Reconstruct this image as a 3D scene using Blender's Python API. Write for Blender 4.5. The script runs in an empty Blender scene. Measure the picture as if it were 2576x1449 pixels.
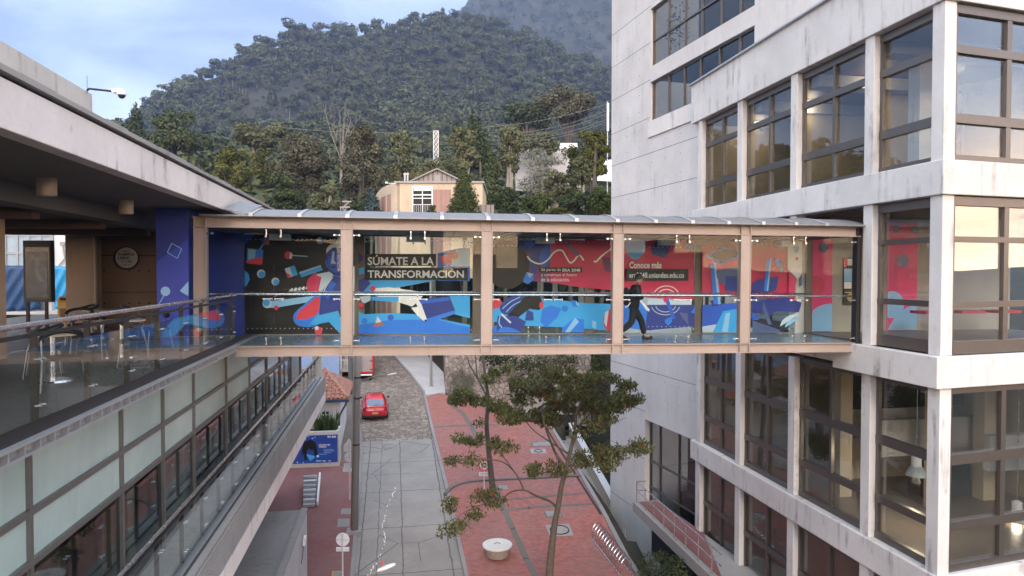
import bpy, math, random
import numpy as np
from mathutils import Vector, Matrix
V = Vector
R = math.radians
sc = bpy.context.scene
col = sc.collection
rnd = random.Random(11)
nrg = np.random.default_rng(5)

# ------------------------------------------------------------------ camera
CZ = 15.0
TH, PT, FPX = R(9.85), R(1.32), 2576 * 24 / 36.0
FW = V((math.sin(TH) * math.cos(PT), math.cos(TH) * math.cos(PT), -math.sin(PT)))
RT = V((math.cos(TH), -math.sin(TH), 0))
UP = RT.cross(FW)
CAM = V((0, 0, CZ))
cd = bpy.data.cameras.new('camera'); cam = bpy.data.objects.new('camera', cd); col.objects.link(cam)
cd.lens = 24; cd.sensor_width = 36; cd.clip_start = 0.1; cd.clip_end = 6000
cam.matrix_world = Matrix((RT, UP, -FW)).transposed().to_4x4()
cam.location = CAM
sc.camera = cam

# ------------------------------------------------------------------ light
SUN_EL, SUN_AZ = R(24), R(186)          # low soft sun behind the camera (west), azimuth clockwise from +Y
EXPOSURE = 1.44
HAZE = 0.00030
w = bpy.data.worlds.new('World'); sc.world = w; w.use_nodes = True
wt = w.node_tree; wt.nodes.clear()
def wn(t, **k):
    n = wt.nodes.new(t)
    for a, b in k.items(): setattr(n, a, b)
    return n
def wmath(op, a, b=None, clamp=False):
    n = wn('ShaderNodeMath', operation=op); n.use_clamp = clamp
    for i, s in enumerate((a, b)):
        if s is None: continue
        if isinstance(s, (int, float)): n.inputs[i].default_value = s
        else: wt.links.new(s, n.inputs[i])
    return n.outputs[0]
def wramp(f, stops):
    n = wn('ShaderNodeValToRGB'); wt.links.new(f, n.inputs[0])
    el = n.color_ramp.elements
    while len(el) > len(stops): el.remove(el[-1])
    while len(el) < len(stops): el.new(0.5)
    for e, (p, c) in zip(el, stops): e.position = p; e.color = (*c, 1) if len(c) == 3 else c
    return n.outputs[0]
sky = wn('ShaderNodeTexSky', sky_type='NISHITA'); sky.sun_disc = False
sky.sun_elevation = SUN_EL; sky.sun_rotation = SUN_AZ; sky.altitude = 2600; sky.dust_density = 1.5; sky.air_density = 1.2
tc = wn('ShaderNodeTexCoord')
sep = wn('ShaderNodeSeparateXYZ'); wt.links.new(tc.outputs['Generated'], sep.inputs[0])
zz = wmath('MAXIMUM', wmath('ADD', sep.outputs[2], 0.18), 0.06)
cmb = wn('ShaderNodeCombineXYZ')
wt.links.new(wmath('DIVIDE', sep.outputs[0], zz), cmb.inputs[0]); wt.links.new(wmath('DIVIDE', sep.outputs[1], zz), cmb.inputs[1])
cmb.inputs[2].default_value = 3.1
nz = wn('ShaderNodeTexNoise'); nz.inputs['Scale'].default_value = 1.15; nz.inputs['Detail'].default_value = 6; nz.inputs['Roughness'].default_value = 0.52
nz.inputs['Distortion'].default_value = 0.35
wt.links.new(cmb.outputs[0], nz.inputs['Vector'])
cloudc = wramp(nz.outputs[0], [(0.34, (0.25, 0.32, 0.47)), (0.44, (0.36, 0.445, 0.60)), (0.54, (0.48, 0.565, 0.70)), (0.67, (0.63, 0.69, 0.78))])
# sunset: warm low band in the west, behind the camera
west = wmath('MULTIPLY', sep.outputs[1], -1.0)
glow = wmath('MULTIPLY', wramp(west, [(0.05, (0, 0, 0)), (0.6, (1, 1, 1))]), wramp(wmath('ABSOLUTE', sep.outputs[2]), [(0.0, (1, 1, 1)), (0.08, (.85, .85, .85)), (0.19, (0, 0, 0))]))
glowm = wmath('MULTIPLY', glow, wramp(nz.outputs[0], [(0.35, (.45, .45, .45)), (0.6, (1, 1, 1))]))
mixc = wn('ShaderNodeMix', data_type='RGBA'); wt.links.new(glowm, mixc.inputs[0]); wt.links.new(cloudc, mixc.inputs[6]); mixc.inputs[7].default_value = (2.7, 1.95, 1.2, 1)
boost = wramp(wmath('ADD', wmath('MULTIPLY', sep.outputs[1], -0.5), 0.5), [(0.0, (1, 1, 1)), (0.22, (1.05, 1.05, 1.05)), (0.48, (2.5, 2.3, 1.95)), (0.75, (3.0, 2.65, 2.25)), (1.0, (3.0, 2.6, 2.2))])
bm = wn('ShaderNodeMix', data_type='RGBA', blend_type='MULTIPLY'); bm.inputs[0].default_value = 1.0; wt.links.new(mixc.outputs[2], bm.inputs[6]); wt.links.new(boost, bm.inputs[7])
bg1 = wn('ShaderNodeBackground'); wt.links.new(sky.outputs[0], bg1.inputs[0]); bg1.inputs[1].default_value = 0.07
bg2 = wn('ShaderNodeBackground'); wt.links.new(bm.outputs[2], bg2.inputs[0]); bg2.inputs[1].default_value = 0.80
add = wn('ShaderNodeMixShader'); add.inputs[0].default_value = 0.88
wt.links.new(bg1.outputs[0], add.inputs[1]); wt.links.new(bg2.outputs[0], add.inputs[2])
wo = wn('ShaderNodeOutputWorld'); wt.links.new(add.outputs[0], wo.inputs[0])
sl = bpy.data.lights.new('sun', 'SUN'); sun = bpy.data.objects.new('sun', sl); col.objects.link(sun)
sl.energy = 1.1; sl.angle = R(14); sl.color = (1.0, 0.80, 0.64)
sd = V((math.sin(SUN_AZ) * math.cos(SUN_EL), math.cos(SUN_AZ) * math.cos(SUN_EL), math.sin(SUN_EL)))
sun.rotation_euler = sd.to_track_quat('Z', 'Y').to_euler(); sun.location = (0, -20, 60)
vs = sc.view_settings; sc.display_settings.display_device = 'sRGB'
vs.view_transform = 'Standard'; vs.look = 'None'; vs.gamma = 1; vs.exposure = EXPOSURE
sc.cycles.max_bounces = 8; sc.cycles.transparent_max_bounces = 24; sc.cycles.diffuse_bounces = 3; sc.cycles.glossy_bounces = 3
sc.cycles.volume_bounces = 0; sc.cycles.caustics_reflective = False; sc.cycles.caustics_refractive = False
sc.cycles.use_denoising = True

# ------------------------------------------------------------------ pixel <-> place (photo at 2576 x 1449)
def ray(x, y): return FW + RT * ((x - 1288) / FPX) + UP * ((724.5 - y) / FPX)
def onX(x, y, X): d = ray(x, y); return CAM + d * (X / d.x)
def onY(x, y, Y): d = ray(x, y); return CAM + d * (Y / d.y)
def onP(x, y, p, n):
    d = ray(x, y); return CAM + d * ((p - CAM).dot(n) / d.dot(n))
def atZc(x, y, zc): return CAM + ray(x, y) * zc           # depth along the view axis
GK, G0 = 0.1055, 0.10
def gz(Y): return G0 + GK * Y
GN = V((0, -GK, 1)).normalized()
def onG(x, y, h=0.0): return onP(x, y, V((0, 0, G0 + h)), GN)

# ------------------------------------------------------------------ materials
MATS = {}
class NT:
    def __init__(s, name):
        s.m = bpy.data.materials.new(name); s.m.use_nodes = True; s.t = s.m.node_tree; s.t.nodes.clear()
        s.out = s.t.nodes.new('ShaderNodeOutputMaterial')
    def n(s, t, **k):
        x = s.t.nodes.new(t)
        for a, b in k.items(): setattr(x, a, b)
        return x
    def put(s, inp, v):
        if v is None: return
        if hasattr(v, 'is_output'): s.t.links.new(v, inp)
        elif isinstance(v, (tuple, list)) and len(v) == 3 and inp.type == 'RGBA': inp.default_value = (*v, 1)
        else: inp.default_value = v
    def pos(s): return s.n('ShaderNodeNewGeometry').outputs['Position']
    def obj(s): return s.n('ShaderNodeTexCoord').outputs['Object']
    def island(s): return s.n('ShaderNodeNewGeometry').outputs['Random Per Island']
    def map(s, v, sx=1, sy=1, sz=1, rot=(0, 0, 0), loc=(0, 0, 0)):
        m = s.n('ShaderNodeMapping'); s.put(m.inputs[0], v); m.inputs[3].default_value = (sx, sy, sz); m.inputs[2].default_value = rot; m.inputs[1].default_value = loc
        return m.outputs[0]
    def noise(s, v, scale, detail=4, rough=0.55, dist=0.0):
        x = s.n('ShaderNodeTexNoise'); s.put(x.inputs['Vector'], v); x.inputs['Scale'].default_value = scale
        x.inputs['Detail'].default_value = detail; x.inputs['Roughness'].default_value = rough; x.inputs['Distortion'].default_value = dist
        return x.outputs[0]
    def voro(s, v, scale, feature='F1', out=0, rand=1.0):
        x = s.n('ShaderNodeTexVoronoi', feature=feature); s.put(x.inputs['Vector'], v); x.inputs['Scale'].default_value = scale
        x.inputs['Randomness'].default_value = rand
        return x.outputs[out]
    def ramp(s, f, stops, interp='LINEAR'):
        x = s.n('ShaderNodeValToRGB'); s.put(x.inputs[0], f); el = x.color_ramp.elements; x.color_ramp.interpolation = interp
        while len(el) < len(stops): el.new(0.5)
        for e, (p, c) in zip(el, stops):
            e.position = p; e.color = (c, c, c, 1) if isinstance(c, (int, float)) else (*c, 1)
        return x.outputs[0]
    def mix(s, f, a, b, mode='MIX'):
        x = s.n('ShaderNodeMix', data_type='RGBA', blend_type=mode); s.put(x.inputs[0], f); s.put(x.inputs[6], a); s.put(x.inputs[7], b)
        return x.outputs[2]
    def math(s, op, a, b=None):
        x = s.n('ShaderNodeMath', operation=op); s.put(x.inputs[0], a); s.put(x.inputs[1], b); return x.outputs[0]
    def bump(s, h, strength=0.3, dist=0.02):
        x = s.n('ShaderNodeBump'); s.put(x.inputs['Height'], h); x.inputs['Strength'].default_value = strength; x.inputs['Distance'].default_value = dist
        return x.outputs[0]
    def pbr(s, c, rough=0.6, metal=0.0, normal=None, spec=0.5, **kw):
        b = s.n('ShaderNodeBsdfPrincipled'); s.put(b.inputs['Base Color'], c); s.put(b.inputs['Roughness'], rough); s.put(b.inputs['Metallic'], metal)
        s.put(b.inputs['Normal'], normal); s.put(b.inputs['Specular IOR Level'], spec)
        for k, v in kw.items(): s.put(b.inputs[k], v)
        s.t.links.new(b.outputs[0], s.out.inputs[0]); return s.m

def sh(c, k): return tuple(min(1, x * k) for x in c)
def plain(name, c, rough=0.5, metal=0.0, var=0.12, spec=0.5, scale=6):
    if name in MATS: return MATS[name]
    t = NT(name); p = t.pos()
    f = t.noise(p, scale, 5)
    cc = t.mix(f, sh(c, 1 - var), sh(c, 1 + var))
    rr = t.math('ADD', t.math('MULTIPLY', t.noise(p, scale * 3, 3), 0.15), rough - 0.07)
    MATS[name] = t.pbr(cc, rr, metal, spec=spec); return MATS[name]
def concrete(name, c, stain=0.5, dark=(0.09, 0.09, 0.09), streak=1.0, rough=0.85, board=0.0):
    t = NT(name); p = t.pos()
    big = t.noise(p, 0.55, 5, 0.6); fine = t.noise(p, 14, 6, 0.65)
    base = t.mix(t.ramp(big, [(0.3, 0.0), (0.7, 1.0)]), sh(c, 0.86), sh(c, 1.06))
    base = t.mix(t.math('MULTIPLY', t.ramp(fine, [(0.35, 1.0), (0.55, 0.0)]), 0.13), base, sh(c, 0.6))
    st = t.noise(t.map(p, 4.2, 4.2, 0.34), 1.0, 5, 0.6)
    st2 = t.noise(p, 0.9, 4, 0.7)
    f = t.math('MULTIPLY', t.ramp(st, [(0.52, 0.0), (0.70, 1.0)]), t.ramp(st2, [(0.44, 0.0), (0.64, 1.0)]))
    base = t.mix(t.math('MULTIPLY', f, stain * streak), base, dark)
    if board:
        wv = t.n('ShaderNodeTexWave', wave_type='BANDS', bands_direction='Z'); t.put(wv.inputs['Vector'], p); wv.inputs['Scale'].default_value = board
        base = t.mix(t.ramp(wv.outputs[1], [(0.0, 1.0), (0.12, 0.0)]), base, sh(c, 0.55))
    MATS[name] = t.pbr(base, rough, 0, t.bump(fine, 0.25, 0.01)); return MATS[name]
def glassm(name, tint=(0.86, 0.92, 0.90), f0=0.05, rough=0.0, k=1.0):
    t = NT(name)
    lw = t.n('ShaderNodeLayerWeight'); lw.inputs[0].default_value = 0.5
    fr = t.math('ADD', t.math('MULTIPLY', t.math('POWER', lw.outputs['Facing'], 5.0), (1 - f0) * k), f0)
    tr = t.n('ShaderNodeBsdfTransparent'); t.put(tr.inputs[0], tint)
    gl = t.n('ShaderNodeBsdfGlossy'); gl.inputs['Roughness'].default_value = rough; t.put(gl.inputs[0], (0.95, 0.97, 1.0))
    mx = t.n('ShaderNodeMixShader'); t.t.links.new(fr, mx.inputs[0]); t.t.links.new(tr.outputs[0], mx.inputs[1]); t.t.links.new(gl.outputs[0], mx.inputs[2])
    t.t.links.new(mx.outputs[0], t.out.inputs[0]); MATS[name] = t.m; return t.m
def leafm(name, dark, light, red=None, gloss=0.0, trans=0.18, big=0.05, iw=0.28):
    t = NT(name); r = t.island(); p = t.pos()
    f = t.math('ADD', t.math('MULTIPLY', r, iw), t.math('MULTIPLY', t.noise(p, big, 5, 0.7), 0.95))
    c = t.mix(t.ramp(f, [(0.36, 0.0), (0.86, 1.0)]), dark, light)
    if red:
        c = t.mix(t.ramp(t.math('FRACT', t.math('MULTIPLY', r, 37.3)), [(0.984, 0.0), (0.99, 1.0)]), c, red)
    d = t.n('ShaderNodeBsdfPrincipled'); t.put(d.inputs['Base Color'], c); d.inputs['Roughness'].default_value = 0.6; d.inputs['Specular IOR Level'].default_value = gloss
    tl = t.n('ShaderNodeBsdfTranslucent'); t.put(tl.inputs[0], c)
    mx = t.n('ShaderNodeMixShader'); mx.inputs[0].default_value = trans
    t.t.links.new(d.outputs[0], mx.inputs[1]); t.t.links.new(tl.outputs[0], mx.inputs[2]); t.t.links.new(mx.outputs[0], t.out.inputs[0])
    MATS[name] = t.m; return t.m

M_WHITE = concrete('white_concrete', (0.66, 0.65, 0.635), 0.8)
M_WALLW = concrete('tower_concrete', (0.60, 0.595, 0.59), 0.30)
M_FASCIA = concrete('fascia_concrete', (0.76, 0.71, 0.69), 0.85)
M_CONC = concrete('grey_concrete', (0.33, 0.32, 0.31), 0.45)
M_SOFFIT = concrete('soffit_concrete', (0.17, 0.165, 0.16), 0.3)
M_TANC = concrete('tan_concrete', (0.33, 0.26, 0.20), 0.3)
M_INTW = concrete('interior_concrete', (0.46, 0.39, 0.29), 0.2)
M_KERB = concrete('kerb_concrete', (0.27, 0.26, 0.26), 0.5)
M_GROOVE = concrete('grooved_concrete', (0.34, 0.33, 0.32), 0.7)
M_FRAME = plain('anodised_frame', (0.15, 0.132, 0.12), 0.36, 0.7)
M_STEEL = concrete('beige_painted_steel', (0.40, 0.322, 0.275), 0.35, dark=(0.20, 0.13, 0.10), rough=0.5)
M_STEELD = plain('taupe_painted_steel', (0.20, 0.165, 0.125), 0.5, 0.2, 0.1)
M_ROOF = plain('zinc_roof_sheet', (0.25, 0.252, 0.265), 0.5, 0.45, 0.16)
M_STRAP = plain('galvanised_strap', (0.48, 0.49, 0.51), 0.4, 0.6)
M_CHROME = plain('stainless_steel', (0.68, 0.68, 0.70), 0.25, 0.95)
M_BLACK = plain('black_plastic', (0.012, 0.012, 0.013), 0.5)
M_DARKST = plain('dark_steel', (0.035, 0.033, 0.034), 0.5, 0.4)
M_GLASS = glassm('clear_glass', (0.93, 0.96, 0.95), 0.012)
M_GLASSW = glassm('window_glass', (0.90, 0.92, 0.91), 0.06)
M_GLASSWEST = glassm('west_window_glass', (0.88, 0.90, 0.90), 0.13)
M_GLASSD = glassm('dark_window_glass', (0.62, 0.66, 0.66), 0.05)
M_WHITEP = plain('white_paint', (0.78, 0.78, 0.78), 0.5)
M_WOODD = plain('dark_wood', (0.06, 0.032, 0.022), 0.5)
M_DARK = plain('dark_interior', (0.02, 0.02, 0.022), 0.8)
M_BARK = plain('grey_bark', (0.10, 0.088, 0.075), 0.9, 0, 0.4, scale=9)
M_BARKP = plain('pale_bark', (0.30, 0.28, 0.25), 0.9, 0, 0.25, scale=3)
def frostm():
    t = NT('frosted_glass'); p = t.pos(); n = t.noise(p, 0.8, 3)
    MATS['frost'] = t.pbr(t.mix(t.math('MULTIPLY', t.ramp(t.noise(t.map(p, 3, 3, .5), 1.6, 5, .6), [(.5, 0), (.75, 1)]), .35), t.mix(t.ramp(n, [(.3, 0), (.7, 1)]), (0.34, 0.46, 0.44), (0.48, 0.60, 0.57)), (.30, .36, .35)), 0.28, 0.0, spec=0.6); return t.m
M_FROST = frostm()
def brickm(name, c1, c2, mortar, sx, sy, rot=0.0):
    t = NT(name); p = t.pos()
    b = t.n('ShaderNodeTexBrick'); t.put(b.inputs['Vector'], t.map(p, 1, 1, 1, (0, 0, rot)))
    t.put(b.inputs['Color1'], c1); t.put(b.inputs['Color2'], c2); t.put(b.inputs['Mortar'], mortar)
    b.inputs['Scale'].default_value = 1.0; b.inputs['Brick Width'].default_value = sx; b.inputs['Row Height'].default_value = sy; b.inputs['Mortar Size'].default_value = 0.008
    b.inputs['Mortar Smooth'].default_value = 0.3
    n = t.noise(p, 0.35, 5, 0.65)
    c = t.mix(t.ramp(n, [(0.35, 0.0), (0.68, 1.0)]), b.outputs[0], t.mix(0.5, b.outputs[0], (0.22, 0.16, 0.15)))
    n2 = t.noise(p, 2.4, 6, 0.7)
    c = t.mix(t.math('MULTIPLY', t.ramp(n2, [(0.56, 0.0), (0.7, 1.0)]), 0.35), c, (0.13, 0.08, 0.075))
    MATS[name] = t.pbr(c, 0.85, 0, t.bump(b.outputs[1], -0.3, 0.01)); return t.m
M_PLAZA = brickm('red_brick_paving', (0.45, 0.155, 0.125), (0.30, 0.098, 0.085), (0.17, 0.072, 0.065), 0.2, 0.1)
M_SIDE = brickm('shaded_red_brick_paving', (0.26, 0.10, 0.095), (0.21, 0.08, 0.08), (0.13, 0.06, 0.06), 0.2, 0.1)  # same brick as the plaza, with the sidewalk's shade put into its colour
def roadm():
    t = NT('worn_concrete_slabs'); p = t.pos()
    n = t.noise(p, 0.4, 6, 0.65); n2 = t.noise(p, 5, 6, 0.7)
    c = t.mix(t.ramp(n, [(0.3, 0), (0.7, 1)]), (0.225, 0.21, 0.20), (0.325, 0.305, 0.285))
    c = t.mix(t.math('MULTIPLY', t.ramp(n2, [(0.52, 0), (0.72, 1)]), 0.35), c, (0.15, 0.145, 0.14))
    sep = t.n('ShaderNodeSeparateXYZ'); t.put(sep.inputs[0], p)
    wob = t.math('MULTIPLY', t.math('SUBTRACT', t.noise(p, 1.5, 3), 0.5), 0.16)
    xs = t.math('ADD', sep.outputs[0], wob)
    lines = None
    for x0, wd in ((-0.72, .018), (0.34, .026), (2.32, .03), (-1.42, .03)):
        l = t.math('LESS_THAN', t.math('ABSOLUTE', t.math('SUBTRACT', xs, x0)), wd)
        lines = l if lines is None else t.math('MAXIMUM', lines, l)
    ym = t.math('MODULO', t.math('ADD', sep.outputs[1], wob), 3.9)
    lines = t.math('MAXIMUM', lines, t.math('LESS_THAN', ym, 0.05))
    edge = t.n('ShaderNodeTexVoronoi', feature='DISTANCE_TO_EDGE'); t.put(edge.inputs['Vector'], t.mix(0.12, p, t.n('ShaderNodeTexNoise').outputs[1])); edge.inputs['Scale'].default_value = 0.42
    crack = t.math('MULTIPLY', t.math('LESS_THAN', edge.outputs[0], 0.006), t.ramp(t.noise(p, 0.3, 2), [(0.48, 0), (0.5, 1)]))
    lines = t.math('MAXIMUM', lines, crack)
    c = t.mix(t.math('MULTIPLY', lines, 0.7), c, (0.06, 0.057, 0.055))
    MATS['road'] = t.pbr(c, 0.85, 0, t.bump(n2, 0.25, 0.01)); return t.m
M_ROAD = roadm()
def stonem(name, scale, c1, c2, c3, mort, z=1.0, bstr=0.9, moss=None):
    t = NT(name); p = t.map(t.pos(), 1, 1, z)
    pw = t.mix(0.10, p, t.n('ShaderNodeTexNoise').outputs[1])
    t.t.nodes
    e = t.n('ShaderNodeTexVoronoi', feature='DISTANCE_TO_EDGE'); t.put(e.inputs['Vector'], pw); e.inputs['Scale'].default_value = scale
    v = t.n('ShaderNodeTexVoronoi'); t.put(v.inputs['Vector'], pw); v.inputs['Scale'].default_value = scale
    sp = t.n('ShaderNodeSeparateColor'); t.put(sp.inputs[0], v.outputs['Color'])
    c = t.ramp(sp.outputs[0], [(0.0, c1), (0.5, c2), (1.0, c3)])
    c = t.mix(t.math('MULTIPLY', t.noise(t.pos(), 9, 5, 0.7), 0.35), c, sh(c1, 0.5))
    big = t.noise(t.pos(), 0.3, 4, 0.6)
    if moss: c = t.mix(t.ramp(big, [(0.52, 0), (0.66, 0.85)]), c, moss)
    c = t.mix(t.math('MULTIPLY', t.ramp(e.outputs[0], [(0.01, 1.0), (0.06, 0.0)]), .85), c, mort)
    MATS[name] = t.pbr(c, 0.9, 0, t.bump(t.ramp(e.outputs[0], [(0.0, 0.0), (0.12, 1.0)]), bstr, 0.05)); return t.m
M_COBBLE = stonem('cobblestones', 3.0, (0.20, 0.165, 0.14), (0.29, 0.245, 0.21), (0.36, 0.305, 0.26), (0.09, 0.08, 0.07))
M_STONE = stonem('rubble_stone', 3.0, (0.24, 0.20, 0.175), (0.34, 0.285, 0.25), (0.43, 0.37, 0.33), (0.07, 0.06, 0.05), moss=(0.05, 0.06, 0.025))

# ------------------------------------------------------------------ mesh building
WINV = {}
class MB:
    def __init__(s): s.v = []; s.f = []; s.mi = []
    def add(s, vs, fs, mi=0):
        o = len(s.v); s.v += [V(a) for a in vs]
        for f in fs: s.f.append(tuple(o + i for i in f)); s.mi.append(mi)
        return s
    def poly(s, pts, mi=0): return s.add(pts, [tuple(range(len(pts)))], mi)
    def hexa(s, p, mi=0):   # p: 4 bottom then 4 top
        return s.add(p, [(3, 2, 1, 0), (4, 5, 6, 7), (0, 1, 5, 4), (1, 2, 6, 5), (2, 3, 7, 6), (3, 0, 4, 7)], mi)
    def box(s, x0, x1, y0, y1, z0, z1, mi=0):
        x0, x1 = sorted((x0, x1)); y0, y1 = sorted((y0, y1)); z0, z1 = sorted((z0, z1))
        return s.hexa([(x0, y0, z0), (x1, y0, z0), (x1, y1, z0), (x0, y1, z0), (x0, y0, z1), (x1, y0, z1), (x1, y1, z1), (x0, y1, z1)], mi)
    def obox(s, o, u, v, w_, mi=0):  # corner o and three edge vectors
        o, u, v, w_ = V(o), V(u), V(v), V(w_)
        if u.cross(v).dot(w_) < 0: u, v = v, u
        return s.hexa([o, o + u, o + u + v, o + v, o + w_, o + u + w_, o + u + v + w_, o + v + w_], mi)
    def bar(s, p, q, wd, ht, mi=0, up=(0, 0, 1)):
        p, q = V(p), V(q); d = (q - p); a = d.normalized().cross(V(up))
        if a.length < 1e-4: a = d.normalized().cross(V((1, 0, 0)))
        a.normalize(); b = a.cross(d.normalized())
        return s.obox(p - a * wd / 2 - b * ht / 2, d, a * wd, b * ht, mi)
    def path(s, pts, rad, n=8, mi=0, cap=True, closed=False):
        pts = [V(p) for p in pts]; k = len(pts)
        rad = rad if isinstance(rad, (list, tuple)) else [rad] * k
        o = len(s.v); prev = None
        for i, p in enumerate(pts):
            t = (pts[(i + 1) % k] - pts[i - 1]) if (closed or 0 < i < k - 1) else ((pts[1] - pts[0]) if i == 0 else (pts[-1] - pts[-2]))
            t = t.normalized() if t.length > 1e-9 else V((0, 0, 1))
            if prev is None:
                a = t.cross(V((0, 0, 1)))
                if a.length < 1e-3: a = t.cross(V((1, 0, 0)))
            else: a = prev - t * prev.dot(t)
            a.normalize(); prev = a; b = t.cross(a)
            for j in range(n):
                an = 2 * math.pi * j / n
                s.v.append(p + (a * math.cos(an) + b * math.sin(an)) * rad[i])
        for i in range(k if closed else k - 1):
            for j in range(n):
                i2 = (i + 1) % k
                s.f.append((o + i * n + j, o + i * n + (j + 1) % n, o + i2 * n + (j + 1) % n, o + i2 * n + j)); s.mi.append(mi)
        if cap and not closed:
            s.f.append(tuple(o + j for j in reversed(range(n)))); s.mi.append(mi)
            s.f.append(tuple(o + (k - 1) * n + j for j in range(n))); s.mi.append(mi)
        return s
    def tube(s, p, q, r, n=8, mi=0, r2=None): return s.path([p, q], [r, r if r2 is None else r2], n, mi)
    def lathe(s, c, prof, n=24, mi=0, axis=None):
        c = V(c); ax = V(axis or (0, 0, 1)).normalized(); a = ax.orthogonal().normalized(); b = ax.cross(a); o = len(s.v)
        for r_, z_ in prof:
            for j in range(n):
                an = 2 * math.pi * j / n; s.v.append(c + ax * z_ + (a * math.cos(an) + b * math.sin(an)) * r_)
        for i in range(len(prof) - 1):
            for j in range(n):
                s.f.append((o + i * n + j, o + i * n + (j + 1) % n, o + (i + 1) * n + (j + 1) % n, o + (i + 1) * n + j)); s.mi.append(mi)
        s.f.append(tuple(o + j for j in reversed(range(n)))); s.mi.append(mi)
        s.f.append(tuple(o + (len(prof) - 1) * n + j for j in range(n))); s.mi.append(mi)
        return s
    def prism(s, pts, vec, mi=0):
        pts = [V(p) for p in pts]; vec = V(vec); k = len(pts)
        n = V((0, 0, 0))
        for i in range(k): n += pts[i].cross(pts[(i + 1) % k])
        if n.dot(vec) < 0: pts = pts[::-1]
        fs = [tuple(reversed(range(k))), tuple(range(k, 2 * k))] + [(i, (i + 1) % k, k + (i + 1) % k, k + i) for i in range(k)]
        return s.add(pts + [p + vec for p in pts], fs, mi)
    def ell(s, c, rx, ry, rz, n=10, m=7, mi=0):
        pr = [(math.sin(math.pi * i / m), -math.cos(math.pi * i / m)) for i in range(m + 1)]
        o = len(s.v); c = V(c)
        for a, z_ in pr:
            for j in range(n):
                an = 2 * math.pi * j / n; s.v.append(c + V((rx * a * math.cos(an), ry * a * math.sin(an), rz * z_)))
        for i in range(m):
            for j in range(n):
                s.f.append((o + i * n + j, o + i * n + (j + 1) % n, o + (i + 1) * n + (j + 1) % n, o + (i + 1) * n + j)); s.mi.append(mi)
        return s
    def build(s, name, mats, parent=None, local=False, smooth=False, bevel=0.0, label=None, kind=None):
        mats = mats if isinstance(mats, (list, tuple)) else [mats]
        me = bpy.data.meshes.new(name)
        loc = V((0, 0, 0)); vs_ = s.v
        if parent is not None and not local:
            mi_ = WINV[root_of(parent).name]; vs_ = [mi_ @ p for p in s.v]
        elif parent is None and not local:
            lo = V((min(p[i] for p in s.v) for i in range(3))); hi = V((max(p[i] for p in s.v) for i in range(3)))
            loc = V(((lo.x + hi.x) / 2, (lo.y + hi.y) / 2, lo.z)); vs_ = [p - loc for p in s.v]
        me.from_pydata([tuple(p) for p in vs_], [], s.f)
        for m in mats: me.materials.append(m)
        me.polygons.foreach_set('material_index', s.mi)
        if smooth: me.polygons.foreach_set('use_smooth', [True] * len(s.f))
        me.update()
        ob = bpy.data.objects.new(name, me); col.objects.link(ob); ob.location = loc
        if parent is not None: ob.parent = parent
        else: WINV[ob.name] = Matrix.Translation(loc).inverted()
        if bevel:
            b = ob.modifiers.new('bevel', 'BEVEL'); b.width = bevel; b.segments = 2; b.limit_method = 'ANGLE'
        if label: ob['label'] = label
        if kind: ob['kind'] = kind
        return ob
def root_of(o):
    while o.parent is not None: o = o.parent
    return o
def thing(name, label, cat, loc=(0, 0, 0), mat=None, group=None):
    o = bpy.data.objects.new(name, None); col.objects.link(o); o.empty_display_size = 0.3
    o.matrix_world = mat if mat is not None else Matrix.Translation(V(loc))
    WINV[o.name] = o.matrix_world.inverted() if mat is None else mat.inverted()
    return tag(o, label, cat, group)
def tag(o, label, cat, group=None):
    o['label'] = label; o['category'] = cat
    if group: o['group'] = group
    return o
def struct(mb, name, mats, smooth=False):
    o = mb.build(name, mats, smooth=smooth); o['kind'] = 'structure'; return o
def dup(root, loc, rotz=None, label=None, scale=None):
    def cp(o, par):
        c = o.copy(); col.objects.link(c)
        if par is not None: c.parent = par
        for ch in o.children: cp(ch, c)
        return c
    r = cp(root, None); r.location = loc
    if rotz is not None: r.rotation_euler = (0, 0, rotz)
    if scale is not None: r.scale = scale if isinstance(scale, (tuple, list)) else (scale,) * 3
    if label: r['label'] = label
    return r
def npmesh(name, verts, quads, mats, mi=None, parent=None, smooth=False):
    verts = np.asarray(verts, dtype=np.float32); quads = np.asarray(quads, dtype=np.int32); k = quads.shape[1]
    me = bpy.data.meshes.new(name); me.vertices.add(len(verts)); me.vertices.foreach_set('co', verts.ravel())
    me.loops.add(quads.size); me.loops.foreach_set('vertex_index', quads.ravel())
    me.polygons.add(len(quads)); me.polygons.foreach_set('loop_start', np.arange(0, quads.size, k, dtype=np.int32))
    for m in (mats if isinstance(mats, (list, tuple)) else [mats]): me.materials.append(m)
    if mi is not None: me.polygons.foreach_set('material_index', np.asarray(mi, dtype=np.int32))
    if smooth: me.polygons.foreach_set('use_smooth', np.ones(len(quads), dtype=bool))
    me.update(calc_edges=True); me.validate()
    o = bpy.data.objects.new(name, me); col.objects.link(o)
    if parent is not None: o.parent = parent
    else: WINV[o.name] = Matrix.Identity(4)
    return o
def text_pts(s, bold=0.0):
    c = bpy.data.curves.new('t', 'FONT'); c.body = s; c.offset = bold; c.resolution_u = 3; c.fill_mode = 'FRONT' if hasattr(c, 'fill_mode') else c.fill_mode
    o = bpy.data.objects.new('t', c); col.objects.link(o)
    dg = bpy.context.evaluated_depsgraph_get(); me = bpy.data.meshes.new_from_object(o.evaluated_get(dg))
    vs_ = [tuple(v.co) for v in me.vertices]; fs = [tuple(p.vertices) for p in me.polygons]
    bpy.data.objects.remove(o); bpy.data.curves.remove(c); bpy.data.meshes.remove(me)
    return vs_, fs
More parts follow.
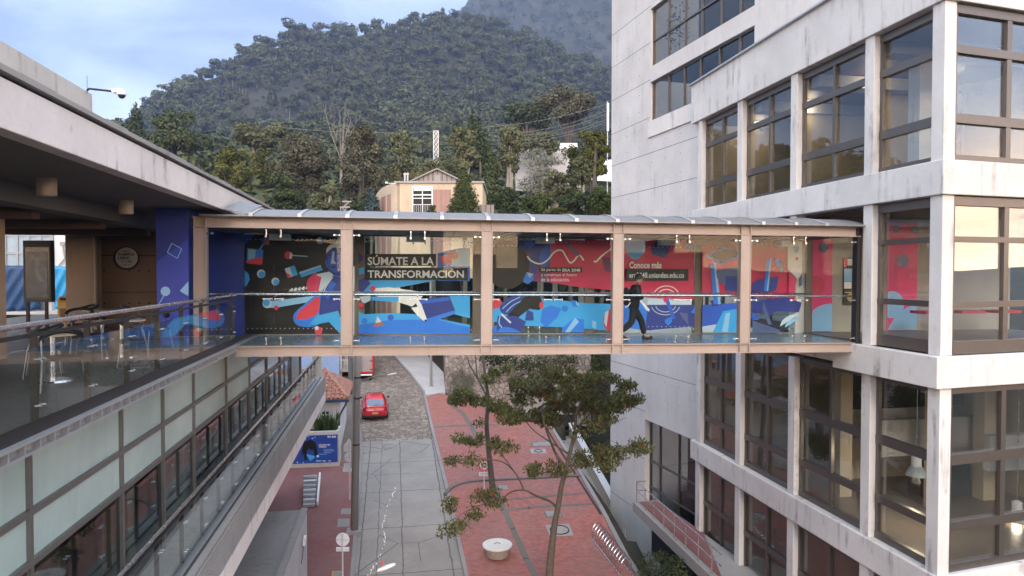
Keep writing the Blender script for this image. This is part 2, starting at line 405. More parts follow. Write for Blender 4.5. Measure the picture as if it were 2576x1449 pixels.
def lettering(s, o, u, v, name, mat, parent, bold=0.0, label=None, keep=False):
    """text filling the rectangle with corner o (bottom left), edge vectors u (line) and v (height)"""
    vs_, fs = text_pts(s, bold)
    x0 = min(a[0] for a in vs_); x1 = max(a[0] for a in vs_); y0 = min(a[1] for a in vs_); y1 = max(a[1] for a in vs_)
    o, u, v = V(o), V(u), V(v); m = MB()
    m.add([o + u * ((a[0] - x0) / (x1 - x0)) + v * ((a[1] - y0) / (y1 - y0)) for a in vs_], fs)
    return m.build(name, mat, parent, label=label)

# ------------------------------------------------------------------ setting: ground, road, pavements
def skyline(az):
    t = SKT; return float(np.interp(az, t[0], t[1]))
_sk = [(150, 420), (230, 350), (300, 312), (350, 278), (420, 232), (470, 192), (560, 158), (590, 138), (640, 112), (700, 92), (760, 68), (850, 58), (930, 52), (1000, 58), (1040, 42), (1080, 24), (1130, 20), (1180, 24), (1230, 45), (1300, 62), (1380, 100), (1450, 138), (1538, 178), (1650, 215), (1800, 260)]
def azel(x, y):
    d = ray(x, y); return math.atan2(d.x, d.y), d.z / math.hypot(d.x, d.y)
_ae = [azel(*p) for p in _sk]
SKT = ([a for a, e in _ae], [e for a, e in _ae])
RR = 640.0
PR = ([0, 62, 80, 110, 160, 240, 340, 480, RR, 760, 1000], [0, -8.3, -5.5, 2, 15, 33, 62, 118, 0, 0, 0])
def terr(az, r):
    """height of the ground above the camera's foot (world z)"""
    x, y = r * math.sin(az), r * math.cos(az)
    plane = gz(max(-60, min(y, 64)))
    if y < -100: plane += max(0, (r - 200) / 800) * (24 + 9 * math.sin(az * 7) + 10 * math.sin(az * 17 + 1)) * min(1, (-y - 100) / 150)
    if 10.6 < x < 15.5 and 18 < y < 44: return plane - 4.5
    if y < 20 or r < 58 or abs(az) > 1.2: return plane - 0.06
    full = 253.0
    e = skyline(az); H = e * RR - 11
    k = max(0.25, min(1.15, H / full))
    xs = PR[0]; ys = [v for v in PR[1]]
    zs = []
    for rr, v in zip(xs, ys):
        if rr <= 160: zs.append(v)
        elif rr < RR: b = min(1, (rr - 160) / 240); zs.append(v * (1 - b + b * k))
        elif rr == RR: zs.append(H)
        elif rr <= 760: zs.append(H * 0.97)
        else: zs.append(H * 0.6)
    z = CZ + float(np.interp(r, xs, zs))
    f = min(1, (r - 58) / 25)
    lump = 3.0 * math.sin(az * 34 + r * 0.021) * math.sin(r * 0.033 + az * 11) * min(1, max(0, (r - 120) / 200)) * (0 if r > RR else 1)
    # a road-side shelf keeps the street open
    return (plane - 0.06) * (1 - f) + (z + lump) * f
def polar(name, azs, rs, hf, mat):
    m = MB(); na = len(azs)
    for r in rs:
        for a in azs: m.v.append(V((r * math.sin(a), r * math.cos(a), hf(a, r))))
    for i in range(len(rs) - 1):
        for j in range(na - 1):
            m.f.append((i * na + j, i * na + j + 1, (i + 1) * na + j + 1, (i + 1) * na + j)[::-1]); m.mi.append(0)
    return struct(m, name, mat, smooth=True)
def earthm():
    t = NT('hill_earth'); p = t.pos(); n = t.noise(p, 0.02, 6, 0.65); n2 = t.noise(p, 0.25, 5, 0.7)
    c = t.ramp(n, [(0.35, (0.02, 0.028, 0.016)), (0.55, (0.045, 0.042, 0.028)), (0.68, (0.085, 0.06, 0.045))])
    c = t.mix(t.math('MULTIPLY', n2, 0.5), c, (0.02, 0.025, 0.015))
    return t.pbr(c, 0.95, 0, t.bump(n2, 0.8, 1.0))
M_EARTH = earthm()
azs = [R(a) for a in list(range(-180, -40, 10)) + [x * 0.75 for x in range(-53, 47)] + list(range(36, 181, 12))]
azs = sorted(set(azs)); azs[-1] = R(180)
polar('ground', azs, [0.02, 10, 18] + [20 + 1.5 * k for k in range(20)] + [50, 58, 64, 72, 80, 95, 110, 130, 160, 190, 220, 260, 300, 340, 400, 480, 560, RR, 700, 760, 1000], terr, M_EARTH)
def farm():
    t = NT('far_forest'); p = t.pos(); n = t.noise(p, 0.035, 8, 0.75); v = t.voro(p, 0.075)
    c = t.mix(t.ramp(n, [(0.35, 0.0), (0.65, 1.0)]), (0.012, 0.022, 0.016), (0.075, 0.08, 0.055))
    c = t.mix(t.ramp(v, [(0.0, 0.0), (0.9, 0.7)]), c, (0.012, 0.018, 0.014))
    return t.pbr(c, 1.0, 0, t.bump(v, -1.0, 6.0))
def farh(a, r):
    e = float(np.interp(math.degrees(a), [-15, -4, 1, 4.2, 6.5, 10, 18, 40], [.02, .08, .24, .345, .41, .46, .50, .42])); peak = 1150 * e
    k = min(1, max(0, (r - 820) / 330)); return CZ - 40 + (peak + 40) * k ** 0.85 + 10 * math.sin(a * 60 + r * .03) * math.sin(r * .05 + a * 30) * (1 if r < 1100 else .6)
polar('mountain', [R(a * 0.5) for a in range(-30, 80)], [820, 870, 920, 970, 1020, 1080, 1140, 1200, 1240], farh, farm())

def sheet(pts, h, thick, name, mats, kind='structure'):
    """a slab whose top follows the sloping ground h above it; pts are (X, Y)"""
    m = MB(); n = len(pts)
    top = [V((x, y, gz(y) + h)) for x, y in pts]
    area = sum(pts[i][0] * pts[(i + 1) % n][1] - pts[(i + 1) % n][0] * pts[i][1] for i in range(n))
    if area < 0: top = top[::-1]
    m.prism(top, V((0, 0, -thick))); o = m.build(name, mats)
    if kind: o['kind'] = kind
    return o
def gxy(x, y): p = onG(x, y); return (p.x, p.y)
LE = [(-1.55, 8), (-1.55, 27), (-1.8, 41), (-2.3, 47), (-3.1, 56), (-4.6, 66)]      # road edges
RE = [(2.85, 8), (2.71, 27), (2.59, 34.7), (2.37, 43.5), (2.2, 53), (1.2, 59), (-.2, 66)]
def clip(e, a, b):
    out = [(float(np.interp(a, [p[1] for p in e], [p[0] for p in e])), a)] + [p for p in e if a < p[1] < b] + [(float(np.interp(b, [p[1] for p in e], [p[0] for p in e])), b)]
    return out
YS = 42.6
sheet(clip(LE, 8, YS) + clip(RE, 8, YS)[::-1], 0.015, 0.2, 'road', M_ROAD)
sheet(clip(LE, YS, 66) + clip(RE, YS, 66)[::-1], 0.022, 0.2, 'cobbled_street', M_COBBLE)
KW = 0.17
sheet([(x + KW, y) for x, y in clip(LE, 8, 66)][::-1] and ([(x - KW, y) for x, y in clip(LE, 8, 62)] + clip(LE, 8, 62)[::-1]), 0.13, 0.4, 'left_kerb', M_KERB)
sheet([(x + KW, y) for x, y in clip(RE, 8, 66)] + clip(RE, 8, 66)[::-1], 0.14, 0.4, 'right_kerb', M_KERB)
sheet([(-14, 8), (-14, 39.2)] + [(x - KW, y) for x, y in clip(LE, 8, 39.2)][::-1], 0.12, 0.3, 'left_sidewalk', M_SIDE)
M_FLAG = concrete('worn_flagstone', (0.19, 0.165, 0.145), 0.5)
sheet([(-9, 39.2), (-9, 62)] + [(x - KW, y) for x, y in clip(LE, 39.2, 62)][::-1], 0.115, 0.3, 'left_footpath', M_FLAG)
PE = [(9.6, 8), (9.45, 27), (9.75, 31.3), (9.95, 36.8), (10.05, 42.7), (10.3, 47)]
plz = [(x + KW, y) for x, y in clip(RE, 8, 51.5)] + [(3.4, 52.3), (6.4, 48.6), (10.2, 45.2)] + clip(PE, 8, 45.2)[::-1]
sheet(plz, 0.13, 0.3, 'brick_plaza', M_PLAZA)
M_PALE = concrete('pale_sidewalk', (0.50, 0.50, 0.52), 0.5)
sheet([(x + KW, y) for x, y in clip(RE, 51.9, 66)] + [(3.0, 66), (4.2, 58.5), (3.9, 52.5)], 0.135, 0.3, 'pale_sidewalk', M_PALE)
# grey paving bands on the plaza (thin strips laid on it)
M_BAND = concrete('grey_paving_band', (0.15, 0.138, 0.13), 0.4)
def band(px, wd, name='paving_band'):
    p = [onG(x, y, 0.134) for x, y in px]; m = MB()
    for a, b in zip(p, p[1:]):
        d = (b - a).normalized(); n = d.cross(GN).normalized() * wd / 2
        m.prism([a + n - d * .05, b + n + d * .05, b - n + d * .05, a - n - d * .05], V((0, 0, 0.006)))
    o = m.build(name, M_BAND); o['kind'] = 'structure'
band([(1352, 1460), (1324, 1405), (1290, 1330), (1262, 1270), (1248, 1225)], .26)
band([(1262, 1284), (1330, 1277), (1490, 1267)], .2); band([(1265, 1258), (1340, 1251), (1478, 1240)], .16)
band([(1130, 1015), (1165, 1040), (1188, 1075), (1200, 1108)], .3); band([(1092, 1074), (1150, 1071), (1310, 1066)], .22)
# curved raised edge between upper and lower plaza
m = MB(); cp = [onG(x, y, 0.12) for x, y in [(1120, 1244), (1130, 1232), (1150, 1220), (1180, 1213), (1215, 1210), (1280, 1207), (1340, 1204), (1400, 1201), (1460, 1198)]]
for a, b in zip(cp, cp[1:]): m.bar(a, b + (b - a) * .06, .2, .16)
struct(m, 'plaza_kerb', M_BAND)
# pale scuffed line on the road
m = MB(); rl = [(995, 1226), (985, 1250), (975, 1275), (962, 1315), (966, 1345), (968, 1368), (955, 1398), (940, 1425), (926, 1449)]
rp = [onG(x, y, 0.017) for x, y in rl]
for a, b in zip(rp, rp[1:]):
    k = 6
    for i in range(k):
        if rnd.random() < .25: continue
        p = a.lerp(b, (i + .5) / k) + V((rnd.uniform(-.05, .05), 0, 0)); s_ = rnd.uniform(.014, .034)
        q = [p + V((math.cos(t_) * s_ * rnd.uniform(.6, 1.2), math.sin(t_) * s_ * 3.4 * rnd.uniform(.6, 1.2), 0)) for t_ in [j * 1.047 for j in range(6)]]
        m.prism([V((v.x, v.y, gz(v.y) + .017)) for v in q], V((0, 0, .003)))
tag(m.build('splatter_line', M_WHITEP), 'broken line of white bird droppings down the grey road', 'stain')['kind'] = 'stuff'

# ------------------------------------------------------------------ the footbridge
B0 = CAM + FW * 16.64 + (RT * 0)
B0 = V((16.64 * math.sin(TH), 16.64 * math.cos(TH), CZ))
BMAT = Matrix.Translation(B0) @ Matrix.Rotation(R(-2.81), 4, 'Z') @ Matrix.Rotation(R(0.41), 4, 'Y')
BINV = BMAT.inverted()
def onB(x, y, d=0.0):      # pixel -> bridge coordinates (s along, d deep, z) on the plane d
    o = BINV @ CAM; r = BINV.to_3x3() @ ray(x, y); t = (d - o.y) / r.y; return o + r * t
bridge = thing('footbridge', 'enclosed beige steel and glass footbridge crossing above the street', 'footbridge', mat=BMAT)
WID = 3.0
sL = onB(484, 700).x; sR = onB(2166, 700).x; sD = onB(590, 880).x
PXS = [872, 1224.5, 1555, 1875.5]
ps = [onB(x, 720).x for x in PXS]
zt0, zt1 = onB(1224, 582).z, onB(1224, 556).z
zb0, zb1 = onB(1224, 893).z, onB(1224, 868).z
PW = 0.27
def ibeam(m, x0, x1, y, z0, z1, fl=0.16):
    m.box(x0, x1, y + .07, y + .09, z0 + .022, z1 - .022)
    m.box(x0, x1, y, y + fl, z0, z0 + .022); m.box(x0, x1, y, y + fl, z1 - .022, z1)
for y in (0.0, WID):
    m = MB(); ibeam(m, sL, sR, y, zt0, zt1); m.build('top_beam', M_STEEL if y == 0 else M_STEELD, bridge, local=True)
    m = MB(); ibeam(m, sD, sR - .1, y, zb0, zb1); m.build('bottom_beam', M_STEEL, bridge, local=True)
for y in (0.0, WID):
    for i, s in enumerate([sL + .16] + ps + [sR - .06]):
        m = MB(); z0 = zb0 + .02 if i else zb1 - .25; lo = zb0 if i else zb0
        wd = PW if i < 5 else 0.12
        m.box(s - wd / 2, s - wd / 2 + .02, y - .012, y + .2, zb0 - .01, zt1 + .01); m.box(s + wd / 2 - .02, s + wd / 2, y - .012, y + .2, zb0 - .01, zt1 + .01)
        m.box(s - wd / 2 + .02, s + wd / 2 - .02, y + .012, y + .03, zb1 + .01, zt0 - .01)
        if i: m.box(s - wd / 2 + .02, s + wd / 2 - .02, y + .055, y + .065, zb0 + .03, zt1 - .03)
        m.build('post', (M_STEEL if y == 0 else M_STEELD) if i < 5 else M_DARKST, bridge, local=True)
m = MB(); m.box(sL, sR + .6, .1, WID - .02, zb1 - .14, zb1 - .012); m.build('floor_deck', plain('blue_grey_floor', (0.20, 0.27, 0.31), 0.22, 0, .08), bridge, local=True)
m = MB(); m.box(sL, sR, .12, WID - .05, zt0 + .03, zt0 + .06)
for k in range(26): s = sL + .3 + k * (sR - sL - .6) / 25; m.box(s, s + .06, .12, WID - .05, zt0, zt0 + .028)
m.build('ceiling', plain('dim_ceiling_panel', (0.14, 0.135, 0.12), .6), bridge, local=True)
for s in [sL + 1.2 + i * 3.6 for i in range(5)]:
    m = MB(); m.box(s, s + .5, WID * .75, WID * .75 + .4, zt0 - .17, zt0 - .004); m.build('ceiling_box', M_WHITEP, bridge, local=True)
# barrel roof in sheets with straps
zE = onB(1224, 553).z; RIS = 0.25
def roofz(d): u = (d + .16) / (WID + .32); return zE + RIS * (1 - (2 * u - 1) ** 2)
s0r = onB(620, 545).x
stp = [onB(x, 548).x for x in (636, 757, 876, 996, 1112, 1227, 1338, 1447, 1549, 1644, 1736, 1826, 1912, 1994, 2070)]
NR = 14
def barrel(m, a, b, lift, th, d0=-.16, d1=WID + .16):
    for i in range(NR):
        da, db = d0 + (d1 - d0) * i / NR, d0 + (d1 - d0) * (i + 1) / NR
        m.hexa([(a, da, roofz(da) + lift), (b, da, roofz(da) + lift), (b, db, roofz(db) + lift), (a, db, roofz(db) + lift), (a, da, roofz(da) + lift + th), (b, da, roofz(da) + lift + th), (b, db, roofz(db) + lift + th), (a, db, roofz(db) + lift + th)])
edges = [s0r] + stp + [sR + .02]
for a, b in zip(edges, edges[1:]):
    m = MB(); barrel(m, a + .004, b - .004, 0, .015); m.build('roof_sheet', M_ROOF, bridge, local=True, smooth=False)
for s in stp:
    m = MB(); barrel(m, s - .045, s + .045, .02, .02); m.box(s - .045, s + .045, -.2, -.165, zE - .02, zE + .06); m.build('roof_strap', M_STRAP, bridge, local=True)
m = MB(); m.box(sL + .2, sR, -.1, .1, zE - .035, zE - .012); m.box(sL + .2, sR, -.17, -.155, zE - .02, zE + .012); m.build('gutter', M_ROOF, bridge, local=True)
m = MB(); za = roofz(.2)
fl = [(-.16, zE + .02), (.1, za + .02), (.5, roofz(.5) + .05), (1.1, roofz(1.1) + .1)]
for (d0, z0), (d1, z1) in zip(fl, fl[1:]):
    m.hexa([(s0r - .42, d0, z0 + .10), (s0r + .1, d0, z0 - .0), (s0r + .1, d1, z1), (s0r - .42, d1, z1 + .10), (s0r - .42, d0, z0 + .115), (s0r + .1, d0, z0 + .015), (s0r + .1, d1, z1 + .015), (s0r - .42, d1, z1 + .115)])
m.build('bent_flashing', M_ROOF, bridge, local=True)
# glass panes with their point fittings; two handrails
def fitting(m, s, d, z, dx, dz, out):
    m.path([(s, d, z), (s + dx, d, z + dz)], .012, 6); m.lathe((s + dx, d + out * .012, z + dz), [(.026, -.02), (.026, .03)], 8, axis=(0, -1, 0)); m.lathe((s, d, z), [(.02, -.02), (.02, .02)], 6, axis=(0, -1, 0))
gz0, gz1 = zb1 + .02, zt0 - .02
bounds = [sL + .16] + ps + [sR - .06]; FARF = MB()
for d, lab in ((.05, 'n'), (WID - .03, 'f')):
    for i, (a, b) in enumerate(zip(bounds, bounds[1:])):
        a2, b2 = a + PW / 2 + .01, b - (PW / 2 + .01 if i < 4 else .08); mid = (a2 + b2) / 2
        if i == 0: mid = onB(689, 700, d).x
        if i == 4 and d < 1: mid = onB(2008, 700, d).x
        for j, (c0, c1) in enumerate(((a2, mid - .006), (mid + .006, b2))):
            g = MB(); g.box(c0, c1, d, d + .014, gz0, gz1); go = g.build('glass_pane', M_GLASS, bridge, local=True)
            zm = gz0 + (gz1 - gz0) * .40; o_ = -1 if d < 1 else 1; dd = d - .03 if d < 1 else d + .05
            ein, eout = (c1, c0) if j == 0 else (c0, c1); sg = 1 if j == 0 else -1
            fits = [(ein - sg * .16, gz1 - .02, 0, -.15), (ein - sg * .16, gz0 + .02, 0, .15), (ein - sg * .03, zm, -sg * .18, 0)] + [(eout + sg * .02, q, sg * .12, 0) for q in (gz1 - .12, zm, gz0 + .1)]
            for s_, z_, dx, dz in fits:
                if d < 1: f = MB(); fitting(f, s_, dd, z_, dx, dz, o_); f.build('glass_fitting', M_CHROME, go, local=True)
                else: fitting(FARF, s_, dd, z_, dx, dz, o_)
FARF.build('far_fitting', M_CHROME, bridge, local=True, kind='stuff')
for d, x0, x1 in ((.26, sL + .3, sR - .1), (WID - .22, sL + 1.6, onB(2035, 736, WID - .22).x)):
    zr = onB(1224, 742, .26).z if d < 1 else onB(1224, 736, d).z
    m = MB(); m.tube((x0, d, zr), (x1, d, zr), .026, 8)
    for s in [a for a in bounds[1:5]] + [(a + b) / 2 for a, b in zip(bounds, bounds[1:])]: m.tube((s, d, zr - .02), (s, .06 if d < 1 else WID - .04, zr - .06), .01, 6)
    m.build('handrail', M_CHROME, bridge, local=True)

# ---- the printed film on the far glass: flat shapes laid over one another
ZA = lambda x, y: ((680 + .45807 * x) / 1.49068, (760 + .45807 * y) / 1.49068)
ZB = lambda x, y: ((1800 + .44161 * x) / 1.49068, (760 + .44161 * y) / 1.49068)
ZC = lambda x, y: ((2400 + .4417 * x) / 1.49068, (760 + .4417 * y) / 1.49068)
FILM = {k: plain('film_' + k, c, .35, 0, .10, scale=1.5) for k, c in dict(
    black=(.008, .008, .008), navy=(.025, .05, .30), blue=(.03, .13, .68), royal=(.03, .22, .85), sky=(.05, .42, .90), light=(.30, .60, .92), pale=(.60, .74, .88),
    red=(.75, .05, .09), crimson=(.66, .025, .10), magenta=(.70, .04, .16), white=(.90, .91, .92), orange=(.55, .16, .10), plum=(.22, .04, .16), slate=(.10, .14, .30)).items()}
FK = list(FILM)
class Film:
    def __init__(s, z, d0): s.m = MB(); s.z = z; s.d = d0; s.k = 0
    def P(s, x, y): return onB(*s.z(x, y), s.d)
    def poly(s, colr, pts):
        s.k += 1; dd = -.0016 * s.k
        q = [s.P(*p) + V((0, dd, 0)) for p in pts]
        s.m.prism(q, V((0, -.0008, 0)), FK.index(colr)); return s
    def disc(s, colr, x, y, r, ry=None, n=28, a0=0, a1=360):
        ry = ry or r
        return s.poly(colr, [(x + r * math.cos(R(a0 + (a1 - a0) * i / n)), y + ry * math.sin(R(a0 + (a1 - a0) * i / n))) for i in range(n if a1 - a0 == 360 else n + 1)])
    def line(s, colr, pts, wd):
        s.k += 1; dd = -.0016 * s.k; L = []; Rr = []
        for i, p in enumerate(pts):
            a = pts[max(0, i - 1)]; b = pts[min(len(pts) - 1, i + 1)]; dx, dy = b[0] - a[0], b[1] - a[1]; l = math.hypot(dx, dy) or 1
            L.append((p[0] - dy / l * wd / 2, p[1] + dx / l * wd / 2)); Rr.append((p[0] + dy / l * wd / 2, p[1] - dx / l * wd / 2))
        for i in range(len(pts) - 1):
            q = [s.P(*a) + V((0, dd, 0)) for a in (L[i], L[i + 1], Rr[i + 1], Rr[i])]; s.m.prism(q, V((0, -.0008, 0)), FK.index(colr))
        return s
    def done(s, name='printed_film'): return s.m.build(name, [FILM[k] for k in FK], bridge, local=True)
FD = WID - .045
def curve(pts, n=6):
    out = []
    for i in range(len(pts) - 1):
        p0 = pts[max(0, i - 1)]; p1 = pts[i]; p2 = pts[i + 1]; p3 = pts[min(len(pts) - 1, i + 2)]
        for k in range(n):
            t = k / n; out.append(tuple(.5 * ((2 * p1[c]) + (-p0[c] + p2[c]) * t + (2 * p0[c] - 5 * p1[c] + 4 * p2[c] - p3[c]) * t * t + (-p0[c] + 3 * p1[c] - 3 * p2[c] + p3[c]) * t ** 3) for c in (0, 1)))
    return out + [pts[-1]]
# first bay: black film with floating solids and a blue bust
F = Film(ZA, FD)
F.poly('black', [(405, 262), (1390, 262), (1390, 1075), (405, 1075)])
F.poly('blue', [(405, 262), (602, 262), (405, 450)]).poly('navy', [(405, 262), (520, 262), (405, 372)])
F.line('light', [(640, 385), (672, 340)], 8).disc('blue', 690, 312, 34).poly('orange', [(690, 285), (722, 305), (718, 345), (680, 346)])
F.poly('royal', [(540, 372), (672, 385), (662, 510), (534, 496)]).poly('red', [(540, 478), (620, 452), (668, 446), (662, 510), (534, 496)]).poly('light', [(548, 380), (610, 386), (604, 452), (548, 470)])
F.poly('sky', [(405, 545), (450, 535), (510, 545), (550, 580), (562, 628), (535, 680), (480, 712), (420, 722), (405, 722)]).disc('pale', 655, 582, 35).disc('sky', 662, 590, 27).disc('pale', 771, 645, 32).disc('sky', 777, 652, 24)
F.line('light', [(905, 432), (1035, 440)], 8).disc('red', 878, 430, 32).poly('pale', [(892, 405), (912, 420), (906, 458), (886, 460)])
F.poly('pale', [(848, 540), (928, 514), (956, 590), (872, 615)]).poly('sky', [(890, 528), (928, 514), (956, 590), (912, 602)]).poly('red', [(856, 568), (905, 598), (872, 615)])
F.poly('sky', [(966, 568), (1142, 510), (1160, 552), (985, 612)]).poly('light', [(966, 568), (1142, 510), (1147, 524), (972, 584)]).disc('sky', 1138, 310, 30).disc('pale', 1130, 300, 17)
F.poly('light', [(690, 810), (1250, 742), (1250, 778), (760, 862), (700, 858), (672, 835)]).disc('pale', 706, 825, 38).disc('sky', 700, 820, 28)
for i in range(5): F.poly('white' if i % 2 else 'pale', [(885 + i * 32, 722 - i * 5), (905 + i * 32, 700 - i * 5), (918 + i * 32, 700 - i * 5), (912 + i * 32, 732 - i * 5)])
F.poly('red', [(755, 855), (785, 838), (805, 862), (780, 885)]).disc('red', 440, 802, 32)
# bust: shoulders, neck, head with cap
F.poly('royal', curve([(1120, 1000), (1040, 1018), (950, 1000), (918, 940), (950, 880), (1060, 790), (1140, 720), (1220, 610), (1300, 600), (1390, 640), (1390, 880), (1250, 870), (1120, 1000)]))
F.poly('sky', [(1130, 900), (1280, 850), (1300, 930), (1390, 1040), (1390, 1075), (1300, 1070), (1210, 975), (1040, 1010)])
F.poly('red', curve([(945, 955), (960, 900), (1040, 830), (1130, 768), (1120, 900), (1030, 950), (945, 955)])).poly('crimson', curve([(1030, 700), (1034, 640), (1075, 592), (1110, 580), (1100, 720), (1050, 745), (1030, 700)])).poly('pale', [(1110, 585), (1225, 562), (1250, 600), (1190, 680), (1150, 740), (1098, 748)]).poly('magenta', [(1100, 590), (1150, 610), (1120, 748), (1096, 745)])
F.poly('navy', [(1150, 730), (1240, 600), (1390, 620), (1390, 860), (1130, 920)]).poly('blue', [(1165, 745), (1232, 640), (1270, 660), (1205, 800)]).line('pale', curve([(1168, 740), (1185, 690), (1240, 610)]), 10)
F.poly('navy', curve([(1205, 560), (1190, 480), (1195, 400), (1240, 345), (1300, 335), (1370, 350), (1410, 420), (1400, 520), (1350, 580), (1280, 600), (1205, 560)]))
F.poly('blue', curve([(1215, 545), (1203, 470), (1215, 400), (1300, 380), (1350, 400), (1340, 520), (1280, 570), (1215, 545)])).poly('pale', [(1240, 400), (1258, 402), (1252, 470), (1270, 500), (1228, 500)]).poly('navy', [(1200, 418), (1236, 416), (1234, 434), (1204, 436)]).poly('navy', [(1262, 416), (1306, 410), (1306, 430), (1264, 434)]).poly('navy', [(1218, 520), (1282, 512), (1278, 534), (1226, 538)])
F.poly('white', curve([(1190, 420), (1196, 372), (1240, 338), (1310, 338), (1380, 352), (1330, 372), (1250, 368), (1205, 400), (1190, 420)]))
F.poly('blue', [(1180, 470), (1196, 474), (1206, 530), (1190, 534)]).poly('white', [(1268, 340), (1290, 270), (1390, 250), (1390, 340)])
F.line('royal', [(1020, 965), (1110, 1032)], 8).disc('red', 1127, 1045, 32).disc('pale', 1112, 1024, 17)
f1 = F.done()
# second bay: slogan strips, blue slopes, shoe and cube
F = Film(ZA, FD)
F.poly('navy', [(1452, 400), (1482, 430), (1486, 470), (1452, 505)]).poly('sky', [(1452, 540), (1500, 525), (1500, 580), (1452, 590)])
F.poly('royal', [(2098, 415), (2280, 370), (2362, 380), (2362, 640), (2098, 640)]).poly('light', [(2250, 380), (2362, 372), (2362, 520), (2200, 520)])
F.poly('red', [(2115, 445), (2210, 405), (2215, 500), (2160, 500), (2130, 510)]).disc('orange', 2240, 435, 32)
F.poly('sky', [(1452, 665), (1560, 625), (2090, 635), (1800, 690), (1560, 720), (1452, 760)]).poly('navy', [(1505, 605), (1550, 660), (1480, 740), (1452, 745), (1452, 640)])
F.poly('white', [(1580, 700), (1700, 692), (2000, 735), (1950, 800), (1890, 850), (1770, 812), (1580, 760)]).poly('sky', [(1555, 770), (1780, 770), (1775, 815), (1560, 800)])
F.poly('sky', [(2200, 745), (2362, 760), (2362, 945), (2180, 900)]).disc('red', 1568, 702, 22).poly('pale', [(1460, 770), (1550, 760), (1550, 800), (1490, 830)]).poly('red', [(1452, 825), (1500, 815), (1490, 860), (1452, 855)])
F.poly('sky', [(1452, 890), (1490, 912), (1700, 905), (1900, 910), (2362, 1000), (2362, 1072), (1452, 1072)]).poly('royal', [(1452, 1000), (1700, 960), (2100, 955), (2260, 1000), (2362, 1020), (2362, 1072), (1452, 1072)])
F.disc('royal', 1500, 968, 24).disc('blue', 1714, 940, 25).poly('orange', [(1605, 928), (1662, 1000), (1575, 1018)]).poly('pale', [(1605, 928), (1640, 975), (1590, 985)])
F.poly('navy', [(1940, 790), (2195, 765), (2240, 880), (2010, 950)]).poly('royal', [(2010, 950), (2240, 880), (2240, 910), (2050, 975)]).poly('blue', [(1950, 800), (2190, 776), (2196, 800), (1960, 830)])
F.poly('white', [(1892, 775), (1925, 770), (1965, 830), (2008, 950), (2005, 970), (1980, 965), (1930, 920), (1880, 860), (1935, 850)]).poly('black', [(1985, 960), (2010, 955), (2005, 976)])
F.poly('black', [(1502, 420), (2085, 420), (2085, 518), (1502, 518)]).poly('black', [(1502, 532), (2342, 532), (2342, 634), (1502, 634)])
f2 = F.done()
def letter(F, s, x0, y0, x1, y1, bold, par, mat=None):
    dd = V((0, -.0016 * (F.k + 2), 0)); o = F.P(x0, y1) + dd; u = F.P(x1, y1) + dd - o; v = F.P(x0, y0) + dd - o
    vs_, fs = text_pts(s, bold); a0 = min(a[0] for a in vs_); a1 = max(a[0] for a in vs_); b0 = min(a[1] for a in vs_); b1 = max(a[1] for a in vs_)
    m = MB(); m.add([o + u * ((a[0] - a0) / (a1 - a0)) + v * ((a[1] - b0) / (b1 - b0)) for a in vs_], fs)
    return m.build('lettering', mat or FILM['white'], par, local=True)
letter(F, 'SÚMATE A LA', 1526, 428, 2068, 512, .022, f2); letter(F, 'TRANSFORMACIÓN', 1526, 538, 2312, 616, .022, f2)
# third bay
F = Film(ZB, FD)
F.poly('plum', [(108, 318), (600, 318), (600, 680), (108, 640)]).poly('crimson', [(596, 318), (1140, 318), (1140, 745), (885, 722), (596, 680)]).poly('plum', [(1030, 470), (1140, 460), (1140, 600), (1060, 580)])
F.poly('navy', [(270, 330), (520, 318), (560, 380), (500, 460), (520, 520), (450, 620), (400, 520), (420, 440)]).poly('blue', [(520, 400), (600, 330), (600, 500), (540, 560), (500, 480)])
F.disc('black', 230, 530, 188, 200)
F.poly('royal', [(375, 335), (410, 340), (412, 315), (480, 345), (420, 388), (418, 365), (380, 368)]).poly('royal', [(395, 590), (455, 605), (452, 655), (410, 692), (365, 672), (372, 640)]).poly('light', [(395, 590), (455, 605), (420, 640)])
F.line('white', curve([(400, 455), (430, 490), (480, 515), (530, 515), (580, 480), (620, 430), (660, 405), (700, 410), (730, 460), (765, 510), (800, 490), (840, 445), (880, 490)]), 13).line('white', curve([(965, 495), (985, 500), (1030, 455), (1115, 390)]), 13)
F.poly('slate', [(705, 345), (750, 350), (800, 400), (850, 445), (820, 455), (770, 400)])
F.poly('sky', [(108, 880), (300, 800), (620, 820), (880, 852), (1140, 860), (1140, 1090), (780, 1060), (380, 1045), (108, 1010)]).poly('royal', [(530, 900), (600, 870), (690, 900), (650, 980), (560, 1060), (510, 1010)]).disc('royal', 720, 900, 28, 26)
F.poly('navy', [(400, 910), (450, 930), (455, 1000), (380, 1000)]).poly('royal', [(800, 980), (880, 990), (880, 1100), (690, 1100), (700, 1060)]).poly('light', [(805, 975), (840, 1010), (760, 1100), (720, 1100)]).poly('light', [(950, 1000), (985, 1010), (985, 1070), (950, 1060)])
F.disc('red', 1115, 1000, 72, 95).poly('pale', [(1060, 930), (1090, 915), (1070, 1060), (1050, 1010)])
F.poly('red', [(108, 815), (170, 815), (190, 860), (150, 895), (108, 905)]).poly('navy', curve([(165, 880), (230, 815), (330, 780), (440, 790), (420, 850), (330, 930), (240, 950), (180, 930), (165, 880)])).line('light', curve([(190, 900), (260, 840), (340, 800)]), 8).line('light', curve([(220, 930), (280, 870), (360, 830)]), 8)
F.poly('black', [(330, 850), (390, 790), (500, 785), (540, 860), (500, 912), (420, 900), (260, 1020), (230, 960)]).disc('red', 520, 870, 18, 30)
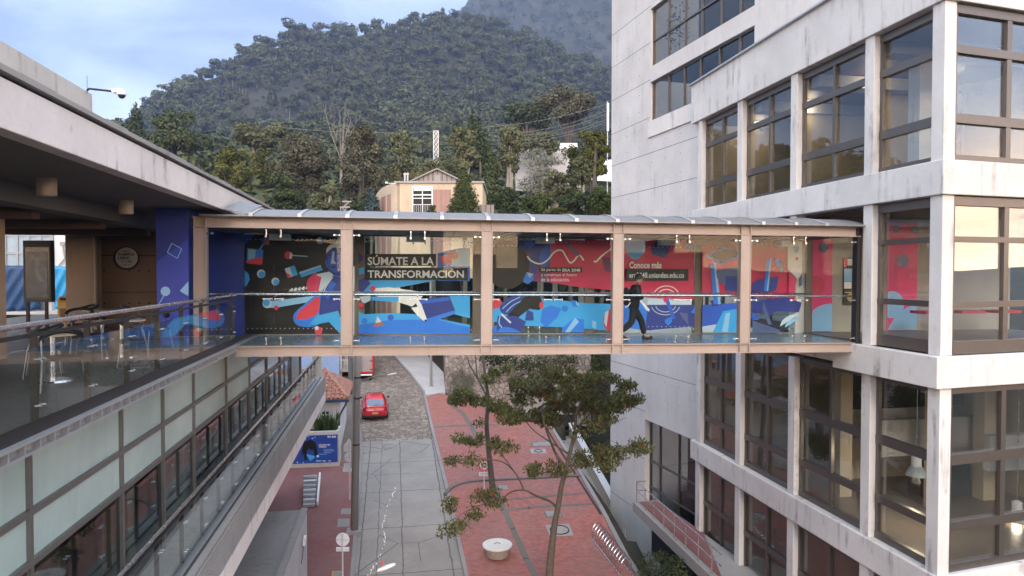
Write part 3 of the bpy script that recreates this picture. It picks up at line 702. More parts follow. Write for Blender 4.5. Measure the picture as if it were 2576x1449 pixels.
F.poly('navy', [(150, 960), (300, 960), (390, 1010), (350, 1100), (130, 1100)]).poly('royal', curve([(140, 1100), (180, 1060), (260, 1060), (350, 1100)])).line('pale', [(180, 945), (260, 1020)], 16).line('light', curve([(170, 960), (160, 1020), (185, 1060)]), 10).poly('royal', [(108, 1050), (140, 1040), (140, 1105), (108, 1105)])
F.poly('royal', [(795, 825), (845, 878), (790, 882), (770, 838)]).poly('light', [(808, 825), (845, 878), (815, 868)])
F.poly('black', [(500, 550), (865, 550), (865, 592), (500, 592)])
f3 = F.done()
letter(F, 'Sé parte de', 517, 556, 684, 588, .004, f3); letter(F, 'ERA 2048', 696, 560, 848, 586, .03, f3); letter(F, 'y construye el futuro', 516, 598, 818, 632, .004, f3); letter(F, 'de la educación.', 516, 636, 758, 668, .004, f3)
# fourth and fifth bays
F = Film(ZC, FD)
F.poly('crimson', [(-190, 318), (460, 318), (460, 822), (70, 808), (-190, 748)]).poly('crimson', [(525, 325), (1330, 325), (1330, 820), (525, 790)])
F.disc('sky', -40, 360, 84, 118, a0=-20, a1=200).poly('navy', [(130, 335), (210, 328), (246, 350), (245, 420), (205, 468), (100, 440), (95, 400)]).poly('blue', [(130, 335), (210, 328), (246, 350), (190, 370)]).poly('royal', [(365, 372), (430, 355), (462, 350), (462, 395), (400, 402)])
F.disc('pale', 250, 395, 1)
F.poly('navy', [(60, 868), (462, 868), (462, 1050), (40, 1085)]).poly('white', [(0, 820), (80, 905), (75, 925), (0, 880)]).poly('pale', [(70, 815), (435, 832), (435, 866), (60, 866)]).poly('royal', [(-190, 800), (0, 840), (60, 925), (40, 1085), (-190, 1050)])
for r_ in (110, 75, 40): F.line('white', [(222 + r_ * math.cos(R(a)), 800 + r_ * .85 * math.sin(R(a))) for a in range(-168, -10, 12)], 7)
for r_ in (120, 85): F.line('pale', [(215 + r_ * math.cos(R(a)), 868 + r_ * .7 * math.sin(R(a))) for a in range(12, 170, 12)], 6)
F.poly('blue', [(205, 812), (235, 805), (300, 985), (270, 990)]).disc('red', 213, 826, 18, 20).poly('royal', [(215, 990), (265, 965), (270, 1010), (235, 1045), (205, 1010)]).poly('slate', [(330, 930), (400, 940), (410, 1040), (360, 985)])
F.poly('blue', [(525, 868), (830, 850), (830, 1010), (525, 1050)]).poly('royal', [(428, 930), (462, 880), (462, 940)]).poly('pale', [(525, 1050), (660, 1030), (640, 1098), (525, 1098)])
F.poly('navy', [(590, 830), (680, 820), (690, 870), (610, 880)]).poly('royal', [(592, 520), (640, 512), (680, 860), (620, 862)]).poly('light', [(620, 514), (640, 512), (680, 860), (660, 862)])
F.poly('royal', [(545, 452), (690, 380), (830, 400), (830, 460), (680, 524)]).poly('black', [(575, 452), (695, 392), (830, 412), (830, 450), (680, 502)])
F.poly('slate', [(640, 580), (720, 560), (830, 540), (830, 700), (700, 700), (650, 640)]).poly('navy', [(720, 625), (830, 625), (830, 750), (720, 750)]).poly('sky', [(700, 920), (820, 900), (820, 1098), (612, 1098)]).poly('light', [(720, 940), (760, 930), (740, 1098), (690, 1098)])
F.poly('navy', [(945, 690), (1000, 650), (1170, 625), (1150, 740), (1100, 760), (945, 760)]).poly('royal', [(1070, 476), (1110, 474), (1080, 750), (1045, 748)]).poly('light', [(1096, 474), (1110, 474), (1080, 750), (1068, 750)])
F.poly('navy', [(945, 790), (1000, 830), (1230, 800), (1365, 850), (1340, 930), (1150, 920), (1100, 960), (945, 930)]).poly('blue', [(945, 930), (1010, 990), (945, 1000)]).poly('slate', [(1040, 830), (1110, 1030), (1080, 1035), (1030, 900)])
F.disc('royal', 1160, 505, 22, 34).disc('slate', 1190, 545, 24, 40)
F.poly('white', [(1245, 340), (1365, 335), (1365, 640), (1320, 640), (1245, 565)]).disc('light', 1318, 390, 22, 34).disc('red', 1322, 475, 10, 16).poly('slate', [(1340, 640), (1365, 600), (1365, 700), (1340, 715)]).poly('magenta', [(1255, 580), (1320, 650), (1300, 760), (1250, 760)])
F.disc('pale', 1345, 1050, 165, 110, a0=180, a1=272).disc('light', 1350, 1060, 130, 85, a0=180, a1=270).poly('slate', [(945, 1000), (1180, 1080), (1180, 1098), (945, 1098)])
F.poly('black', [(-128, 564), (402, 564), (402, 662), (-128, 662)])
f4 = F.done()
letter(F, 'Conoce más', -98, 502, 175, 558, .03, f4); letter(F, 'era2048.uniandes.edu.co', -98, 592, 366, 638, .012, f4)
# rows of small dots
m = MB()
for z_, (x0, x1), y_ in ((ZA, (420, 1300), 300), (ZA, (1560, 2350), 310), (ZB, (120, 340), 366), (ZB, (620, 1120), 338), (ZC, (80, 450), 378), (ZC, (540, 680), 380), (ZC, (1000, 1320), 352), (ZA, (430, 1280), 1030), (ZC, (70, 440), 1052)):
    x = x0
    while x < x1:
        p = onB(*z_(x, y_), FD - .19); m.lathe(p, [(.014, 0), (.014, .001)], 8, axis=(0, -1, 0)); x += 38
m.build('dot_marking', FILM['pale'], bridge, local=True)
# blue printed wall at the left end of the bridge
m = MB(); a = onB(515, 590, WID - .3); b = onB(560, 830, WID - .3); m.box(a.x, b.x, WID - .28, WID - .24, gz0, gz1); m.build('end_panel', FILM['navy'], bridge, local=True)

# ------------------------------------------------------------------ right: the wing with the glazed bays
WX = 11.97                                       # street face of the columns
wing = thing('concrete_wing', 'white concrete wing with tall glazed bays where the bridge ends', 'building', loc=(WX, 13.3, gz(20)))
yc = [onX(x, 500, WX).y for x in (2368, 2192)]
Y0 = 13.28                                        # west corner
WD = V((math.cos(R(7.95)), math.sin(R(7.95)), 0)) # west face runs this way
WNn = V((WD.y, -WD.x, 0))                         # its outward normal (towards -Y)
C0 = V((WX, Y0, 0))
COLY = [(13.28, 13.64), (15.53, 15.87), (18.86, 19.2), (22.13, 22.48), (25.3, 25.63)]
ZS = dict(par=(5.98, 7.52), B=(1.72, 2.49), C=(-2.58, -1.865), D=(-7.55, -6.80))
def slab(name, z0, z1, y1, over, mat=M_WHITE, y0s=None):
    m = MB(); x = WX - over
    p = [V((x, y1, 0)), V((WX + 7, y1, 0)), C0 + WD * 7 + V((0, 3, 0)), C0 + WD * 7 + WNn * over, C0 + WNn * over - V((over, 0, 0))]
    if y0s: p[-1] = V((x, y0s, 0)); 
    m.prism([q + V((0, 0, CZ + z0)) for q in p], V((0, 0, z1 - z0))); return m.build(name, mat, wing, bevel=.02)
slab('parapet', *ZS['par'], 26.1, .09)
slab('floor_slab', *ZS['B'], 26.0, .09)
slab('floor_slab', ZS['C'][0] + .12, ZS['C'][1] - .04, 26.0, -.02)
m = MB(); x = WX - .22      # the floor slab steps out at the near end
m.prism([V((x, 16.75, CZ + ZS['C'][0])), V((WX + .02, 16.75, CZ + ZS['C'][0])), V((WX + .02, Y0, CZ + ZS['C'][0])), C0 + WD * 7 + V((0, .02, CZ + ZS['C'][0])), C0 + WD * 7 + WNn * .14 + V((0, 0, CZ + ZS['C'][0])), C0 + WNn * .14 - V((.22, 0, -CZ - ZS['C'][0]))], V((0, 0, ZS['C'][1] - ZS['C'][0])))
m.build('floor_slab', M_WHITE, wing, bevel=.02)
slab('floor_slab', *ZS['D'], 26.0, .09)
slab('floor_slab', -13.3, -11.9, 26.0, .05)
m = MB(); zt = CZ + ZS['par'][1]
m.bar((WX - .12, 26.15, zt + .02), (WX - .12, Y0 - .3, zt + .02), .16, .05); m.build('metal_flashing', M_STRAP, wing)
m = MB(); m.path([(WX + .12, 25.2, zt + .05), (WX + .12, 25.2, zt + .2), (WX + .12, 10, zt + .2)], .03, 6); m.build('roof_rail', M_DARKST, wing)
storeys = [('B', 'par', 'U'), ('C', 'B', 'M'), ('D', 'C', 'L'), (None, 'D', 'G')]
RAILS = {'U': (2.49, 5.98, [(5.77, 5.96), (4.89, 5.07), (3.34, 3.55), (2.50, 2.63)]),
         'M': (-1.865, 1.72, [(1.50, 1.70), (.68, .81), (-.80, -.66), (-1.85, -1.56)]),
         'L': (-6.80, -2.58, [(-2.74, -2.59), (-4.36, -4.13), (-5.86, -5.66), (-6.79, -6.62)]),
         'G': (-11.9, -7.55, [(-7.75, -7.56), (-9.25, -9.07), (-10.7, -10.5), (-11.88, -11.75)])}
for b, t, k in storeys:
    z0, z1, rails = RAILS[k]
    for i, (ya, yb) in enumerate(COLY):
        m = MB()
        if i == 0: m.prism([V((WX, yb, CZ + z0)), V((WX, ya, CZ + z0)), C0 + WD * .34 + V((0, 0, CZ + z0)), C0 + WD * .34 + V((-.02, .36, CZ + z0))], V((0, 0, z1 - z0)))
        else: m.box(WX, WX + .34, ya, yb, CZ + z0, CZ + z1)
        m.build('column', M_WHITE, wing, bevel=.012)
def window(par, o, u, n, wd, z0, z1, rails, mulls, dep=.12, side=.09, fm=None, gm=None, mw=.10):
    """window with a frame and panes: o base corner, u along, n outward; rails [(z0,z1)], mulls [offset]"""
    f = MB(); o = V(o)
    def bx(mm, a, b, za, zb, d0, d1): mm.obox(o + u * a + n * d0 + V((0, 0, za)), u * (b - a), n * (d1 - d0), V((0, 0, zb - za)))
    for za, zb in rails: bx(f, 0, wd, za, zb, -dep / 2, dep / 2)
    vs_ = [side / 2] + list(mulls) + [wd - side / 2]
    for i, a in enumerate(vs_):
        h = side / 2 if i in (0, len(vs_) - 1) else mw / 2
        for (pa, pb), (qa, qb) in zip(rails, rails[1:]): bx(f, a - h, a + h, qb, pa, -dep / 2 + .01, dep / 2 - .012)
    fo = f.build('window', fm or M_FRAME, par)
    g = MB(); edge = [0.0] + list(mulls) + [wd]
    for a, b in zip(edge, edge[1:]):
        for (pa, pb), (qa, qb) in zip(rails, rails[1:]): bx(g, a + .04, b - .04, qb - .01, pa + .01, -.035, -.023)
    g.build('pane', gm or M_GLASSW, fo); return fo
ux = V((0, 1, 0)); nx = V((-1, 0, 0))
for b, t, k in storeys:
    z0, z1, rails = RAILS[k]
    for i in range(4):
        ya, yb = COLY[i][1], COLY[i + 1][0]; wd = yb - ya - .006
        if k == 'M' and i in (1,): continue      # the bridge enters here
        window(wing, (WX + .22, ya + .003, CZ), ux, nx, wd, z0, z1, rails, [] if i == 0 else [wd * .5])
    p = C0 + WD * .345 - WNn * .10
    for j in range(2):
        window(wing, p + WD * (3.3 * j) + V((0, 0, CZ)), WD, WNn, 3.29, z0, z1, rails, [1.68], mw=.15, gm=M_GLASSWEST)
# rooms behind the glass
M_CEILW = concrete('dark_wood_ceiling', (0.075, 0.042, 0.03), 0.1, board=0)
t = NT('slatted_wood_ceiling'); wv = t.n('ShaderNodeTexWave', wave_type='BANDS', bands_direction='Y'); t.put(wv.inputs['Vector'], t.pos()); wv.inputs['Scale'].default_value = 4.5
M_SLAT = t.pbr(t.mix(t.ramp(wv.outputs[1], [(.3, 0), (.6, 1)]), (.012, .008, .007), (.10, .05, .035)), .6)
def room(z0, z1, xb, wallm, ceilm, floorm, holes=()):
    m = MB(); m.box(xb, xb + .2, 13.9, 26.2, CZ + z0, CZ + z1); m.build('interior_wall', wallm, wing)
    m = MB(); m.box(WX + .4, xb, 25.9, 26.1, CZ + z0, CZ + z1); m.build('interior_wall', wallm, wing)
    m = MB(); m.prism([V((WX + .4, 25.9, CZ + z1 - .06)), V((xb + 3, 25.9, CZ + z1 - .06)), V((xb + 3, 14.6, CZ + z1 - .06)), V((WX + .4, 13.7, CZ + z1 - .06))], V((0, 0, .04))); m.build('interior_ceiling', ceilm, wing)
    m = MB(); m.prism([V((WX + .4, 25.9, CZ + z0 + .012)), V((xb + 3, 25.9, CZ + z0 + .012)), V((xb + 3, 14.6, CZ + z0 + .012)), V((WX + .4, 13.7, CZ + z0 + .012))], V((0, 0, .02))); m.build('interior_floor', floorm, wing)
M_FLOORI = plain('interior_floor_tile', (.22, .17, .13), .35)
room(2.49, 5.98, 18.2, M_INTW, M_SLAT, M_FLOORI)
room(-6.80, -2.58, 18.6, M_INTW, M_CONC, M_FLOORI)
room(-11.9, -7.55, 15.4, M_TANC, M_CONC, M_FLOORI)
m = MB(); m.box(13.6, 14.0, 15.9, 16.3, CZ + 2.49, CZ + 5.9); m.build('interior_column', M_WHITE, wing)
m = MB(); m.box(15.6, 16.1, 17.2, 17.4, CZ + 2.6, CZ + 5.2); m.build('interior_shelf', M_DARK, wing)
m = MB(); m.box(14.8, 18.1, 19.2, 19.4, CZ + 2.51, CZ + 5.9); m.box(14.3, 18.1, 24.2, 24.4, CZ + 2.51, CZ + 5.9); m.build('interior_partition', M_INTW, wing)
for yy in (15.5, 18.6, 21.8):
    m = MB(); m.box(12.5, 18.1, yy, yy + .5, CZ + 5.55, CZ + 5.9); m.build('ceiling_beam', M_CONC, wing)
# lower hall: mezzanine and columns
m = MB(); m.box(15.6, 18.5, 15.6, 15.8, CZ - 5.3, CZ - 4.35); m.box(14.2, 18.5, 18.0, 18.2, CZ - 5.5, CZ - 4.4); m.build('mezzanine', M_CONC, wing)
for xx, yy in ((15.1, 16.9), (13.2, 18.4), (17.2, 17.4)):
    m = MB(); m.box(xx, xx + .4, yy, yy + .4, CZ - 6.77, CZ - 2.66); m.build('interior_column', M_INTW, wing)
m = MB(); m.box(14.6, 19.5, 20.0, 20.2, CZ - 6.77, CZ - 2.66); m.box(14.2, 19.5, 22, 22.2, CZ + 2.51, CZ + 5.9); m.build('interior_partition', M_INTW, wing)
m = MB(); m.box(14.3, 19.5, 19.6, 19.8, CZ - 4.4, CZ - 2.7); m.box(15.5, 17, 17.7, 17.9, CZ - 6.7, CZ - 5.6); m.build('interior_recess', M_DARK, wing)
# bridge level: lobby with the pink printed wall
EW = 18.75
m = MB(); m.box(WX + .3, 13.08, EW + .05, EW + .1, CZ - 1.84, CZ + 1.66); m.build('interior_wall', M_STEELD, wing)
m = MB(); m.box(13.06, 19.5, EW + .1, EW + .3, CZ - 1.84, CZ + 1.7); m.build('interior_wall', concrete('cream_wall', (.50, .48, .42), .2), wing)
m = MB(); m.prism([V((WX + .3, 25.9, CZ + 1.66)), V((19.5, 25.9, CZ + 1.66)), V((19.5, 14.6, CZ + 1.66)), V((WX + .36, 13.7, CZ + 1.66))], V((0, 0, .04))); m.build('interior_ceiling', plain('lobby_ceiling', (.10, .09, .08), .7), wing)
m = MB(); m.prism([V((WX + .1, 25.9, CZ - 1.86)), V((19.5, 25.9, CZ - 1.86)), V((19.5, 14.6, CZ - 1.86)), V((WX + .36, 13.7, CZ - 1.86))], V((0, 0, .04))); m.build('interior_floor', M_FLOORI, wing)
def pinkpanel(xa, xb, blobs):
    m = MB(); y = EW + .04
    m.box(xa, xb, y, y + .05, CZ - 1.80, CZ + 1.55, 3)
    for i, (cx, cz, r_, mi, ax, bx_) in enumerate(blobs):
        yy = y - .003 * (i + 1); pts = []
        for j in range(28):
            a = 2 * math.pi * j / 28; X = min(max(cx + r_ * math.cos(a), xa), xb); Z = max(cz + r_ * math.sin(a), -1.79)
            pts.append((X, yy, CZ + Z))
        m.prism(pts, V((0, .002, 0)), mi)
    m.build('printed_panel', [FILM['crimson'], FILM['slate'], FILM['light'], plain('lobby_magenta', (.85, .04, .20), .4)], wing)
pa = onY(2046, 700, EW).x; pb = onY(2096, 700, EW).x
pinkpanel(pa, pb, [(pb - .1, -2.0, 1.0, 2), (pa + .15, -.45, .25, 3), (pa + .35, .75, .15, 3)] and [(pb - .05, -1.9, .95, 2, 0, 0), (pa + .1, -.4, .3, 0, 0, 0), (pa + .35, .75, .16, 1, 0, 0)])
pa = onY(2236, 700, EW).x; pb = onY(2310, 700, EW).x
pinkpanel(pa, pb, [(pb + .1, -2.15, 1.15, 2, 0, 0), (pa + .15, -1.0, .42, 2, 0, 0), (pa + .5, .35, .22, 1, 0, 0), (pa + .25, 1.35, .12, 1, 0, 0), (pb - .1, 1.3, .13, 1, 0, 0)])
for xx in (15.0, 16.2, 17.4):
    m = MB(); m.box(xx, xx + .8, 17.2, 17.8, CZ - 1.2, CZ - 1.12); m.build('lobby_bench', FILM['red'], wing)
e = NT('lamp_diffuser'); em = e.n('ShaderNodeEmission'); em.inputs[0].default_value = (1, .86, .65, 1); em.inputs[1].default_value = 0.6; e.t.links.new(em.outputs[0], e.out.inputs[0]); M_LAMPD = e.m  # added glow for ceiling lamps that are unlit
# pendant lamps in the lower hall
def pendant(px, py, X, label):
    p = onX(px, py, X); o = thing('pendant_lamp', label, 'lamp', loc=p, group='pendant lamps inside the lower hall')
    m = MB(); m.lathe((0, 0, 0), [(.26, 0), (.255, .03), (.17, .2), (.13, .25)], 20); m.build('lamp_shade', plain('grey_glass_shade', (.45, .47, .45), .3), o, local=True)
    m = MB(); m.lathe((0, 0, .25), [(.12, 0), (.12, .26), (.05, .3)], 16); m.build('lamp_housing', M_WHITEP, o, local=True)
    m = MB(); top = CZ - 2.66 - p.z; m.tube((0, 0, .5), (0, 0, top), .012, 6); m.build('suspension_rod', M_CHROME, o, local=True)
    e = NT('lamp_glow') if 'glow' not in MATS else None
    if e:
        em = e.n('ShaderNodeEmission'); em.inputs[0].default_value = (1, .85, .6, 1); em.inputs[1].default_value = 6; e.t.links.new(em.outputs[0], e.out.inputs[0]); MATS['glow'] = e.m
    m = MB(); m.ell((.05, -.05, .04), .05, .05, .05, 8, 6); m.build('bulb', MATS['glow'], o, local=True)
    l_ = bpy.data.lights.new('lamp_light', 'POINT'); l_.energy = 26; l_.color = (1, .82, .58); l_.shadow_soft_size = .12; lo_ = bpy.data.objects.new('lamp_light', l_); col.objects.link(lo_); lo_.parent = o; lo_.location = (0, 0, -.14)
pendant(2305, 1196, 13.5, 'grey glass pendant lamp hanging behind the bay beside the corner column')
pendant(2108, 1212, 14.2, 'grey pendant lamp partly cut by a window rail, farther from the corner column')
pendant(2558, 1310, 16.4, 'lit pendant lamp behind the west window at the corner of the lower hall')
for i_, (x_, y_) in enumerate(((15.2, 16.4), (14.1, 18.2), (14.2, 21.6), (14.2, 24.9))):
    o = thing('ceiling_lamp', 'round flush ceiling lamp in the ' + ('nearest corner of the upper room', 'second bay of the upper room', 'third bay of the upper room', 'farthest bay of the upper room')[i_], 'lamp', loc=(x_, y_, CZ + 5.86), group='round lamps of the upper room')
    m = MB(); m.lathe((0, 0, 0), [(.20, -.02), (.22, .05)], 20); m.build('diffuser', M_LAMPD, o, local=True)
    l_ = bpy.data.lights.new('lamp_light', 'POINT'); l_.energy = 13; l_.color = (1, .80, .55); l_.shadow_soft_size = .2; lo_ = bpy.data.objects.new('lamp_light', l_); col.objects.link(lo_); lo_.parent = o; lo_.location = (0, 0, -.25)  # point light added to brighten the upper room; these lamps are unlit
# notice board inside the bridge end
yb_ = EW + .08
def xz(x, y): p = onY(x, y, yb_); return p
a = xz(2120, 768); b = xz(2156, 649)
nb = thing('notice_board', 'narrow notice board crowded with paper posters on the cream wall', 'notice board', loc=((a.x + b.x) / 2, yb_, a.z))
m = MB(); m.box(a.x, b.x, yb_ - .03, yb_ + .015, a.z, b.z); m.build('board', M_DARKST, nb)
def paper(x0, y0, x1, y1, mat, k):
    p, q = xz(x0, y1), xz(x1, y0); m = MB(); m.box(p.x, q.x, yb_ - .034 - k * .003, yb_ - .032 - k * .003, p.z, q.z); return m.build('poster', mat, nb)
paper(2121, 650, 2129, 672, FILM['red'], 0); paper(2130, 651, 2142, 668, FILM['white'], 1); pp = paper(2143, 650, 2155, 672, FILM['white'], 0)
p3 = paper(2121, 676, 2150, 708, FILM['light'], 2); paper(2121, 709, 2140, 726, FILM['white'], 3); paper(2141, 700, 2156, 728, FILM['white'], 1); p4 = paper(2120, 729, 2155, 767, plain('poster_dark_olive', (.06, .06, .03), .5), 2)
p, q = xz(2124, 734), xz(2150, 737); m = MB(); m.box(p.x, q.x, yb_ - .044, yb_ - .0415, q.z, p.z); m.lathe(xz(2138, 748) + V((0, -.06, 0)), [(.14, 0), (.14, .004)], 14, axis=(0, -1, 0)); m.build('emblem', plain('poster_gold', (.5, .4, .12), .5), p4)

# ------------------------------------------------------------------ right: the tower behind
TA = R(6.95); TU = V((math.sin(TA), -math.cos(TA), 0)); TN = V((-math.cos(TA), -math.sin(TA), 0))   # along (towards the camera), outward
TP = V((12.2, 26.0, CZ))
def onT(x, y, off=0): return onP(x, y, TP + TN * off, TN)
def tu(x): return (onT(x, 690) - TP).dot(TU)
def tz(x, y): return onT(x, y).z
tower = thing('concrete_tower', 'tall white concrete tower with strip windows behind the wing', 'building', loc=TP + TU * tu(1537) + V((0, 0, -CZ + gz(34))))
uL = tu(1537)
def tp(u, z, d=0): return TP + TU * u + TN * d + V((0, 0, z - CZ))
def wall_open(m, u0, u1, z0, z1, holes, dep):
    us = sorted({u0, u1} | {h[i] for h in holes for i in (0, 1)}); zs = sorted({z0, z1} | {h[i] for h in holes for i in (2, 3)})
    us = [a for a in us if u0 <= a <= u1]; zs = [a for a in zs if z0 <= a <= z1]
    for a, b in zip(us, us[1:]):
        for c, d in zip(zs, zs[1:]):
            mu, mz = (a + b) / 2, (c + d) / 2
            if not any(h[0] < mu < h[1] and h[2] < mz < h[3] for h in holes): m.poly([tp(a, c), tp(b, c), tp(b, d), tp(a, d)])
    for h in holes:
        a, b, c, d = max(h[0], u0), min(h[1], u1), max(h[2], z0), min(h[3], z1)
        m.poly([tp(a, c), tp(a, d), tp(a, d, -dep), tp(a, c, -dep)]); m.poly([tp(b, c), tp(b, c, -dep), tp(b, d, -dep), tp(b, d)])
        m.poly([tp(a, c), tp(a, c, -dep), tp(b, c, -dep), tp(b, c)]); m.poly([tp(a, d), tp(b, d), tp(b, d, -dep), tp(a, d, -dep)])
def ztop(x, y): return onT(x, y).z
uW0, uW1 = tu(1634), tu(1893)
w2 = (uW0, uW1, tz(1638, 304), tz(1638, 206)); w1 = (uW0, uW1, tz(1638, 168), tz(1638, 22))
uR = tu(2150); zTop = CZ + 17.5; zSplit = w2[2] - .05
gl = (tu(1624), 0.0 + tu(1752), gz(28) + .5, tz(1624, 1055))
m = MB(); wall_open(m, uL, uR, zSplit, zTop, [w1] + ([w2] if w2[2] > zSplit else []), .25)
wall_open(m, uL, tu(1758), gz(34) - 6, zSplit, [gl] + ([(w2[0], tu(1758), w2[2], w2[3])] if w2[2] < zSplit else []), .25)
# far end face, roof
e0 = tp(uL, gz(34) - 6); e1 = tp(uL, zTop); fx = V((math.cos(TA), -math.sin(TA) * -1, 0))
m.poly([e0, e1, e1 + V((8, 1, 0)), e0 + V((8, 1, 0))]); m.poly([tp(uL, zTop), tp(uR, zTop), tp(uR, zTop) + V((6, 1, 0)), e1 + V((8, 1, 0))])
m.build('wall', M_WALLW, tower)
# board joints and tie holes
JN = plain('joint_shadow_gap', (.16, .16, .165), .9)
jl = [92, 173, 256, 339.5, 419, 499, 907, 1000, 1108, 1236]
for y in jl:
    z = tz(1537, y)
    parts = [(uL, uW0)] if z > w2[2] - .1 else [(uL, tu(1752))]
    if z < CZ - 6.5: parts = [(uL, gl[0])]
    for a, b in parts: m = MB(); m.obox(tp(a, z - .012, -.002), TU * (b - a), TN * .006, V((0, 0, .024))); m.build('board_joint', JN, tower)
for y in (30, 100): z = tz(1537, y); m = MB(); m.obox(tp(uW1 + .2, z, -.002), TU * (uR - uW1 - .2), TN * .006, V((0, 0, .03))); m.build('board_joint', JN, tower)
m = MB()
for u in np.arange(uL + .6, tu(1750), 1.25):
    for y in [132, 214, 298, 380, 460, 530, 940, 1040, 1160, 1290]:
        z = tz(1537, y)
        if uW0 - .15 < u < uW1 and w2[2] - .2 < z: continue
        if gl[0] - .1 < u and z < gl[3] + .1: continue
        for dz in (-.4, .4): m.lathe(tp(u, z + dz, .001), [(.028, 0), (.028, .004)], 6, axis=TN)
m.build('tie_hole', plain('tie_hole_grey', (.20, .20, .21), .9), tower, kind='stuff')
# strip windows
for wv_, mid in ((w1, True), (w2, False)):
    wd = wv_[1] - wv_[0]; mu = [tu(x) - wv_[0] for x in ((1673, 1714, 1755, 1803, 1850) if mid else (1674, 1712, 1752, 1799, 1849))]
    h = wv_[3] - wv_[2]; rails = [(h - .07, h), (h * .43, h * .43 + .06), (0, .07)] if mid else [(h - .07, h), (0, .07)]
    window(tower, tp(wv_[0], wv_[2], -.15), TU, TN, wd, 0, h, rails, mu, dep=.1, side=.1, mw=.07, gm=M_GLASSD)
m = MB(); m.obox(tp(uW0 + .02, w2[2] - 1.2, -2.6), TU * (uW1 - uW0), TN * .1, V((0, 0, 7))); m.obox(tp(uW0, w2[3] + .1, -2.6), TU * (uW1 - uW0), TN * 2.3, V((0, 0, .1))); m.obox(tp(uW0, w1[2] - .2, -2.6), TU * (uW1 - uW0), TN * 2.3, V((0, 0, .1)))
m.obox(tp(uW0, w2[2] - .1, -2.6), TU * (uW1 - uW0), TN * 2.3, V((0, 0, .1)))
for i in range(6): m.obox(tp(uW0 + .6 + i * 1.2, w2[2], -2.4), TU * .7, TN * .6, V((0, 0, rnd.uniform(.5, 1.4)))); m.obox(tp(uW0 + .3 + i * 1.2, w1[2] - .1, -2.4), TU * .8, TN * .8, V((0, 0, rnd.uniform(.4, 1.6))))
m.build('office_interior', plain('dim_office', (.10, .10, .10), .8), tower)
m = MB(); m.obox(tp(uW0 - .12, w2[2] - .75, .02), TU * (tu(1760) - uW0 + .12), TN * .06, V((0, 0, .72))); m.build('sill_band', M_WHITE, tower)
# potted plant behind the upper window glass
pl = thing('potted_plant', 'leafy potted plant standing behind the upper strip window', 'plant', loc=tp(tu(1672), w1[2] + .05, -.7))
m = MB(); m.lathe((0, 0, 0), [(.14, 0), (.2, .3)], 12); m.build('pot', FILM['orange'], pl, local=True)
m = MB()
for i in range(120):
    a = rnd.uniform(0, 6.28); r_ = rnd.uniform(.05, .6); z = rnd.uniform(.5, 2.3); c = V((r_ * math.cos(a), r_ * math.sin(a), z)); d = V((math.cos(a), math.sin(a), rnd.uniform(-.5, .5))) * .16; n = V((-math.sin(a), math.cos(a), .3)) * .05
    m.poly([c, c + d * .5 + n, c + d, c + d * .5 - n])
m.tube((0, 0, .3), (0, 0, 2.2), .015, 5); m.build('foliage', leafm('indoor_leaf', (.02, .05, .015), (.05, .10, .03)), pl, local=True)
# ground-floor glazing of the tower with its dark room
wd = gl[1] - gl[0]; h = gl[3] - gl[2]
window(tower, tp(gl[0], gl[2], -.3), TU, TN, wd, 0, h, [(h - .06, h), (h * .56, h * .56 + .05), (h * .28, h * .28 + .05), (0, .08)], [wd * .22, wd * .6], side=.08, mw=.06, gm=M_GLASSD)
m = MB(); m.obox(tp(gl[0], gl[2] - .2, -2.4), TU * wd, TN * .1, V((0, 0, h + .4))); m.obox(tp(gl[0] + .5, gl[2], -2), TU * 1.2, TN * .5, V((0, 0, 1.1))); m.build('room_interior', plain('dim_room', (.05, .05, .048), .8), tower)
# small wall notice
wn_ = MB(); p = onT(1571, 1342, .012); wn_.obox(p - TU * .14 - V((0, 0, .4)), TU * .28, TN * .012, V((0, 0, .62)));
wno = wn_.build('wall_notice', FILM['white']); tag(wno, 'small white printed notice fixed low on the white tower wall', 'notice')
wn_ = MB()
for k in range(7): wn_.obox(p - TU * .11 + TN * .013 + V((0, 0, .17 - k * .045)), TU * rnd.uniform(.14, .22), TN * .002, V((0, 0, .018)))
wn_.obox(p - TU * .09 + TN * .013 + V((0, 0, -.36)), TU * .07, TN * .002, V((0, 0, .16))); wn_.obox(p + TU * .03 + TN * .013 + V((0, 0, -.36)), TU * .07, TN * .002, V((0, 0, .16)))
wn_.build('print', FILM['slate'], wno)
# platform with railing at the tower's foot
PX = 10.6
p0 = onX(1592, 1262, PX); zp = p0.z
plat = thing('entrance_platform', 'raised concrete platform with red floor along the tower foot', 'platform', loc=(PX + .5, p0.y - 3, zp - .5))
m = MB(); m.prism([V((PX, p0.y, zp - .42)), V((PX, 21, zp - .42)), V((12.4, 21, zp - .42)), V((11.75, p0.y, zp - .42))], V((0, 0, .42))); m.build('slab', M_CONC, plat)
m = MB(); m.prism([V((PX + .25, p0.y - .15, zp + .003)), V((PX + .25, 21.1, zp + .003)), V((12.1, 25.2, zp + .003)), V((11.7, p0.y - .15, zp + .003))], V((0, 0, .012))); m.build('floor', M_SIDE, plat)
m = MB(); m.box(11.3, 11.6, 21, p0.y - .5, gz(25) - .3, zp - .42); m.build('support_wall', M_DARK, plat)
rail = thing('steel_railing', 'grey tubular steel railing along the edge of the entrance platform', 'railing', loc=(PX + .12, p0.y - 3, zp))
m = MB(); xr = PX + .12; ya = p0.y - .15
for zz_ in (.95, .55): m.path([(xr + .45, ya, zp + zz_), (xr, ya, zp + zz_), (xr, 21, zp + zz_)], .025, 6)
m.build('rail', M_CHROME, rail)
yy = ya
while yy > 21.2:
    m = MB(); m.tube((xr, yy, zp), (xr, yy, zp + .95), .022, 6); m.build('baluster', M_CHROME, rail); yy -= 1.05

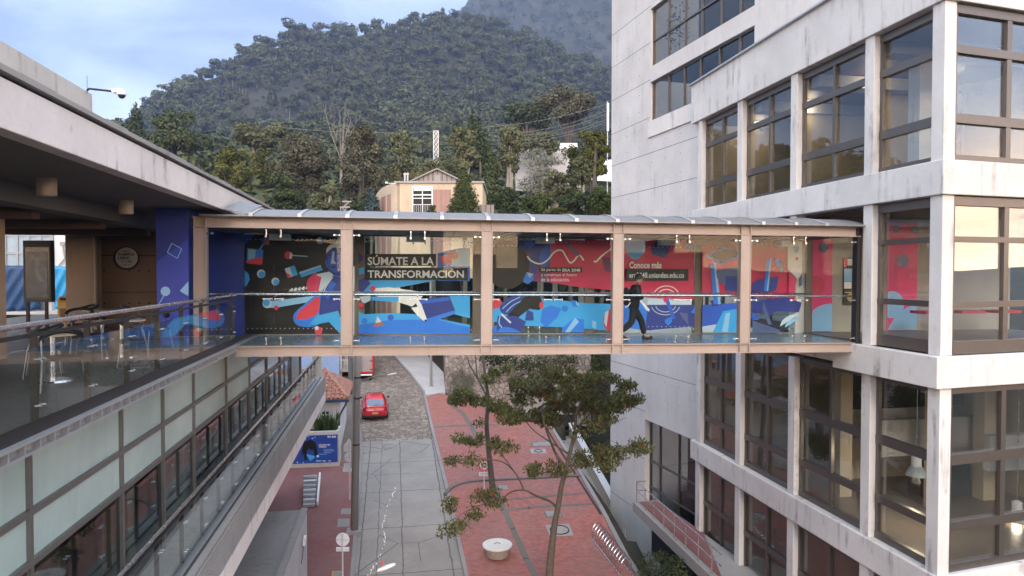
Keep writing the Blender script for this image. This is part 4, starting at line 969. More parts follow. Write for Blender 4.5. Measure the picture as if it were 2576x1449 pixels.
# ------------------------------------------------------------------ left: the building with the terrace
LX = -3.63
hall = thing('terrace_building', 'concrete campus building with roofed terrace and frosted glass facade', 'building', loc=(-6, 14, gz(18)))
RX = -3.9
rz0, rz1 = 1.46, 2.05
m = MB(); yE = 30.5
m.box(RX - .25, RX, 1.5, yE, CZ + rz0, CZ + rz1 - .07); m.build('roof_fascia', M_FASCIA, hall, bevel=.012)
m = MB(); m.box(RX - .2, RX - .06, 1.5, yE, CZ + rz1 - .07, CZ + rz1 - .025); m.build('shadow_gap', M_DARK, hall)
m = MB(); n = 40
for i in range(n):
    ya, yb = 1.5 + (yE - 1.5) * i / n, 1.5 + (yE - 1.5) * (i + 1) / n; dz = rnd.uniform(-.012, .012)
    m.box(RX - 4, RX + .05, ya, yb - .002, CZ + rz1 - .025, CZ + rz1 + .045 + dz)
m.build('roof_coping', M_GROOVE, hall)
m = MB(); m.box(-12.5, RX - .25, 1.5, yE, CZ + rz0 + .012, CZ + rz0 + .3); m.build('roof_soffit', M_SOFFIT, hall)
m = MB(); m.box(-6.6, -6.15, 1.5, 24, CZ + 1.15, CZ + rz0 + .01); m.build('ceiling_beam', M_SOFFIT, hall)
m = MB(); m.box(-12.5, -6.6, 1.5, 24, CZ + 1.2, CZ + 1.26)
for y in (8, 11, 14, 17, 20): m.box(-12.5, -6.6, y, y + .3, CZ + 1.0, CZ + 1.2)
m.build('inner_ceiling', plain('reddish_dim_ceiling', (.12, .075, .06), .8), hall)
# set-back upper storey
UX = -6.0; zu0, zu1 = 3.17, 3.6
yu = onX(232, 240, UX).y; ym = onX(118, 190, UX).y
m = MB(); m.box(UX - .3, UX, 2, yu, CZ + zu0, CZ + zu1); m.box(UX - 4, UX - .3, 2, yu, CZ + zu0 + .1, CZ + zu1 - .02); m.box(UX - .3, UX - .004, ym, yu, CZ + 2.0, CZ + zu0); m.box(UX - 4, UX - .3, yu - .3, yu - .004, CZ + 2.0, CZ + zu0 + .1); m.build('upper_parapet', M_CONC if False else concrete('weathered_concrete', (.54, .51, .48), .9), hall)
m = MB(); m.box(UX - 2.5, UX - 2.2, 2, yu - .3, CZ + 2.0, CZ + zu0 + .1); m.box(UX - 2.2, UX - .3, ym + .01, ym + .2, CZ + 2.0, CZ + zu0 + .1); m.build('upper_wall', M_TANC, hall)
# deck, edge strip with brackets
dz = -1.70
m = MB(); m.box(-14, LX - .02, 3, 34, CZ + dz - .10, CZ + dz); m.box(-14, -4.42, 3, 34, CZ + dz - .42, CZ + dz - .10); m.build('deck_slab', M_CONC, hall)
m = MB(); m.box(-14, LX - .12, 3.05, 33, CZ + dz + .003, CZ + dz + .012); m.build('deck_paving', plain('terrace_paving', (.10, .098, .095), .5, 0, .2, scale=2), hall)
m = MB(); m.box(LX - .02, LX + .07, 3, 16.9, CZ - 1.70, CZ - 1.672); m.box(LX - .02, LX + .05, 3, 16.9, CZ - 1.83, CZ - 1.80); m.build('edge_strip', M_STRAP, hall)
m = MB(); y = 3.2
while y < 16.8: m.box(LX - .015, LX + .05, y, y + .025, CZ - 1.80, CZ - 1.70); y += .30
m.build('edge_bracket', M_STRAP, hall, kind='stuff')
# frosted facade
FX = -4.3; FT, FM_, FB = CZ - 2.10, CZ - 2.86, CZ - 3.46
mul = [4.95, 6.95] + [onX(x, y, FX).y for x, y in ((70, 1300), (302, 1135), (407, 1080), (485, 1030), (567, 972), (626, 940), (670, 915))] + [27.2, 30, 33]
m = MB(); m.box(FX - .05, FX + .06, mul[0], mul[-1], FT - .02, FT + .06); m.box(FX - .05, FX + .05, mul[0], mul[-1], FM_ - .04, FM_ + .04); m.box(FX - .05, FX + .05, mul[0], mul[-1], FB - .05, FB + .03)
for y in mul: m.box(FX - .05, FX + .044, y - .035, y + .035, CZ - 5.2, FT - .021)
m.build('facade_frame', plain('bronze_facade_frame', (.22, .21, .20), .4, .6), hall)
for i, (a, b) in enumerate(zip(mul, mul[1:])):
    fr = i < 7
    for z0, z1 in ((FM_ + .04, FT - .02), (FB + .03, FM_ - .04)):
        m = MB(); m.box(FX - .02, FX - .005, a + .035, b - .035, z0, z1); m.build('frosted_pane' if fr else 'clear_pane', M_FROST if fr else M_GLASSD, hall)
    m = MB(); m.box(FX - .02, FX - .008, a + .036, b - .036, CZ - 5.2, FB - .051); m.build('clear_pane', M_GLASSD, hall)
m = MB(); m.box(-9, FX + .3, 3, 36, CZ - 5.45, CZ - 5.2); m.build('lower_floor', M_CONC, hall)
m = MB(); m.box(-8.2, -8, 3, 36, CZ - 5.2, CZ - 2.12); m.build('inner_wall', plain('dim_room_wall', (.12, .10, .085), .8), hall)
for y, mt in ((6.2, M_WOODD), (9.7, M_STEELD), (12.4, M_INTW), (15.5, M_WHITE), (18.2, M_STEELD), (21, M_WHITE), (24, M_INTW)):
    m = MB(); m.box(FX - .55, FX - .15, y, y + .35, CZ - 5.2, CZ - 3.4); m.build('inner_pillar', mt, hall)
for i in range(9):
    y = 5 + i * 2.1; m = MB(); m.box(-6.4, -5.4, y, y + 1.1, CZ - 4.5, CZ - 4.44); m.box(-6.0, -5.9, y + .5, y + .6, CZ - 5.2, CZ - 4.5); m.build('inner_table', M_WOODD if i % 2 else M_INTW, hall)
# lower walkway ledge, grooved fascia
EX = -3.40; yL = 35.0
m = MB(); m.box(FX + .06, EX - .1, 3, yL, CZ - 5.45, CZ - 5.19); m.build('walkway', M_CONC, hall)
m = MB(); m.box(-3.72, -3.56, 3, yL, CZ - 5.19, CZ - 5.15); m.build('walkway_strip', M_STRAP, hall)
m = MB(); m.box(EX - .32, EX, 3, yL, CZ - 5.95, CZ - 5.165); m.build('fascia_backing', concrete('dark_grey_concrete', (.06, .06, .06), .4), hall)
m = MB(); m.box(EX - .1, EX + .02, 3, yL, CZ - 5.21, CZ - 5.16)
for k in range(9): m.box(EX, EX + .03, 3, yL, CZ - 5.30 - k * .078, CZ - 5.25 - k * .078)
m.build('grooved_fascia', M_GROOVE, hall)
m = MB(); m.box(EX - .3, EX + .035, 3, yL + .02, CZ - 6.42, CZ - 5.952); m.build('lower_fascia', M_FASCIA, hall)
m = MB(); m.box(EX - .55, EX - .12, yL - .3, yL + .1, CZ - 6.0, CZ - 2.15); m.build('end_column', M_WHITE, hall)
m = MB(); m.box(-9, EX - .35, 3, yL, CZ - 6.4, CZ - 5.96); m.box(-6.5, -6.2, 3, yL, gz(20) - 1, CZ - 6.41); m.build('ground_storey_wall', M_STEELD, hall)
# blue printed column, inner walls, near pillar
yc_ = 16.75
a = onY(394, 700, yc_); b = onY(474, 700, yc_)
m = MB(); m.box(a.x, b.x, yc_, yc_ + .9, CZ + dz, CZ + rz0); m.build('printed_column', plain('column_blue', (.055, .085, .46), .4), hall)
def flat(px, mat, y, name, wd=None):
    pts = [onY(x_, y_, y) for x_, y_ in px]; m = MB()
    if wd:
        for p, q in zip(pts, pts[1:]): m.bar(p, q, wd, .004, up=(0, 1, 0))
    else: m.prism(pts, V((0, .004, 0)))
    return m.build(name, mat, hall)
flat([(394, 528), (470, 528), (474, 600), (394, 660)], plain('column_deep_blue', (.035, .055, .26), .4), yc_ - .006, 'column_print')
flat([(432, 612), (457, 626), (446, 650), (421, 635), (432, 612)], FILM['light'], yc_ - .012, 'column_print', .015)
flat([(416 + 12 * math.cos(a_ * .3), 733 + 12 * math.sin(a_ * .3)) for a_ in range(21)], FILM['light'], yc_ - .012, 'column_print')
flat([(412, 744), (394, 775)], FILM['light'], yc_ - .016, 'column_print', .02); flat([(474, 707), (474, 745), (452, 732)], FILM['light'], yc_ - .012, 'column_print')
wy = 22.6
a = onY(185, 700, wy); b = onY(238, 700, wy - .5); c = onY(394, 700, wy)
m = MB(); m.box(a.x, b.x, wy - .5, wy + .3, CZ + dz, CZ + rz0)
for zz_ in (.62, -.72): m.box(a.x - .002, b.x + .002, wy - .504, wy - .49, CZ + zz_, CZ + zz_ + .03)
m.build('pilaster', M_TANC, hall)
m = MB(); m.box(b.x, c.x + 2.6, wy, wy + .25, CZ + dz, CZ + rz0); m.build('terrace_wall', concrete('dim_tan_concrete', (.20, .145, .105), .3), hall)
m = MB()
for zz_ in (.5, -.62): m.box(b.x, c.x + 2.6, wy - .004, wy - .001, CZ + zz_, CZ + zz_ + .02)
for x_ in (325, 350, 375, 262): 
    for zz_ in (.05, -.95): p = onY(x_, 700, wy); m.lathe((p.x, wy - .001, CZ + zz_), [(.03, 0), (.03, .004)], 8, axis=(0, -1, 0))
m.build('wall_joint', M_DARK, hall)
m = MB(); p = onY(240, 700, wy - .55); m.tube((p.x + .03, wy - .58, CZ + dz), (p.x + .03, wy - .58, CZ + 1.2), .06, 10); m.build('drain_pipe', M_STEELD, hall)
p = onY(14.5, 700, 14.9); m = MB(); m.box(p.x - 1.2, p.x, 14.2, 14.9, CZ + dz, CZ + rz0); m.build('near_pillar', concrete('warm_lit_concrete', (.50, .36, .25), .25), hall)  # warm light falling on the pillar is put into its base colour
# dark wall closing the terrace towards the bridge
m = MB(); m.box(-4.95, -4.0, 19.4, 19.6, CZ + dz, CZ + rz0 - .02); m.build('bridge_jamb', FILM['navy'], hall)
# courtyard seen through the opening
m = MB(); yb = 31.5; m.box(-25, -9.2, yb, yb + .3, CZ + dz, CZ + 3.0); m.build('courtyard_wall', concrete('courtyard_white', (.72, .73, .74), .2), hall)
m = MB(); m.box(-25, -8.5, 30, yb, CZ + dz + .02, CZ + dz + .1); m.build('courtyard_step', M_PALE, hall)
p, q = onY(12, 590, yb - .06), onY(133, 735, yb - .06); m = MB()
for k in range(5): x_ = p.x + (q.x - p.x) * k / 4; m.box(x_ - .05, x_ + .05, yb - .08, yb, CZ + dz, CZ + 2.1)
for z_ in (.1, .75, 1.5, 2.1): m.box(p.x, q.x, yb - .07, yb, CZ + z_, CZ + z_ + .09)
wo_ = m.build('courtyard_window', plain('grey_window_frame', (.30, .33, .36), .5), hall)
m = MB(); m.box(p.x + .05, q.x - .05, yb - .03, yb - .015, CZ + .1, CZ + 2.1); m.build('pane', plain('bluish_reflective_pane', (.28, .38, .46), .15), wo_)
m = MB(); e = [onY(x_, y_, yb - .1) for x_, y_ in ((150, 608), (163, 608), (163, 650), (140, 678), (118, 680))]; m.box(e[0].x, e[1].x, yb - .1, yb - .002, e[1].z - .16, e[0].z); m.path([e[1] + V((-.1, .04, -.16)), e[2], e[3], e[4]], .03, 5); m.build('electric_box', M_CONC, hall)

# glass balustrades
def balustrade(name, label, X, ys, rail_z, g0, g1, base_z, y_end, grp=None):
    o = thing(name, label, 'balustrade', loc=(X, (ys[0] + ys[-1]) / 2, CZ + base_z))
    m = MB(); m.tube((X, ys[-1] - 1, CZ + rail_z - .03), (X, y_end, CZ + rail_z - .03), .03, 10); m.build('handrail', M_CHROME, o)
    m = MB(); m.box(X - .02, X + .02, ys[-1] - 1, y_end, CZ + rail_z - .16, CZ + rail_z - .12); m.build('top_rail', M_DARKST, o)
    for y in ys:
        m = MB(); m.box(X - .13, X - .06, y + .045, y + .065, CZ + base_z, CZ + rail_z - .1); m.bar((X - .1, y + .055, CZ + rail_z - .13), (X, y + .055, CZ + rail_z - .04), .03, .02); m.build('post', M_DARKST, o)
    for a, b in zip(ys, ys[1:]):
        m = MB(); m.box(X - .006, X + .006, b + .008, a - .008, CZ + g0, CZ + g1); g = m.build('glass_pane', M_GLASS, o)
        for y in (a - .05, b + .05):
            for z in (g0 + .13, g1 - .13):
                m = MB(); m.lathe((X + .008, y, CZ + z), [(.016, -.05), (.016, .016)], 8, axis=(1, 0, 0)); m.build('clamp', M_CHROME, g)
    return o
ys = [16.7 - 1.265 * k for k in range(10)]
ub = balustrade('glass_balustrade', 'upper glass balustrade with steel handrail along the terrace edge', LX, ys, -.50, -1.52, -.775, -1.70, 16.75)
m = MB(); m.box(LX - .03, LX - .012, 4, 16.72, CZ - 1.70, CZ - 1.53); m.build('kick_band', M_DARKST, ub)
ys2 = [33.4 - 1.29 * k for k in range(22)]
balustrade('glass_balustrade', 'lower glass balustrade with steel handrail above the grooved ledge', -3.62, ys2, -4.02, -5.05, -4.28, -5.15, 34.6)

# ceiling lamps
for px, y0, yy_, lab in ((117, 450, None, 'larger'), (317, 506, None, 'smaller')):
    zc = 1.46 / ((685 - y0) / FPX); p = atZc(px, y0, zc); z = CZ + rz0
    m = MB(); m.lathe((p.x, p.y, z + .01), [(.14, 0), (.14, -.27)], 24); m.lathe((p.x, p.y, z - .262), [(.11, .003), (.11, -.006)], 20)
    tag(m.build('ceiling_lamp', plain('beige_lamp_can', (.50, .40, .33), .5)), lab + (' beige cylinder lamp under the soffit, nearer the left edge of the photo' if lab == 'larger' else ' beige cylinder lamp under the soffit, nearer the blue column'), 'lamp', 'cylinder lamps under the terrace soffit')
# surveillance camera on its bracket
p0 = onX(219, 233, UX + .03); zc = (p0 - CAM).dot(FW)
cc = thing('security_camera', 'white dome camera on a thin arm above the left roof', 'camera', loc=p0)
pt = lambda x, y: atZc(x, y, zc)
m = MB(); m.tube(pt(219, 190), pt(219, 236), .005, 5); m.build('mast', M_DARKST, cc)
m = MB(); m.path([pt(219, 228), pt(224, 223), pt(286, 230)], .022, 6); m.build('arm', M_DARKST, cc)
m = MB(); m.bar(pt(285, 227), pt(308, 228), .05, .07); m.bar(pt(286, 224), pt(288, 234), .1, .04); m.build('bracket', M_WHITEP, cc)
m = MB(); c = pt(306, 233); m.lathe(c, [(.05, .06), (.075, .03), (.085, -.03), (.08, -.05)], 14); m.build('housing', M_WHITEP, cc, smooth=True)
m = MB(); m.ell(c + V((0, 0, -.05)), .07, .07, .07, 12, 8); m.build('lens_dome', M_BLACK, cc, smooth=True)
# info totem
zc = 18.0; q = lambda x, y, d=0: atZc(x, y, zc + d)
tt = thing('display_totem', 'dark standing display with torn poster on two legs', 'display', loc=V((q(93, 800).x, q(93, 800).y, CZ + dz)))
fu = (q(130, 700) - q(60, 700)).normalized(); fn = V((fu.y, -fu.x, 0))
def tq(x, y): return q(x, y)
def tbox(m, x0, y0, x1, y1, d0, d1):
    a = q(x0, y1); b = q(x1, y1); c_ = q(x0, y0); m.obox(a + fn * d0, b - a, fn * (d1 - d0), V((0, 0, c_.z - a.z)))
m = MB(); tbox(m, 60, 605, 129, 760, -.16, 0); m.build('case', M_BLACK, tt)
m = MB(); tbox(m, 66, 622, 126, 752, 0, .01); m.build('glass_front', plain('dark_green_display_border', (.012, .03, .03), .2), tt)
m = MB(); tbox(m, 69, 633, 121, 748, .012, .02)
t = NT('torn_poster'); n_ = t.noise(t.pos(), 2.2, 5, .6, .8); n2_ = t.noise(t.pos(), 9, 5, .7)
pm = t.pbr(t.mix(n2_, t.ramp(n_, [(.35, (.02, .03, .045)), (.5, (.05, .09, .15)), (.62, (.16, .22, .30))]), (.03, .05, .09)), .3)
m.build('poster', pm, tt)
for x_ in (70, 117):
    a = q(x_, 760, .06); m = MB(); m.box(a.x - .035, a.x + .035, a.y - .03, a.y + .03, CZ + dz, a.z); m.build('leg', M_DARKST, tt)
# round sign
p = onY(317, 650, wy - .05)
rs = thing('round_sign', 'round white sign with dark rim on the dim terrace wall', 'sign', loc=p)
m = MB(); m.lathe((0, .04, 0), [(.36, 0), (.36, .05)], 36, axis=(0, -1, 0)); m.build('rim', M_BLACK, rs, local=True)
m = MB(); m.lathe((.02, -.012, .02), [(.315, 0), (.315, .006)], 36, axis=(0, -1, 0)); m.build('face', plain('sign_face_grey', (.42, .42, .43), .5), rs, local=True)
def stext(s, x0, z0, w_, h_, bold=.02): lettering(s, p + V((x0, -.021, z0)), V((w_, 0, 0)), V((0, 0, h_)), 'lettering', M_BLACK, rs, bold)
stext('SOMOS', -.1, .19, .22, .05, .01); stext('CAMPUS', -.22, .08, .46, .085, .03); stext('LIBRE', -.22, -.03, .32, .085, .03); stext('DE HUMO', -.12, -.13, .3, .06, .01); stext('24 H', -.06, -.22, .17, .05, .01)
# yellow bin
bc = atZc(168, 800, 20.6); bn = thing('waste_bin', 'yellow waste bin with slanted hooded top beside the concrete pilaster', 'bin', loc=V((bc.x, bc.y, CZ + dz)))
M_YEL = plain('yellow_plastic', (.52, .30, .06), .45)
m = MB(); m.hexa([(-.17, -.2, 0), (.15, -.2, 0), (.15, .2, 0), (-.17, .2, 0), (-.17, -.2, .82), (.15, -.2, .82), (.15, .2, .92), (-.17, .2, .92)]); m.build('body', M_YEL, bn, local=True, bevel=.02)
m = MB(); m.hexa([(-.19, -.22, .825), (.17, -.22, .825), (.17, .22, .925), (-.19, .22, .925), (-.15, -.16, .96), (.13, -.16, .96), (.13, .2, 1.0), (-.15, .2, 1.0)]); m.build('hood', M_YEL, bn, local=True)
m = MB(); m.hexa([(-.10, -.215, .865), (.08, -.215, .865), (.08, -.17, .865), (-.10, -.17, .865), (-.10, -.19, .94), (.08, -.19, .94), (.08, -.15, .94), (-.10, -.15, .94)]); m.build('opening', M_BLACK, bn, local=True)
m = MB(); m.box(-.1, .06, -.206, -.201, .2, .62); m.build('panel', plain('bin_label_brown', (.16, .08, .03), .5), bn, local=True)
# blue tarpaulins
def tarp(name, px, mat, y, label):
    m = MB(); nx_, ny_ = 26, 12
    (x0, y0), (x1, y1), (x2, y2), (x3, y3) = px
    for j in range(ny_ + 1):
        for i in range(nx_ + 1):
            u, v_ = i / nx_, j / ny_; X = (x0 * (1 - u) + x1 * u) * (1 - v_) + (x3 * (1 - u) + x2 * u) * v_; Y = (y0 * (1 - u) + y1 * u) * (1 - v_) + (y3 * (1 - u) + y2 * u) * v_
            p_ = onY(X, Y, y); p_.y += .09 * math.sin((u + v_ * .8) * 19) * (.25 + v_) ; m.v.append(p_)
    for j in range(ny_):
        for i in range(nx_): a_ = j * (nx_ + 1) + i; m.f.append((a_, a_ + 1, a_ + nx_ + 2, a_ + nx_ + 1)); m.mi.append(0)
    o = m.build(name, mat, smooth=True); s_ = o.modifiers.new('thickness', 'SOLIDIFY'); s_.thickness = .01; tag(o, label, 'tarpaulin', 'tarpaulins hung across the courtyard')
tarp('tarpaulin', [(122, 668), (200, 672), (200, 790), (136, 776)], plain('bright_blue_tarp', (.02, .30, .62), .4), 30.6, 'bright blue tarpaulin hanging in folds beside the pilaster')
tarp('tarpaulin', [(6, 668), (100, 668), (100, 778), (6, 785)], plain('dark_blue_tarp', (.012, .055, .15), .5), 30.9, 'dark blue tarpaulin stretched behind the display totem')
# terrace furniture
def chair(loc, rz, label):
    o = thing('terrace_chair', label, 'chair', loc=(0, 0, 0), group='black chairs on the terrace')
    m = MB(); m.prism([(-.24, -.22, .43), (.24, -.22, .43), (.22, .22, .43), (-.22, .22, .43)], V((0, 0, .05))); m.build('seat', M_BLACK, o, local=True, bevel=.015)
    arc = [(.27 * math.cos(R(a)), .27 * math.sin(R(a)) - .02, .72 + .10 * max(0, math.sin(R(a)))) for a in range(-25, 206, 15)]
    m = MB(); m.path(arc, .035, 8); m.build('backrest', M_BLACK, o, local=True, smooth=True)
    for sx in (-1, 1):
        m = MB(); m.path([(sx * .26, -.12, .72), (sx * .25, -.2, .44), (sx * .27, -.26, 0), (sx * .27, .25, .01), (sx * .22, .2, .44)], .013, 6); m.build('leg', plain('dull_steel', (.22, .22, .225), .4, .7), o, local=True)
    WINV.pop(o.name, None); o.location = loc; o.rotation_euler = (0, 0, rz); return o
ch_spots = [(-4.75, 7.3, 1.2), (-5.0, 8.7, -2.0), (-5.9, 9.6, 2.7), (-4.7, 10.8, .4), (-5.6, 12.2, -1.2), (-4.6, 13.2, 1.9), (-5.9, 14.6, .2), (-5.1, 15.9, -2.4), (-7.3, 17.6, .3), (-6.7, 19.2, 2.0), (-8.0, 19.7, -.7), (-6.4, 20.6, 3.6)]
pos_txt = ['nearest the camera', 'behind the first balustrade panes', 'inside the terrace near the totem', 'close to the balustrade by the first table', 'beside the middle table', 'against the balustrade before the middle table', 'deeper in the terrace past the middle table', 'by the printed blue column', 'with open back before the tan pilaster', 'under the round wall sign', 'beside the yellow bin', 'farthest in, below the dim wall']
c0 = chair((ch_spots[0][0], ch_spots[0][1], CZ + dz + .012), ch_spots[0][2], 'black terrace chair with steel legs ' + pos_txt[0])
for (x_, y_, r_), tx in list(zip(ch_spots, pos_txt))[1:]: dup(c0, (x_, y_, CZ + dz + .012), r_, 'black terrace chair with steel legs ' + tx)
def table(loc, label):
    o = thing('terrace_table', label, 'table', loc=(0, 0, 0), group='tables on the terrace')
    m = MB(); m.lathe((0, 0, .72), [(.42, 0), (.42, .03)], 28); m.build('table_top', plain('pale_wood', (.42, .34, .24), .4), o, local=True)
    m = MB(); m.tube((0, 0, .03), (0, 0, .72), .035, 10); m.build('leg', M_CHROME, o, local=True); m = MB(); m.lathe((0, 0, 0), [(.28, 0), (.26, .03)], 20); m.build('base', M_CHROME, o, local=True)
    o.location = loc; return o
t0 = table((-5.4, 7.9, CZ + dz + .012), 'round pale wood table behind the nearest balustrade panes')
for (x_, y_), lb in zip(((-5.2, 11.6), (-5.3, 14.6), (-7.2, 18.6)), ('round pale wood table at the middle of the terrace edge', 'round pale wood table near the printed blue column', 'round pale wood table in front of the tan pilaster')): dup(t0, (x_, y_, CZ + dz + .012), 0, lb)
# low annex with flat roof in front of the pavement
AX = -3.3; ya = AX / math.tan(R(-7.0)); za = CZ - 2.75 * 3.3
an = thing('concrete_annex', 'low pale concrete annex with flat roof below the ledge', 'building', loc=(AX - 1, ya - 4, gz(24)))
m = MB(); m.box(-6.2, AX - .25, 10, ya - .25, gz(10), za - .06); m.build('body', M_CONC, an)
m = MB(); m.box(AX - .25, AX, 10, ya, gz(10), za - .02); m.build('wall', concrete('pale_annex_wall', (.50, .50, .52), .4), an)
m = MB(); m.box(-6.2, AX - .2, 10, ya, za - .06, za); m.box(AX - .2, AX + .02, 10, ya + .02, za - .02, za + .07); m.build('flat_roof', M_CONC, an)
p = onX(762, 1360, AX + .05); lb = thing('flood_light', 'small white box lamp with cable on the pale annex wall', 'lamp', loc=p)
m = MB(); m.obox(p + V((0, -.1, -.16)), V((.09, 0, 0)), V((0, .2, 0)), V((.03, 0, .32))); m.build('housing', M_WHITEP, lb, bevel=.01)
m = MB(); m.path([p + V((0, 0, -.14)), p + V((.0, .05, -.35)), p + V((.0, -.2, -.55)), p + V((.0, -.5, -.62))], .012, 5); m.build('cable', M_BLACK, lb)

# ------------------------------------------------------------------ street furniture and small buildings
def gp(x, y, h=.12): return onG(x, y, h)
# utility poles
M_POLE = concrete('weathered_pole', (.25, .245, .24), .5)
def zc_of(p): return (p - CAM).dot(FW)
b0 = gp(891, 1338); t0_ = atZc(904, 690, zc_of(b0))
po = thing('utility_pole', 'tall grey concrete utility pole at the kerb carrying the pale lamp arm', 'utility pole', loc=b0)
m = MB(); m.path([b0 - V((0, 0, .3)), b0.lerp(t0_, .5), t0_], [.165, .15, .13], 14); m.build('shaft', M_POLE, po, smooth=True)
m = MB(); m.box(b0.x - .32, b0.x + .28, b0.y - .3, b0.y + .3, b0.z - .1, b0.z + .1); m.build('footing', M_CONC, po)
for f_ in (.34, .52, .60): m = MB(); p = b0.lerp(t0_, f_); m.lathe(p, [(.165, -.03), (.165, .03)], 14); m.build('clamp_band', M_DARKST, po)
m = MB(); dxx = V((-.17, -.06, 0)); m.path([b0.lerp(t0_, .25) + dxx, b0.lerp(t0_, .7) + dxx * .9], .035, 6); m.build('conduit', M_CONC, po)
def pz(x, y): return atZc(x, y, zc_of(b0))
# lamp on the pole
lp = thing('street_lamp', 'pale street lamp head on a thin arm reaching from the kerb utility pole', 'street lamp', loc=pz(903, 958))
m = MB(); m.path([pz(903, 958), pz(925, 952), pz(955, 945), pz(975, 944)], .03, 6); m.build('arm', M_POLE, lp)
def luminaire(par, a, b, wd):
    d = (b - a).normalized(); sd_ = d.cross(V((0, 0, 1))).normalized(); L_ = (b - a).length; m = MB(); n = 10; k = 8
    for i in range(n + 1):
        t_ = i / n; w_ = wd * (math.sin(math.pi * (.12 + .80 * t_)) ** .6) * .5
        for j in range(k):
            an = 2 * math.pi * j / k; m.v.append(a + d * L_ * t_ + sd_ * w_ * math.cos(an) + V((0, 0, w_ * .55 * math.sin(an))))
    for i in range(n):
        for j in range(k): m.f.append((i * k + j, i * k + (j + 1) % k, (i + 1) * k + (j + 1) % k, (i + 1) * k + j)); m.mi.append(0)
    m.f.append(tuple(range(k))); m.mi.append(0); m.f.append(tuple(n * k + j for j in reversed(range(k)))); m.mi.append(0)
    return m.build('lamp_head', M_WHITEP, par, smooth=True)
luminaire(lp, pz(974, 944), pz(998, 939), .18)
# lower lamp, its pole below the frame
zq = 14.6; q2 = lambda x, y: atZc(x, y, zq)
l2 = thing('street_lamp', 'white street lamp head with small red sensor, low over the grey road', 'street lamp', loc=V((q2(860, 1500).x, q2(860, 1500).y, gz(14) + .12)))
pb_ = q2(860, 1490); m = MB(); m.path([V((pb_.x, pb_.y, gz(14))), pb_], [.16, .11], 12); m.build('pole', M_POLE, l2)
m = MB(); m.path([pb_ - V((0, 0, .1)), q2(920, 1454), q2(938, 1441), q2(952, 1436)], .018, 6); m.build('arm', M_POLE, l2)
luminaire(l2, q2(950, 1435), q2(995, 1419), .17)
m = MB(); c = q2(962, 1419); m.lathe(c, [(.03, 0), (.035, .04), (.01, .065)], 10); m.build('sensor', FILM['red'], l2)
b1 = gp(884, 990); t1_ = atZc(870, 503, zc_of(b1)); p2_ = thing('utility_pole', 'slimmer darker utility pole behind the kerb pole, its crossarms showing over the bridge roof', 'utility pole', loc=b1)
m = MB(); m.path([b1, t1_], [.19, .12], 10); m.build('shaft', plain('dark_pole', (.09, .09, .09), .8), p2_)
pz1 = lambda x, y: atZc(x, y, zc_of(b1) - .3)
for (xa, xb, y_) in ((861, 884, 507), (855, 880, 521)): m = MB(); m.bar(pz1(xa, y_), pz1(xb, y_), .09, .09); m.build('crossarm', M_CONC, p2_)
for a_, b_ in (((857, 521), (857, 540)), ((861, 523), (874, 538)), ((872, 521), (862, 538)), ((864, 520), (879, 508))): m = MB(); m.bar(pz1(*a_), pz1(*b_), .06, .06); m.build('brace', M_CONC, p2_)
b3 = gp(1084.5, 972); t3_ = atZc(1083, 700, zc_of(b3)); p3_ = thing('lamp_post', 'plain grey post standing on the pale sidewalk by the stone wall', 'post', loc=b3)
m = MB(); m.path([b3, t3_], [.11, .08], 10); m.build('shaft', M_POLE, p3_); m = MB(); m.lathe(b3, [(.18, 0), (.18, .06)], 12); m.build('base', M_CONC, p3_)
# traffic signs
M_SIGNB = plain('bare_sign_back', (.78, .81, .86), .4, 0); M_POST = plain('galvanised_post', (.62, .63, .65), .45, .1)
def signpost(name, label, base, x, ytop, zc, parts, grp=None):
    o = thing(name, label, 'traffic sign', loc=base, group=grp); d = FW * -.03
    m = MB(); tp_ = atZc(x, ytop, zc); m.tube((tp_.x, tp_.y, base.z - .1), tp_, .03, 8); m.build('post', M_POST, o)
    return o
bs = gp(879, 1259); zc = zc_of(bs); o = signpost('traffic_sign', 'back of a pointed sign plate above a round plate on one slim post', bs, 879, 1106, zc, None)
def plate(o, pts, zc, th, mat, name, off=0.03):
    q_ = [atZc(x, y, zc) + FW * off for x, y in pts]; m = MB(); m.prism(q_, FW * th); return m.build(name, mat, o)
circ = lambda x, y, r_, n=24: [(x + r_ * math.cos(2 * math.pi * i / n), y + r_ * math.sin(2 * math.pi * i / n)) for i in range(n)]
def stiff(o, x0, x1, y0, y1, xm, ym, zc):
    m = MB(); m.bar(atZc(x0, ym, zc) + FW * .02, atZc(x1, ym, zc) + FW * .02, .03, .03); m.build('stiffener', M_POST, o)
plate(o, [(864, 1136), (864, 1122), (877, 1104), (891, 1122), (891, 1136)], zc, .012, M_SIGNB, 'pointed_plate'); plate(o, circ(878, 1150, 12.5), zc, .012, M_SIGNB, 'round_plate'); stiff(o, 864, 891, 0, 0, 878, 1124, zc); stiff(o, 866, 890, 0, 0, 878, 1150, zc)
zc = 26.2; bs = V((atZc(861.5, 1500, zc).x, atZc(861.5, 1500, zc).y, gz(25.5) + .12)); o = signpost('traffic_sign', 'back of a round sign with a small plate beneath, nearest post on the dark pavement', bs, 861.5, 1343, zc, None)
plate(o, circ(861.5, 1358, 17), zc, .012, M_SIGNB, 'round_plate'); plate(o, [(845, 1377), (878, 1377), (878, 1388), (845, 1388)], zc, .012, M_SIGNB, 'lower_plate'); stiff(o, 845, 878, 0, 0, 861, 1358, zc); stiff(o, 845, 878, 0, 0, 861, 1382, zc)
bs = gp(1218, 1236, .13); zc = zc_of(bs); o = signpost('traffic_sign', 'round no-turn sign with red ring above a small white plate', bs, 1218, 1158, zc, None)
